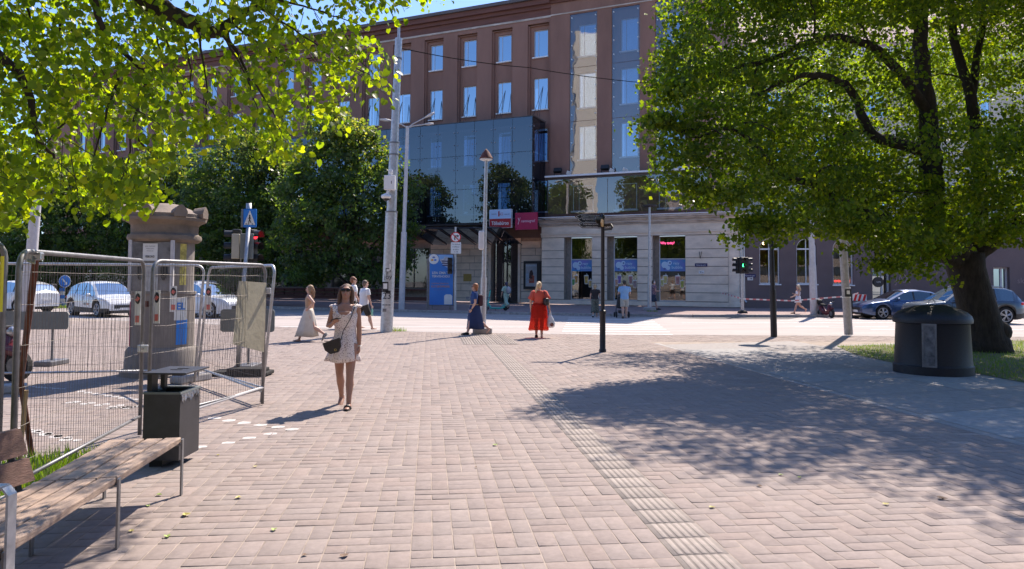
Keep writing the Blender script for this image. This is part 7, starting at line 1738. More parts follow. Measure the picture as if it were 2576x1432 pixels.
# ------------------------------------------------------------------ people
def skinmat(n, c): return nmat(n, c, .55, var=.06, scale=10)
SK = {'tan': skinmat('skin_tanned', (.36, .185, .125)), 'fair': skinmat('skin_fair', (.56, .34, .26)), 'dark': skinmat('mannequin_black', (.02, .018, .018))}
def person(label, loc, rz, H, sk='fair', legs=((0, 0), (0, 0)), arms=None, lean=0.0, head=(0, 0), build=1.0, voxel=.011, female=True, name='person', cat='person', cloth=None, fingers=.35, group=None):
    """legs: (thigh swing forward, knee bend) right then left, degrees; arms: (upper dir, fore dir) right then left; faces +Y"""
    th = thing(name, label, cat, loc, rz, group); h = H
    sk = SK[sk]; J = {}
    def rot(v, a): return Vector((v[0], v[1] * math.cos(a) - v[2] * math.sin(a), v[1] * math.sin(a) + v[2] * math.cos(a)))
    hipz = .50 * h; lowest = 1e9
    for s, (a, b), nm in ((1, legs[0], 'R'), (-1, legs[1], 'L')):
        hip = Vector((s * .050 * h, 0, hipz)); a, b = R_(a), R_(b)
        knee = hip + Vector((0, math.sin(a), -math.cos(a))) * .235 * h; sh = a - b
        ank = knee + Vector((0, math.sin(sh), -math.cos(sh))) * .225 * h
        J['hip' + nm], J['knee' + nm], J['ank' + nm] = hip, knee, ank; lowest = min(lowest, ank.z)
        J['fa' + nm] = max(-1.0, min(.5, sh * .9)) if b > .2 or a < -.1 else sh * .3
    dz = .042 * h - lowest
    for k in ('R', 'L'):
        for j in ('hip', 'knee', 'ank'): J[j + k] = J[j + k] + Vector((0, 0, dz))
    pz = hipz + dz
    ln = lambda v: Vector((v[0], v[1] + math.sin(lean) * (v[2] - .5 * h), v[2] - (1 - math.cos(lean)) * (v[2] - .5 * h) + dz))
    M0 = world_of(th); W = lambda v: M0 @ Vector(v)
    B_ = build; fw = 1.0 if female else 1.10
    body = MB()
    tr = [(.445, .060, .055), (.47, .090, .066), (.51, .100, .072), (.545, .096, .068), (.585, .082, .058), (.625, .074, .052), (.67, .082, .058), (.72, .092, .064), (.765, .094, .062), (.80, .092, .052), (.822, .078, .042), (.84, .040, .036)]
    if not female: tr = [(.445, .060, .055), (.47, .085, .066), (.51, .092, .068), (.545, .090, .066), (.585, .086, .062), (.625, .084, .060), (.67, .092, .064), (.72, .102, .070), (.765, .108, .068), (.80, .106, .056), (.822, .088, .044), (.84, .042, .038)]
    def loft(mb, rg, n=20):
        vs = []
        for (cx_, cy_, z, rx, ry) in rg:
            for k in range(n):
                a = 2 * math.pi * k / n; vs.append(W(ln((cx_ + rx * math.cos(a), cy_ + ry * math.sin(a), z))))
        fs = [(i * n + k, i * n + (k + 1) % n, (i + 1) * n + (k + 1) % n, (i + 1) * n + k) for i in range(len(rg) - 1) for k in range(n)]
        fs += [tuple(range(n - 1, -1, -1)), tuple(range((len(rg) - 1) * n, len(rg) * n))]; mb.add(vs, fs)
    J['trunk'] = tr
    loft(body, [(0, 0, z * h, rx * B_ * h, ry * B_ * h) for z, rx, ry in tr])
    tubeW = lambda mb, pts, r, n=12: mb.tube([W(p) for p in pts], r, n)
    nb = ln((0, .0, .83 * h)); hy, hp = R_(head[0]), R_(head[1]); HR = Matrix.Rotation(hy, 3, 'Z') @ Matrix.Rotation(-hp, 3, 'X')
    hd = lambda x, y, z: nb + HR @ Vector((x * h, y * h, (z - .83) * h))
    J['hd'] = hd; J['HR'] = M0.to_3x3() @ HR
    tubeW(body, [ln((0, -.008 * h, .81 * h)), hd(0, .002, .875), hd(0, .004, .90)], [.040 * h, .031 * h * fw, .030 * h])
    body.ell(W(hd(0, -.006, .944)), (.0445 * h, .055 * h, .055 * h), 16, 12, M=J['HR']); body.ell(W(hd(0, .016, .908)), (.034 * h, .037 * h, .042 * h), 14, 10, M=J['HR'])
    body.ell(W(hd(0, .034, .882)), (.016 * h, .014 * h, .012 * h), 10, 6, M=J['HR']); body.ell(W(hd(0, .055, .919)), (.0075 * h, .013 * h, .014 * h), 8, 6, M=J['HR'])
    body.ell(W(hd(0, .046, .954)), (.028 * h, .012 * h, .008 * h), 8, 6, M=J['HR'])
    for s in (-1, 1): body.ell(W(hd(s * .046, -.004, .925)), (.006 * h, .014 * h, .018 * h), 8, 6, M=J['HR'])
    for k, s in (('R', 1), ('L', -1)):
        hp_, kn, an = J['hip' + k], J['knee' + k], J['ank' + k]; top = Vector((s * .052 * h, 0, pz + .015 * h))
        f_ = (lambda a, b, t: a.lerp(b, t))
        tubeW(body, [top, f_(hp_, kn, .25), f_(hp_, kn, .65), kn + Vector((0, .004 * h, 0)), f_(kn, an, .15), f_(kn, an, .35) + Vector((0, -.008 * h, 0)), f_(kn, an, .7), an, an + Vector((0, 0, -.012 * h))],
              [.058 * h * B_, .054 * h * B_, .041 * h * B_, .033 * h * B_, .032 * h * B_, .035 * h * B_, .024 * h * B_, .020 * h, .022 * h])
        fa = J['fa' + k]; F = Matrix.Rotation(fa, 3, 'X'); J['F' + k] = F
        fo = lambda x, y, z: an + F @ Vector((x * h, y * h, z * h))
        body.tube([W(fo(0, -.028, -.024)), W(fo(0, .0, -.020)), W(fo(0, .05, -.028)), W(fo(0, .088, -.034)), W(fo(0, .105, -.036))], [.018 * h, .024 * h, .024 * h, .020 * h, .010 * h], 10, ry=[.014 * h, .022 * h, .016 * h, .009 * h, .006 * h])
        J['fo' + k] = fo
    arms = arms or (((.1, 0, -1), (.05, .15, -1)), ((-.1, 0, -1), (-.05, .15, -1)))
    for k, s, (u, f) in (('R', 1, arms[0]), ('L', -1, arms[1])):
        shw = .098 if female else .112
        sh = ln((s * shw * h * min(B_, 1.12), 0, .806 * h)); u = Vector(u).normalized(); f = Vector(f).normalized(); el = sh + u * .165 * h; wr = el + f * .145 * h
        J['sh' + k], J['el' + k], J['wr' + k] = sh, el, wr
        tubeW(body, [ln((s * .06 * h, 0, .808 * h)), sh, sh.lerp(el, .35), el, el.lerp(wr, .3), wr], [.030 * h * B_, .031 * h * B_, .026 * h * B_, .021 * h * B_, .0215 * h * B_, .0135 * h])
        # hand
        side = f.cross(Vector((s, 0, 0))).normalized() if abs(f.x) < .9 else f.cross(Vector((0, 1, 0))).normalized()
        pn = Vector((-s, 0, 0)); pn = (pn - f * pn.dot(f)).normalized()       # palm looks inward
        if f.z > -.3: pn = Vector((0, 0, 1)); pn = (pn - f * pn.dot(f)).normalized()
        side = f.cross(pn).normalized() * (1 if f.cross(pn).y > 0 or f.z > -.3 else -1)
        if f.z > -.3: side = side * (1 if (side.x * -s) > 0 else -1)
        J['hand' + k] = (wr + f * .045 * h, f, pn, side)
        c0 = wr + f * .028 * h; Mx = M0.to_3x3() @ Matrix((side, pn, f)).transposed()
        body.ell(W(c0), (.021 * h, .0095 * h, .030 * h), 12, 8, M=Mx)
        for i, (o, L_) in enumerate(((.0150, .036), (.0052, .041), (-.0050, .038), (-.0145, .030))):
            b0 = wr + f * .048 * h + side * o * h; cu = fingers + .1 * i
            d1 = (f * math.cos(cu) + pn * math.sin(cu)); d2 = (f * math.cos(cu * 2.4) + pn * math.sin(cu * 2.4))
            p1 = b0 + d1 * L_ * .5 * h; p2 = p1 + d2 * L_ * .5 * h
            tubeW(body, [b0 - f * .012 * h, b0, p1, p2], [.0058 * h, .0056 * h, .0050 * h, .0040 * h], 8)
        b0 = wr + f * .018 * h + side * .016 * h; d1 = (side * .65 + f * .75 + pn * .25).normalized(); p1 = b0 + d1 * .022 * h; p2 = p1 + (f * .9 + side * .15 + pn * .35).normalized() * .018 * h
        tubeW(body, [b0, p1, p2], [.0072 * h, .0062 * h, .0048 * h], 8)
    bd = fuse(body, 'body', sk, th, voxel, 3)
    return th, J, W, ln, h, bd
def eyes(th, J, W, h):
    for s in (-1, 1):
        mb = MB(); mb.ell(W(J['hd'](s * .017, .0485, .937)), (.0065 * h, .003 * h, .0042 * h), 8, 6, M=J['HR']); mb.build('eye', M_['black'], th, smooth=True)
    mb = MB(); mb.ell(W(J['hd'](0, .0515, .899)), (.012 * h, .003 * h, .0036 * h), 8, 6, M=J['HR']); mb.build('mouth', nmat('lips', (.40, .12, .10), .5), th, smooth=True)
def glasses(th, J, W, h, big=1.0):
    mb = MB()
    for s in (-1, 1):
        mb.ell(W(J['hd'](s * .0205, .055, .938)), (.019 * h * big, .005 * h, .0145 * h * big), 14, 8, M=J['HR']); mb.tube([W(J['hd'](s * .038, .048, .942)), W(J['hd'](s * .046, .0, .940))], .003 * h, 5)
    mb.tube([W(J['hd'](-.01, .056, .942)), W(J['hd'](.01, .056, .942))], .003 * h, 5); mb.build('sunglasses', nmat('dark_lens', (.012, .008, .008), .12), th, smooth=True)
def shirt(th, J, W, ln, h, mat, z0=.50, z1=.845, sl=.55, off=.010, B_=1.0, voxel=.011, nm='shirt', neck=.046, flare=0.0, sleeve_r=1.35):
    mb = MB(); tr = [q for q in J['trunk'] if z0 - .03 < q[0] < z1 - .012]; rg = []
    n = 22
    zz = [(z0, tr[0][1], tr[0][2])] + [q for q in tr if q[0] > z0 + .01] + [(z1, neck, .040)]
    vs = []
    for (z, rx, ry) in zz:
        fl = flare * max(0, (.62 - z)) * 1.0
        for k in range(n):
            a = 2 * math.pi * k / n; vs.append(W(ln(((rx * B_ + off + fl) * h * math.cos(a), (ry * B_ + off + fl) * h * math.sin(a) , z * h))))
    m = len(zz); fs = [(i * n + k, i * n + (k + 1) % n, (i + 1) * n + (k + 1) % n, (i + 1) * n + k) for i in range(m - 1) for k in range(n)] + [tuple(range(n - 1, -1, -1)), tuple(range((m - 1) * n, m * n))]
    mb.add(vs, fs)
    if sl:
        for k, s in (('R', 1), ('L', -1)):
            sh, el = J['sh' + k], J['el' + k]; e = sh.lerp(el, sl)
            mb.tube([W(ln((s * .04 * h, 0, .800 * h))), W(sh + Vector((0, 0, -.002 * h))), W(e)], [.036 * h * B_, .040 * h * B_, .030 * h * B_ * sleeve_r], 12)
    return fuse(mb, nm, mat, th, voxel, 3)
def shorts(th, J, W, ln, h, mat, cut=.75, z1=.60, off=.012, voxel=.011, B_=1.0, nm='shorts', wide=1.2):
    mb = MB(); tr = [q for q in J['trunk'] if q[0] < z1]
    n = 20; vs = []
    for (z, rx, ry) in tr:
        for k in range(n): a = 2 * math.pi * k / n; vs.append(W(ln(((rx * B_ + off) * h * math.cos(a), (ry * B_ + off) * h * math.sin(a), z * h))))
    m = len(tr); mb.add(vs, [(i * n + k, i * n + (k + 1) % n, (i + 1) * n + (k + 1) % n, (i + 1) * n + k) for i in range(m - 1) for k in range(n)] + [tuple(range(n - 1, -1, -1)), tuple(range((m - 1) * n, m * n))])
    for k in ('R', 'L'):
        hp_, kn = J['hip' + k], J['knee' + k]; an = J['ank' + k]
        if cut <= 1: P = [hp_ + Vector((0, 0, .02 * h)), hp_.lerp(kn, .3), hp_.lerp(kn, cut)]; r = [.066 * h * B_, .062 * h * B_, .050 * h * wide * B_]
        else: P = [hp_ + Vector((0, 0, .02 * h)), hp_.lerp(kn, .5), kn, kn.lerp(an, (cut - 1) * .5), kn.lerp(an, cut - 1)]; r = [.066 * h * B_, .06 * h * B_, .052 * h * wide, .052 * h * wide, .056 * h * wide]
        mb.tube([W(p) for p in P], r, 14)
    return fuse(mb, nm, mat, th, voxel, 3)
def skirt(th, J, W, ln, h, mat, rg, nm='skirt', waves=9, amp=.0, n=48, ph=0.0):
    """rg: (z, cx, cy, rx, ry) in body heights, open shell with thickness"""
    mb = MB(); vs = []; m = len(rg)
    for i, (z, cx_, cy_, rx, ry) in enumerate(rg):
        w_ = amp * (i / (m - 1)) ** 1.2
        for k in range(n):
            a = 2 * math.pi * k / n; r = 1 + w_ * math.sin(waves * a + ph) + w_ * .5 * math.sin((waves * 2 + 1) * a + 1.7)
            p = Vector((cx_ * h + rx * h * r * math.cos(a), cy_ * h + ry * h * r * math.sin(a), z * h + w_ * .12 * h * math.sin(3 * a)))
            vs.append(W(ln(p)))
    fs = [(i * n + k, (i + 1) * n + k, (i + 1) * n + (k + 1) % n, i * n + (k + 1) % n) for i in range(m - 1) for k in range(n)]
    mb.add(vs, fs); o = mb.build(nm, mat, th, smooth=True); md = o.modifiers.new('thick', 'SOLIDIFY'); md.thickness = .006; return o
def shoes(th, J, W, h, mat, k_=1.0, sole=None, nm='shoe'):
    M3 = world_of(th).to_3x3()
    for k in ('R', 'L'):
        fo = J['fo' + k]; mb = MB()
        mb.tube([W(fo(0, -.036, -.022)), W(fo(0, -.02, -.016)), W(fo(0, .02, -.014)), W(fo(0, .06, -.022)), W(fo(0, .098, -.030)), W(fo(0, .118, -.034))], [.016 * h * k_, .028 * h * k_, .029 * h * k_, .029 * h * k_, .024 * h * k_, .010 * h], 12, ry=[.014 * h, .027 * h, .030 * h, .022 * h, .014 * h, .007 * h])
        s = mb.build(nm, mat, th, smooth=True)
        mb = MB(); mb.tube([W(fo(0, -.040, -.040)), W(fo(0, .03, -.040)), W(fo(0, .095, -.042)), W(fo(0, .122, -.040))], [.022 * h * k_, .029 * h * k_, .028 * h * k_, .012 * h], 12, ry=[.007 * h] * 4); mb.build('sole', sole or M_['black'], s, smooth=True)
def hair(th, J, W, h, mat, length=0.0, tail=None, bob=0.0, voxel=.008, bun=False, vol=1.0, wind=(0, 0)):
    mb = MB(); hd = J['hd']
    mb.ell(W(hd(0, -.015, .954)), (.0515 * h * vol, .056 * h * vol, .054 * h * vol), 18, 12, M=J['HR'])
    mb.ell(W(hd(0, -.030, .93)), (.050 * h * vol, .042 * h * vol, .052 * h * vol), 16, 10, M=J['HR'])
    if bob:
        for s in (-1, 1): mb.tube([W(hd(s * .036, .006, .975)), W(hd(s * .049, .004, .94)), W(hd(s * .050, -.004, .935 - bob))], [.014 * h, .016 * h, .014 * h], 8)
        mb.ell(W(hd(0, -.036, .92 - bob * .5)), (.050 * h, .030 * h, .055 * h), 14, 8, M=J['HR'])
    if length:
        x, y = wind
        for s in (-1, 1): mb.tube([W(hd(s * .034, .012, .980)), W(hd(s * .048, .006, .94)), W(hd(s * .052 + x * .4, -.006 + y * .4, .89)), W(hd(s * .050 + x, -.0 + y, .93 - length))], [.014 * h, .017 * h, .019 * h, .012 * h], 8)
        mb.tube([W(hd(0, -.035, .93)), W(hd(x * .5, -.046 + y * .5, .88)), W(hd(x, -.045 + y, .93 - length))], [.050 * h, .046 * h, .030 * h], 12, ry=[.03 * h, .026 * h, .014 * h])
    if tail: mb.tube([W(hd(*p)) for p in tail], [.013 * h] + [.020 * h] * (len(tail) - 2) + [.006 * h], 10)
    if bun: mb.ell(W(hd(0, -.055, .97)), (.022 * h, .02 * h, .022 * h), 10, 8)
    return fuse(mb, 'hair', mat, th, voxel, 2)
def handobj(W, J, k): return J['hand' + k]
hm = lambda n, c: nmat(n, c, .6, var=.3, scale=30, stretch=(6, 6, 1), bump=.3)
cl = lambda n, c, **kw: nmat(n, c, .85, var=kw.pop('var', .08), scale=kw.pop('scale', 6), bump=.25, bscale=14, **kw)

# --- 1 woman in the spotted dress, walking towards the viewer
p0 = G(866, 1024)
th, J, W, ln, h, bd = person('woman in a short white dress with small dark spots looking at her phone', (p0.x, p0.y, 0.002), math.pi + .05, 1.665, 'tan', legs=((-13, 14), (12, 1)),
    arms=(((.30, -.06, -1), (-.42, .78, .26)), ((-.10, -.05, -1), (-.02, .03, -1))), head=(4, -16), voxel=.0062, fingers=.45, build=.95)
def spotmat():
    m = bpy.data.materials.new('spotted_cotton'); m.use_nodes = True; t = m.node_tree; b = t.nodes['Principled BSDF']; b.inputs['Roughness'].default_value = .85; L = t.links.new
    tc = t.nodes.new('ShaderNodeTexCoord'); v = t.nodes.new('ShaderNodeTexVoronoi'); v.inputs['Scale'].default_value = 58; L(tc.outputs['Object'], v.inputs['Vector'])
    r = t.nodes.new('ShaderNodeValToRGB'); L(v.outputs['Distance'], r.inputs[0]); r.color_ramp.interpolation = 'CONSTANT'
    r.color_ramp.elements[0].color = (.20, .11, .10, 1); r.color_ramp.elements[1].position = .30; r.color_ramp.elements[1].color = (.76, .66, .62, 1); L(r.outputs[0], b.inputs['Base Color']); return m
sp = spotmat()
dz_ = 0
mb = MB()
def dress_top(th, J, W, ln, h, mat, z0, rgz, straps=True, voxel=.007, nm='dress'):
    pass
skirt(th, J, W, ln, h, sp, [(.775, 0, .004, .094, .072), (.745, 0, .006, .102, .080), (.70, 0, .002, .097, .072), (.65, 0, 0, .086, .062), (.62, 0, 0, .084, .062), (.58, -.0, 0, .088, .068), (.53, .004, .0, .101, .078), (.47, .010, -.002, .112, .086), (.42, .016, -.004, .124, .094), (.375, .022, -.006, .138, .100)], 'dress', 6, .07, 60, .6)
mb = MB()
for s in (-1, 1):
    mb.tube([W(ln((s * .072 * h, .058 * h, .765 * h))), W(ln((s * .080 * h, .030 * h, .818 * h))), W(ln((s * .078 * h, -.02 * h, .825 * h))), W(ln((s * .07 * h, -.055 * h, .77 * h)))], [.020 * h, .022 * h, .022 * h, .020 * h], 10, ry=[.006 * h] * 4)
    mb.ell(W(ln((s * .100 * h, .004 * h, .818 * h))), (.034 * h, .036 * h, .014 * h), 12, 8)
mb.build('dress_straps', sp, th, smooth=True)
mb = MB(); mb.add([W(ln(v)) for v in [(-.052 * h, .0805 * h, .774 * h), (.052 * h, .0805 * h, .774 * h), (.0, .0855 * h, .735 * h)]], [(0, 1, 2)]); mb.build('neckline', SK['tan'], th)
hair(th, J, W, h, hm('hair_brown', (.115, .058, .035)), length=.125, voxel=.0065, wind=(.006, .0), vol=1.02)
glasses(th, J, W, h, .95); eyes(th, J, W, h)
c, f, pn, side = J['handR']; mb = MB(); Mx = world_of(th).to_3x3() @ Matrix((side, pn, f)).transposed(); mb.bbox(W(c + pn * .014 * h + f * .02 * h), (.072, .010, .145), .004, M=Mx @ Matrix.Rotation(.3, 3, 'Y')); ph = mb.build('phone', M_['black'], None, base=tuple(W(c))); ph.name = 'phone'; tag(ph, 'dark phone held by the woman in the spotted dress', 'phone')
# crossbody bag, its strap runs from her left shoulder to her right hip
bgm = nmat('black_leather', (.018, .014, .016), .38, var=.3, scale=12, bump=.3)
bc = Vector((.075 * h, .135 * h, .50 * h)); bag = thing('shoulder_bag', 'small black crossbody bag on the woman in the spotted dress', 'bag', tuple(W(ln(bc))))
R3 = world_of(th).to_3x3() @ Matrix.Rotation(R_(14), 3, 'Y')
mb = MB(); ptsb = [(-.115, .065), (.115, .085), (.105, -.02), (.055, -.085), (-.05, -.085), (-.11, -.02)]
X_, Z_ = R3 @ Vector((-1, 0, 0)), R3 @ Vector((0, 0, 1)); N_ = R3 @ Vector((0, 1, 0)); mb.prism(ptsb, W(ln(bc)), X_, Z_, N_ * -.05); mb.build('bag_body', bgm, bag)
mb = MB(); mb.prism([(-.118, .078), (.118, .098), (.112, .035), (-.112, .020)], W(ln(bc)) + N_ * .008, X_, Z_, N_ * -.02); mb.build('bag_flap', bgm, bag)
mb = MB(); q = W(ln(bc)) + X_ * .03 + N_ * .012 - Z_ * .045; mb.tube([q + Z_ * .014 * math.cos(a) + X_ * .014 * math.sin(a) for a in [k * .7854 for k in range(9)]], .003, 5, False); mb.build('ring', nmat('brass', (.5, .35, .1), .3, metal=.9), bag)
mb = MB(); st = [bc + Vector((-.105, -.01, .085)), ln((-.0 * h, .108 * h, .62 * h)) - Vector((0, 0, J['hipR'].z - .5 * h)), Vector((-.055 * h, .094 * h, .72 * h)), Vector((-.080 * h, .050 * h, .815 * h)), Vector((-.078 * h, -.0 * h, .842 * h)), Vector((-.05 * h, -.075 * h, .76 * h)), Vector((.04 * h, -.10 * h, .60 * h)), Vector((.13 * h, -.03 * h, .53 * h)), bc + Vector((.11, -.01, .075))]
mb.tube([W(ln(v)) for v in st], .006, 5); mb.build('strap', bgm, bag)
# jewellery and sandals
mb = MB()
def ringat(mb, c, d, r, t): 
    d = Vector(d).normalized(); x = d.orthogonal().normalized(); y = d.cross(x); mb.tube([W(c + x * r * math.cos(a) + y * r * math.sin(a)) for a in [k * math.pi / 8 for k in range(17)]], t, 6, False)
ringat(mb, J['wrL'], J['wrL'] - J['elL'], .0165 * h, .006); mb.build('bracelet', M_['paper'], th)
mb = MB(); ringat(mb, J['ankR'] + Vector((0, 0, .02)), (0, 0, 1), .023 * h, .003); mb.build('anklet', M_['paper'], th)
for k in ('R', 'L'):
    fo = J['fo' + k]; mb = MB(); mb.tube([W(fo(0, -.034, -.040)), W(fo(0, .03, -.041)), W(fo(0, .09, -.044)), W(fo(0, .116, -.044))], [.022 * h, .027 * h, .027 * h, .012 * h], 12, ry=[.008 * h] * 4); s = mb.build('sandal', bgm, th, smooth=True)
    mb = MB()
    for y_ in ((.052, .064) if k == 'R' else (.05,)): 
        mb.tube([W(fo(-.026, y_, -.036)), W(fo(-.018, y_, -.014)), W(fo(.0, y_, -.009)), W(fo(.018, y_, -.014)), W(fo(.026, y_, -.036))], [.010] * 5, 6)
    mb.build('sandal_strap', bgm if k == 'L' else M_['black'], s)

# --- 2 woman in beige top and long skirt walking left
p0 = G(775, 860); 
th, J, W, ln, h, bd = person('woman in a beige sleeveless top and long pale skirt walking left with hand on hip', (p0.x, p0.y, 0.002), R_(90 + 8), 1.60, 'fair', legs=((22, 4), (-24, 32)), arms=(((.25, -.30, -1), (-.15, .10, -1)), ((-.55, -.75, -.80), (.35, .75, -.70))), voxel=.009, lean=-.03)
beige = cl('beige_knit', (.40, .27, .18)); shirt(th, J, W, ln, h, beige, .585, .825, 0, .006, voxel=.009, nm='top', neck=.045)
skirt(th, J, W, ln, h, cl('pale_linen', (.60, .54, .47)), [(.60, 0, 0, .088, .064), (.56, 0, 0, .102, .082), (.50, 0, .0, .110, .100), (.40, 0, .005, .108, .13), (.25, 0, .012, .110, .165), (.115, 0, .018, .115, .20)], 'skirt', 7, .06)
hair(th, J, W, h, hm('hair_lightbrown', (.30, .19, .11)), length=.15, voxel=.009, wind=(0, -.015)); eyes(th, J, W, h)
shoes(th, J, W, h, nmat('sneaker_grey', (.48, .46, .44), .7, var=.3, scale=20), sole=M_['white'])
c, f, pn, side = J['handL']; mb = MB(); c, f, pn, side = J['handR']; mb.bbox(W(c + pn * .008 * h), (.03, .075, .14), .004, rz=R_(98)); o = mb.build('phone', M_['black'], base=tuple(W(c))); tag(o, 'phone carried low by the woman in the long pale skirt', 'phone')

# --- 3, 4 two men in white T-shirts
p0 = A(886, 830, 26.3)
th, J, W, ln, h, bd = person('red haired man in white T-shirt, mostly hidden behind the woman in the spotted dress', (p0.x, 26.3, 0.002), R_(-70), 1.86, 'fair', legs=((20, 6), (-18, 26)), arms=(((.1, .2, -1), (0, .5, -1)), ((-.1, -.3, -1), (0, .1, -1))), female=False, voxel=.011, lean=.05)
wt = cl('white_cotton', (.72, .73, .76), var=.04); shirt(th, J, W, ln, h, wt, .47, .845, .6, .012, voxel=.011); shorts(th, J, W, ln, h, cl('dark_shorts', (.035, .030, .028)), .85)
hair(th, J, W, h, hm('hair_auburn', (.20, .075, .035)), voxel=.01); shoes(th, J, W, h, M_['white'], sole=M_['white']); glasses(th, J, W, h); eyes(th, J, W, h)
p0 = A(914, 824, 25.4)
th, J, W, ln, h, bd = person('man in white T-shirt and dark shorts striding right with a green bottle', (p0.x, 25.4, 0.002), R_(-52), 1.76, 'fair', legs=((26, 10), (-34, 58)), arms=(((.12, .12, -1), (.05, .35, -1)), ((-.12, -.2, -1), (0, .1, -1))), female=False, voxel=.011, build=1.08, lean=.08, head=(0, 4))
shirt(th, J, W, ln, h, wt, .47, .845, .6, .014, voxel=.011, B_=1.08); shorts(th, J, W, ln, h, MATS['dark_shorts'], .85, B_=1.05); hair(th, J, W, h, hm('hair_ash', (.14, .10, .07)), voxel=.01, vol=.97); shoes(th, J, W, h, M_['white'], sole=M_['white']); eyes(th, J, W, h)
c, f, pn, side = J['handR']; q = W(c) - ZZ * .03; bt = thing('bottle', 'pale green plastic bottle in the striding man\'s hand', 'bottle', tuple(q - ZZ * .25)); mb = MB(); mb.lathe([(.03, -.24), (.034, -.22), (.034, -.06), (.014, .0), (.014, .03)], q, 12); mb.build('bottle_body', nmat('bottle_green', (.25, .55, .42), .2, var=.1), bt, smooth=True); mb = MB(); mb.lathe([(.016, .03), (.016, .05)], q, 10); mb.build('cap', M_['white'], bt)

# --- 5 woman in the long blue shirt dress
p0 = G(1194, 843); 
th, J, W, ln, h, bd = person('woman with short auburn hair in a long dark blue belted shirt dress walking left', (p0.x, p0.y, 0.002), R_(90 + 6), 1.655, 'fair', legs=((-22, 30), (20, 4)), arms=(((.12, -.15, -1), (0, .35, -1)), ((-.10, -.05, -1), (.0, .55, -1))), build=1.10, voxel=.009, lean=.02)
db = cl('denim_blue', (.012, .028, .10)); shirt(th, J, W, ln, h, cl('blue_cotton', (.015, .055, .19)), .57, .85, .62, .014, B_=1.10, voxel=.009, sleeve_r=1.5, neck=.044)
skirt(th, J, W, ln, h, db, [(.61, 0, 0, .105, .084), (.57, 0, 0, .118, .098), (.50, 0, 0, .124, .112), (.38, 0, -.005, .125, .138), (.25, 0, -.008, .122, .150), (.135, 0, -.010, .122, .165)], 'skirt', 6, .055)
mb = MB(); lo = [W(ln((.108 * h * math.cos(a), .088 * h * math.sin(a), .602 * h))) for a in [k * math.pi / 12 for k in range(25)]]; mb.tube(lo, .010 * h, 6, False); mb.build('belt', nmat('tan_belt', (.35, .24, .13), .6), th)
mb = MB()
for z in (.80, .74, .68, .57, .51, .45, .39): 
    ry = {.80: .075, .74: .088, .68: .085, .57: .102, .51: .116, .45: .128, .39: .140}[z]; mb.ell(W(ln((.0, ry * h, z * h))), (.010, .010, .010), 6, 4)
mb.build('buttons', M_['paper'], th)
hair(th, J, W, h, hm('hair_copper', (.32, .12, .045)), bob=.035, voxel=.009, vol=1.05); glasses(th, J, W, h); eyes(th, J, W, h); shoes(th, J, W, h, M_['black'])
mb = MB(); ringat(mb, J['wrL'], J['wrL'] - J['elL'], .016 * h, .008); mb.build('watch', M_['black'], th)
q = W(ln((-.02, -.108 * h, .68 * h))); bp_ = thing('backpack', 'small dark maroon backpack on the woman in the blue dress', 'bag', tuple(q)); mb = MB(); mb.bbox(q, (.26, .16, .36), .05, rz=R_(96)); mb.build('pack', nmat('maroon_cloth', (.045, .015, .025), .8, var=.2), bp_, smooth=True)
mb = MB()
for s in (-1, 1): mb.tube([W(ln((s * .06 * h, -.11 * h, .73 * h))), W(ln((s * .06 * h, -.04 * h, .838 * h))), W(ln((s * .065 * h, .07 * h, .79 * h))), W(ln((s * .07 * h, .05 * h, .70 * h)))], .010, 5)
mb.build('pack_straps', MATS['maroon_cloth'], bp_)

# --- 6 woman in the red dress seen from behind
p0 = G(1356, 850)
th, J, W, ln, h, bd = person('woman with long blond ponytail in a sheer red midi dress seen from behind', (p0.x, p0.y, 0.002), R_(-6), 1.69, 'fair', legs=((-4, 4), (7, 10)), arms=(((.34, -.05, -1), (.20, .12, -1)), ((-.30, .0, -1), (.02, .05, -1))), build=1.07, voxel=.009, head=(-12, -3))
rd = cl('red_chiffon', (.56, .085, .055)); 
rs = bpy.data.materials.new('sheer_red'); rs.use_nodes = True; t = rs.node_tree; t.nodes.clear(); a1 = t.nodes.new('ShaderNodeBsdfTranslucent'); a1.inputs[0].default_value = (.70, .09, .05, 1); a2 = t.nodes.new('ShaderNodeBsdfTransparent'); a2.inputs[0].default_value = (1, .55, .48, 1)
a3 = t.nodes.new('ShaderNodeBsdfDiffuse'); a3.inputs[0].default_value = (.62, .10, .07, 1); m1 = t.nodes.new('ShaderNodeMixShader'); m1.inputs[0].default_value = .5; m2 = t.nodes.new('ShaderNodeMixShader'); m2.inputs[0].default_value = .62; oo = t.nodes.new('ShaderNodeOutputMaterial')
t.links.new(a3.outputs[0], m1.inputs[1]); t.links.new(a1.outputs[0], m1.inputs[2]); t.links.new(m1.outputs[0], m2.inputs[1]); t.links.new(a2.outputs[0], m2.inputs[2]); t.links.new(m2.outputs[0], oo.inputs[0])
shirt(th, J, W, ln, h, rd, .57, .84, .3, .012, B_=1.07, voxel=.009, nm='bodice', sleeve_r=1.5)
skirt(th, J, W, ln, h, rd, [(.62, 0, 0, .104, .078), (.55, 0, 0, .128, .100), (.47, 0, 0, .134, .108), (.36, 0, .0, .128, .105)], 'underskirt', 6, .03)
skirt(th, J, W, ln, h, rs, [(.62, 0, 0, .108, .084), (.55, 0, 0, .134, .106), (.47, 0, 0, .146, .118), (.36, 0, .0, .152, .128), (.24, -.005, .0, .165, .138), (.135, -.01, .0, .180, .146)], 'overskirt', 7, .06)
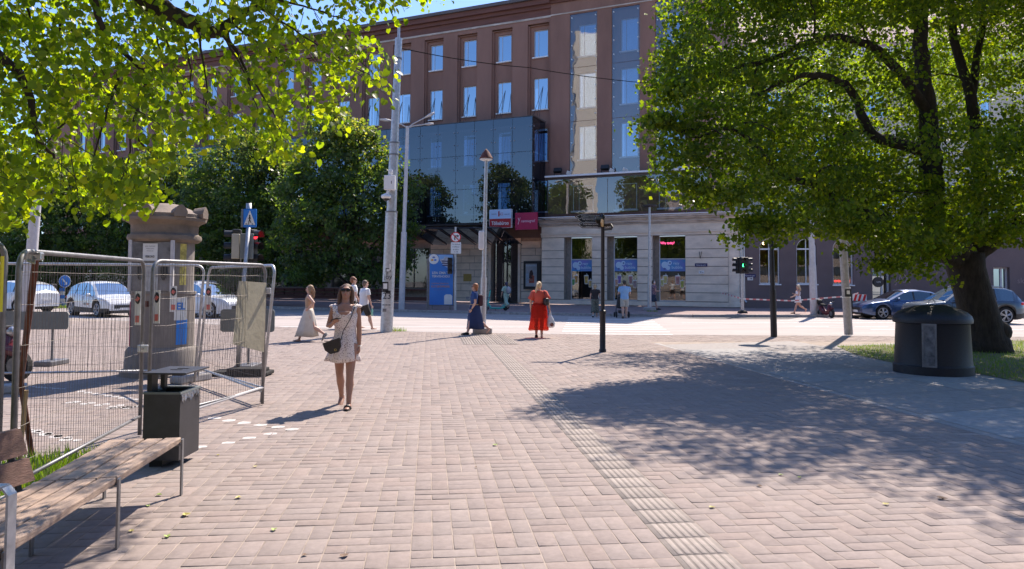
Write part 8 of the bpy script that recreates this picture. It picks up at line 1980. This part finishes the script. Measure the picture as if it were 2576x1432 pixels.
for k, s in (('R', 1), ('L', -1)):
    sh, el = J['sh' + k], J['el' + k]; mb = MB(); e = sh.lerp(el, .80); mb.tube([W(sh + Vector((-s * .03 * h, 0, .02 * h))), W(sh), W(sh.lerp(el, .4)), W(e + Vector((s * .016, 0, 0)))], [.030 * h, .046 * h, .058 * h, .074 * h], 18, False, ry=[.03 * h, .042 * h, .050 * h, .058 * h]); o = mb.build('flutter_sleeve', rd, th, smooth=True); md = o.modifiers.new('t', 'SOLIDIFY'); md.thickness = .005
mb = MB(); lo = [W(ln((.109 * h * math.cos(a), .082 * h * math.sin(a), .625 * h))) for a in [k * math.pi / 12 for k in range(25)]]; mb.tube(lo, .007 * h, 6, False); mb.build('waistband', rd, th)
hair(th, J, W, h, hm('hair_blond', (.58, .43, .27)), tail=[(0, -.055, .975), (-.010, -.085, .955), (-.022, -.088, .90), (-.035, -.078, .85), (-.045, -.070, .80)], voxel=.009); shoes(th, J, W, h, nmat('brown_shoe', (.06, .03, .022), .5))
q = W(ln((.115 * h, -.055 * h, .645 * h))); hb_ = thing('shoulder_bag', 'black leather shoulder bag under the arm of the woman in red', 'bag', tuple(q)); mb = MB(); mb.bbox(q, (.13, .26, .22), .04, rz=.5); mb.build('bag_body', bgm, hb_, smooth=True); mb = MB(); mb.tube([q + Vector((0, -.09, .1)), W(ln((.088 * h, -.035 * h, .838 * h))), W(ln((.088 * h, .03 * h, .82 * h))), q + Vector((0, .1, .1))], .009, 5); mb.build('strap', bgm, hb_)
c, f, pn, side = J['handR']; q = W(c); sb = thing('carrier_bag', 'full white plastic carrier bag in the hand of the woman in red', 'bag', tuple(q - ZZ * .45))
mb = MB(); mb.rings([(q.x, q.y, q.z - .03, .012, .010), (q.x, q.y, q.z - .12, .05, .035), (q.x + .01, q.y, q.z - .22, .10, .07), (q.x + .02, q.y, q.z - .34, .135, .095), (q.x + .02, q.y, q.z - .43, .13, .09), (q.x + .02, q.y, q.z - .48, .08, .06)], 20); o = mb.build('bag_body', nmat('white_film', (.66, .66, .70), .3, var=.25, scale=8, bump=.8, bscale=14), sb, smooth=True)
mb = MB(); mb.ell((q.x + .045, q.y - .06, q.z - .38), (.07, .05, .07)); mb.build('bag_print', nmat('bag_maroon', (.15, .05, .045), .5, var=.4, scale=12), sb, smooth=True)
mb = MB(); mb.tube([q + Vector((-.03, 0, -.12)), q + Vector((-.015, 0, .0)), q + Vector((.02, 0, 0)), q + Vector((.05, 0, -.13))], .010, 6); mb.build('bag_handles', MATS['white_film'], sb)

# --- 7 woman in mint with striped backpack
p0 = A(1273, 777, 42.6)
th, J, W, ln, h, bd = person('person in loose mint green clothes with a dark headscarf walking away by the entrance', (p0.x, 42.6, .102), R_(32), 1.60, 'fair', legs=((22, 6), (-20, 26)), arms=(((.25, .1, -1), (.1, .25, -1)), ((-.35, -.0, -1), (-.2, .15, -1))), build=1.08, voxel=.011)
mint = cl('mint_cotton', (.34, .46, .38)); shirt(th, J, W, ln, h, mint, .50, .85, .9, .02, B_=1.08, sleeve_r=1.7); shorts(th, J, W, ln, h, mint, 1.82, nm='trousers', wide=1.25); shoes(th, J, W, h, nmat('pink_shoe', (.55, .35, .33), .6))
hair(th, J, W, h, cl('dark_scarf', (.07, .06, .10)), bob=.03, vol=1.08, voxel=.011)
q = W(ln((.03, -.14 * h, .70 * h))); bp_ = thing('backpack', 'navy and white striped backpack on the person in mint green', 'bag', tuple(q))
sm = bpy.data.materials.new('navy_stripes'); sm.use_nodes = True; t = sm.node_tree; wv = t.nodes.new('ShaderNodeTexWave'); wv.bands_direction = 'Z'; wv.inputs['Scale'].default_value = 5.2; tc = t.nodes.new('ShaderNodeTexCoord'); rr = t.nodes.new('ShaderNodeValToRGB'); rr.color_ramp.interpolation = 'CONSTANT'; rr.color_ramp.elements[0].color = (.012, .015, .07, 1); rr.color_ramp.elements[1].position = .5; rr.color_ramp.elements[1].color = (.62, .66, .7, 1)
t.links.new(tc.outputs['Object'], wv.inputs[0]); t.links.new(wv.outputs[0], rr.inputs[0]); t.links.new(rr.outputs[0], t.nodes['Principled BSDF'].inputs[0])
mb = MB(); mb.ell(q, (.15, .09, .22), 14, 10); mb.build('pack', sm, bp_, smooth=True); mb = MB(); mb.tube([q + ZZ * .2, W(ln((-.03 * h, -.02 * h, .845 * h)))], .012, 5); mb.build('pack_straps', M_['navy'], bp_)

# --- 8 woman in black top and patterned trousers
p0 = A(1497, 797, 36.0)
th, J, W, ln, h, bd = person('blond woman in black top and dark patterned wide trousers walking away over the crossing', (p0.x, 36.0, -.025), R_(-12), 1.62, 'fair', legs=((6, 4), (-8, 16)), arms=(((.22, .1, -1), (-.1, .8, -.5)), ((-.2, .0, -1), (-.05, .3, -1))), build=1.06, voxel=.011)
shirt(th, J, W, ln, h, cl('black_knit', (.025, .02, .022)), .54, .845, .55, .012, B_=1.06); shorts(th, J, W, ln, h, nmat('dark_pattern', (.02, .03, .028), .8, col2=(.20, .20, .16), scale=22, detail=1), 1.62, nm='trousers', wide=1.35); shoes(th, J, W, h, M_['white']); hair(th, J, W, h, hm('hair_sand', (.38, .28, .17)), bob=.03, voxel=.01)

# --- 9 man with pushchair
p0 = A(1571, 801, 35.2)
th, J, W, ln, h, bd = person('man in light blue shirt and pale shorts pushing a pushchair, seen from behind', (p0.x, 35.2, -.025), R_(0), 1.80, 'fair', legs=((5, 3), (-5, 8)), arms=(((.22, .25, -1), (-.05, 1, -.15)), ((-.22, .25, -1), (.05, 1, -.15))), female=False, build=1.08, voxel=.011)
shirt(th, J, W, ln, h, cl('sky_shirt', (.22, .40, .66)), .47, .85, .65, .014, B_=1.08); shorts(th, J, W, ln, h, cl('stone_shorts', (.42, .40, .35)), .85, B_=1.05); shoes(th, J, W, h, nmat('tan_shoe', (.30, .20, .14), .6)); hair(th, J, W, h, hm('hair_black', (.03, .024, .02)), voxel=.01, vol=.98)
mb = MB(); mb.ell(W(J['hd'](0, -.0, .975)), (.056 * h, .062 * h, .030 * h)); mb.build('cap', cl('grey_cap', (.10, .09, .085)), th, smooth=True)
x, y, z = p0.x, 35.2 + .75, -.03; ps = thing('pushchair', 'dark pushchair in front of the man in light blue', 'pushchair', (x, y, z))
for sx in (-.3, .3):
    for yy, r in ((-.15, .15), (.55, .12)): mb = MB(); mb.tube([(x + sx - .025, y + yy, z + r), (x + sx + .025, y + yy, z + r)], r, 16); mb.build('wheel', M_['rubber'], ps)
mb = MB()
for sx in (-.27, .27): mb.tube([(x + sx, y + .55, z + .12), (x + sx, y, z + .55), (x + sx, y - .35, z + 1.05)], .016, 6); mb.tube([(x + sx, y - .15, z + .15), (x + sx, y + .15, z + .55)], .016, 6)
mb.tube([(x - .27, y - .35, z + 1.05), (x + .27, y - .35, z + 1.05)], .018, 6); mb.build('frame', M_['galv2'], ps)
mb = MB(); mb.bbox((x, y + .12, z + .55), (.46, .60, .22), .06); mb.bbox((x, y - .02, z + .85), (.46, .30, .55), .08); mb.build('seat', M_['tl_black'], ps, smooth=True); mb = MB(); mb.bbox((x, y - .05, z + .28), (.40, .40, .16), .04); mb.build('basket', M_['frame_d'], ps)

# --- 10 man with headphones
p0 = A(1644, 786, 42.6)
th, J, W, ln, h, bd = person('man with white headphones and dark vest walking right behind the thin lamp post', (p0.x, 42.6, .102), R_(-78), 1.76, 'fair', legs=((-26, 24), (24, 8)), arms=(((.1, .05, -1), (-.1, .9, .1)), ((-.1, .2, -1), (0, 1, -.1))), female=False, voxel=.011, lean=.04)
shirt(th, J, W, ln, h, nmat('print_vest', (.05, .06, .10), .8, col2=(.45, .25, .28), scale=14, detail=2), .47, .85, .5, .014); shorts(th, J, W, ln, h, cl('navy_shorts', (.03, .045, .085)), .9, wide=1.35); shoes(th, J, W, h, M_['tl_black'], 1.1); hair(th, J, W, h, hm('hair_darkbrown', (.05, .03, .02)), voxel=.01); eyes(th, J, W, h)
mb = MB()
for s in (-1, 1): mb.ell(W(J['hd'](s * .053, -.004, .93)), (.016 * h, .024 * h, .026 * h), M=J['HR'])
mb.tube([W(J['hd'](.056 * math.cos(a), -.004, .94 + .066 * math.sin(a))) for a in [k * math.pi / 8 for k in range(9)]], .008, 6); mb.build('headphones', M_['white'], th)

# --- 11 woman in the white dress
p0 = A(2008, 791, 38.6)
th, J, W, ln, h, bd = person('blond woman in a short white dress walking left past the arched windows', (p0.x, 38.6, .102), R_(90 + 4), 1.54, 'fair', legs=((-24, 36), (24, 6)), arms=(((.1, .1, -1), (0, .8, -.3)), ((-.1, .25, -1), (.1, .9, .3))), voxel=.011)
wd = cl('white_linen', (.74, .76, .82), var=.04); shirt(th, J, W, ln, h, wd, .58, .80, 0, .008, nm='bodice'); skirt(th, J, W, ln, h, wd, [(.63, 0, 0, .086, .064), (.56, 0, 0, .104, .084), (.48, 0, 0, .112, .098), (.405, 0, 0, .118, .115)], 'skirt', 5, .05)
hair(th, J, W, h, hm('hair_fairblond', (.55, .44, .30)), length=.11, voxel=.01, wind=(0, -.05), vol=1.1); shoes(th, J, W, h, nmat('nude_shoe', (.5, .35, .28), .6)); eyes(th, J, W, h)

# --- mannequins in the shop windows
zs_ = 1.15
for i, (px, c1, c2, lb) in enumerate(((1041, (.70, .42, .03), (.16, .15, .08), 'mannequin in yellow top and olive skirt, rightmost in the shop window'), (998, (.75, .45, .02), (.70, .42, .02), 'mannequin in all yellow just left of the rightmost one'), (961, (.75, .14, .02), (.05, .05, .06), 'mannequin in orange top seen left of the tram mast'), (915, (.06, .06, .08), (.05, .05, .07), 'dark dressed mannequin behind the two men in white'), (845, (.30, .28, .25), (.12, .12, .14), 'grey dressed mannequin in the shop window beyond the tree trunk'), (800, (.45, .22, .08), (.2, .18, .16), 'tan dressed mannequin leftmost in the lit shop window'))):
    u, v = fh(px, 700, we - 1.3); q = fp(u, 1.05, we - 1.3)
    th, J, W, ln, h, bd = person(lb, tuple(q), R_(180 - 24 + (20 if i % 2 else -10)), 1.80, 'dark', arms=(((.6, -.1, -1), (-.6, .2, -.7)), ((-.6, -.1, -1), (.6, .2, -.7))) if i == 0 else None, voxel=.016, name='mannequin', cat='mannequin')
    m1 = cl('mannequin_cloth_a%d' % i, c1); shirt(th, J, W, ln, h, m1, .56, .83, 0 if i == 0 else .6, .012, voxel=.016)
    skirt(th, J, W, ln, h, cl('mannequin_cloth_b%d' % i, c2), [(.62, 0, 0, .084, .062), (.55, 0, 0, .11, .09), (.40, 0, 0, .12, .10), (.22, 0, 0, .13, .11)], 'skirt', 6, .05)
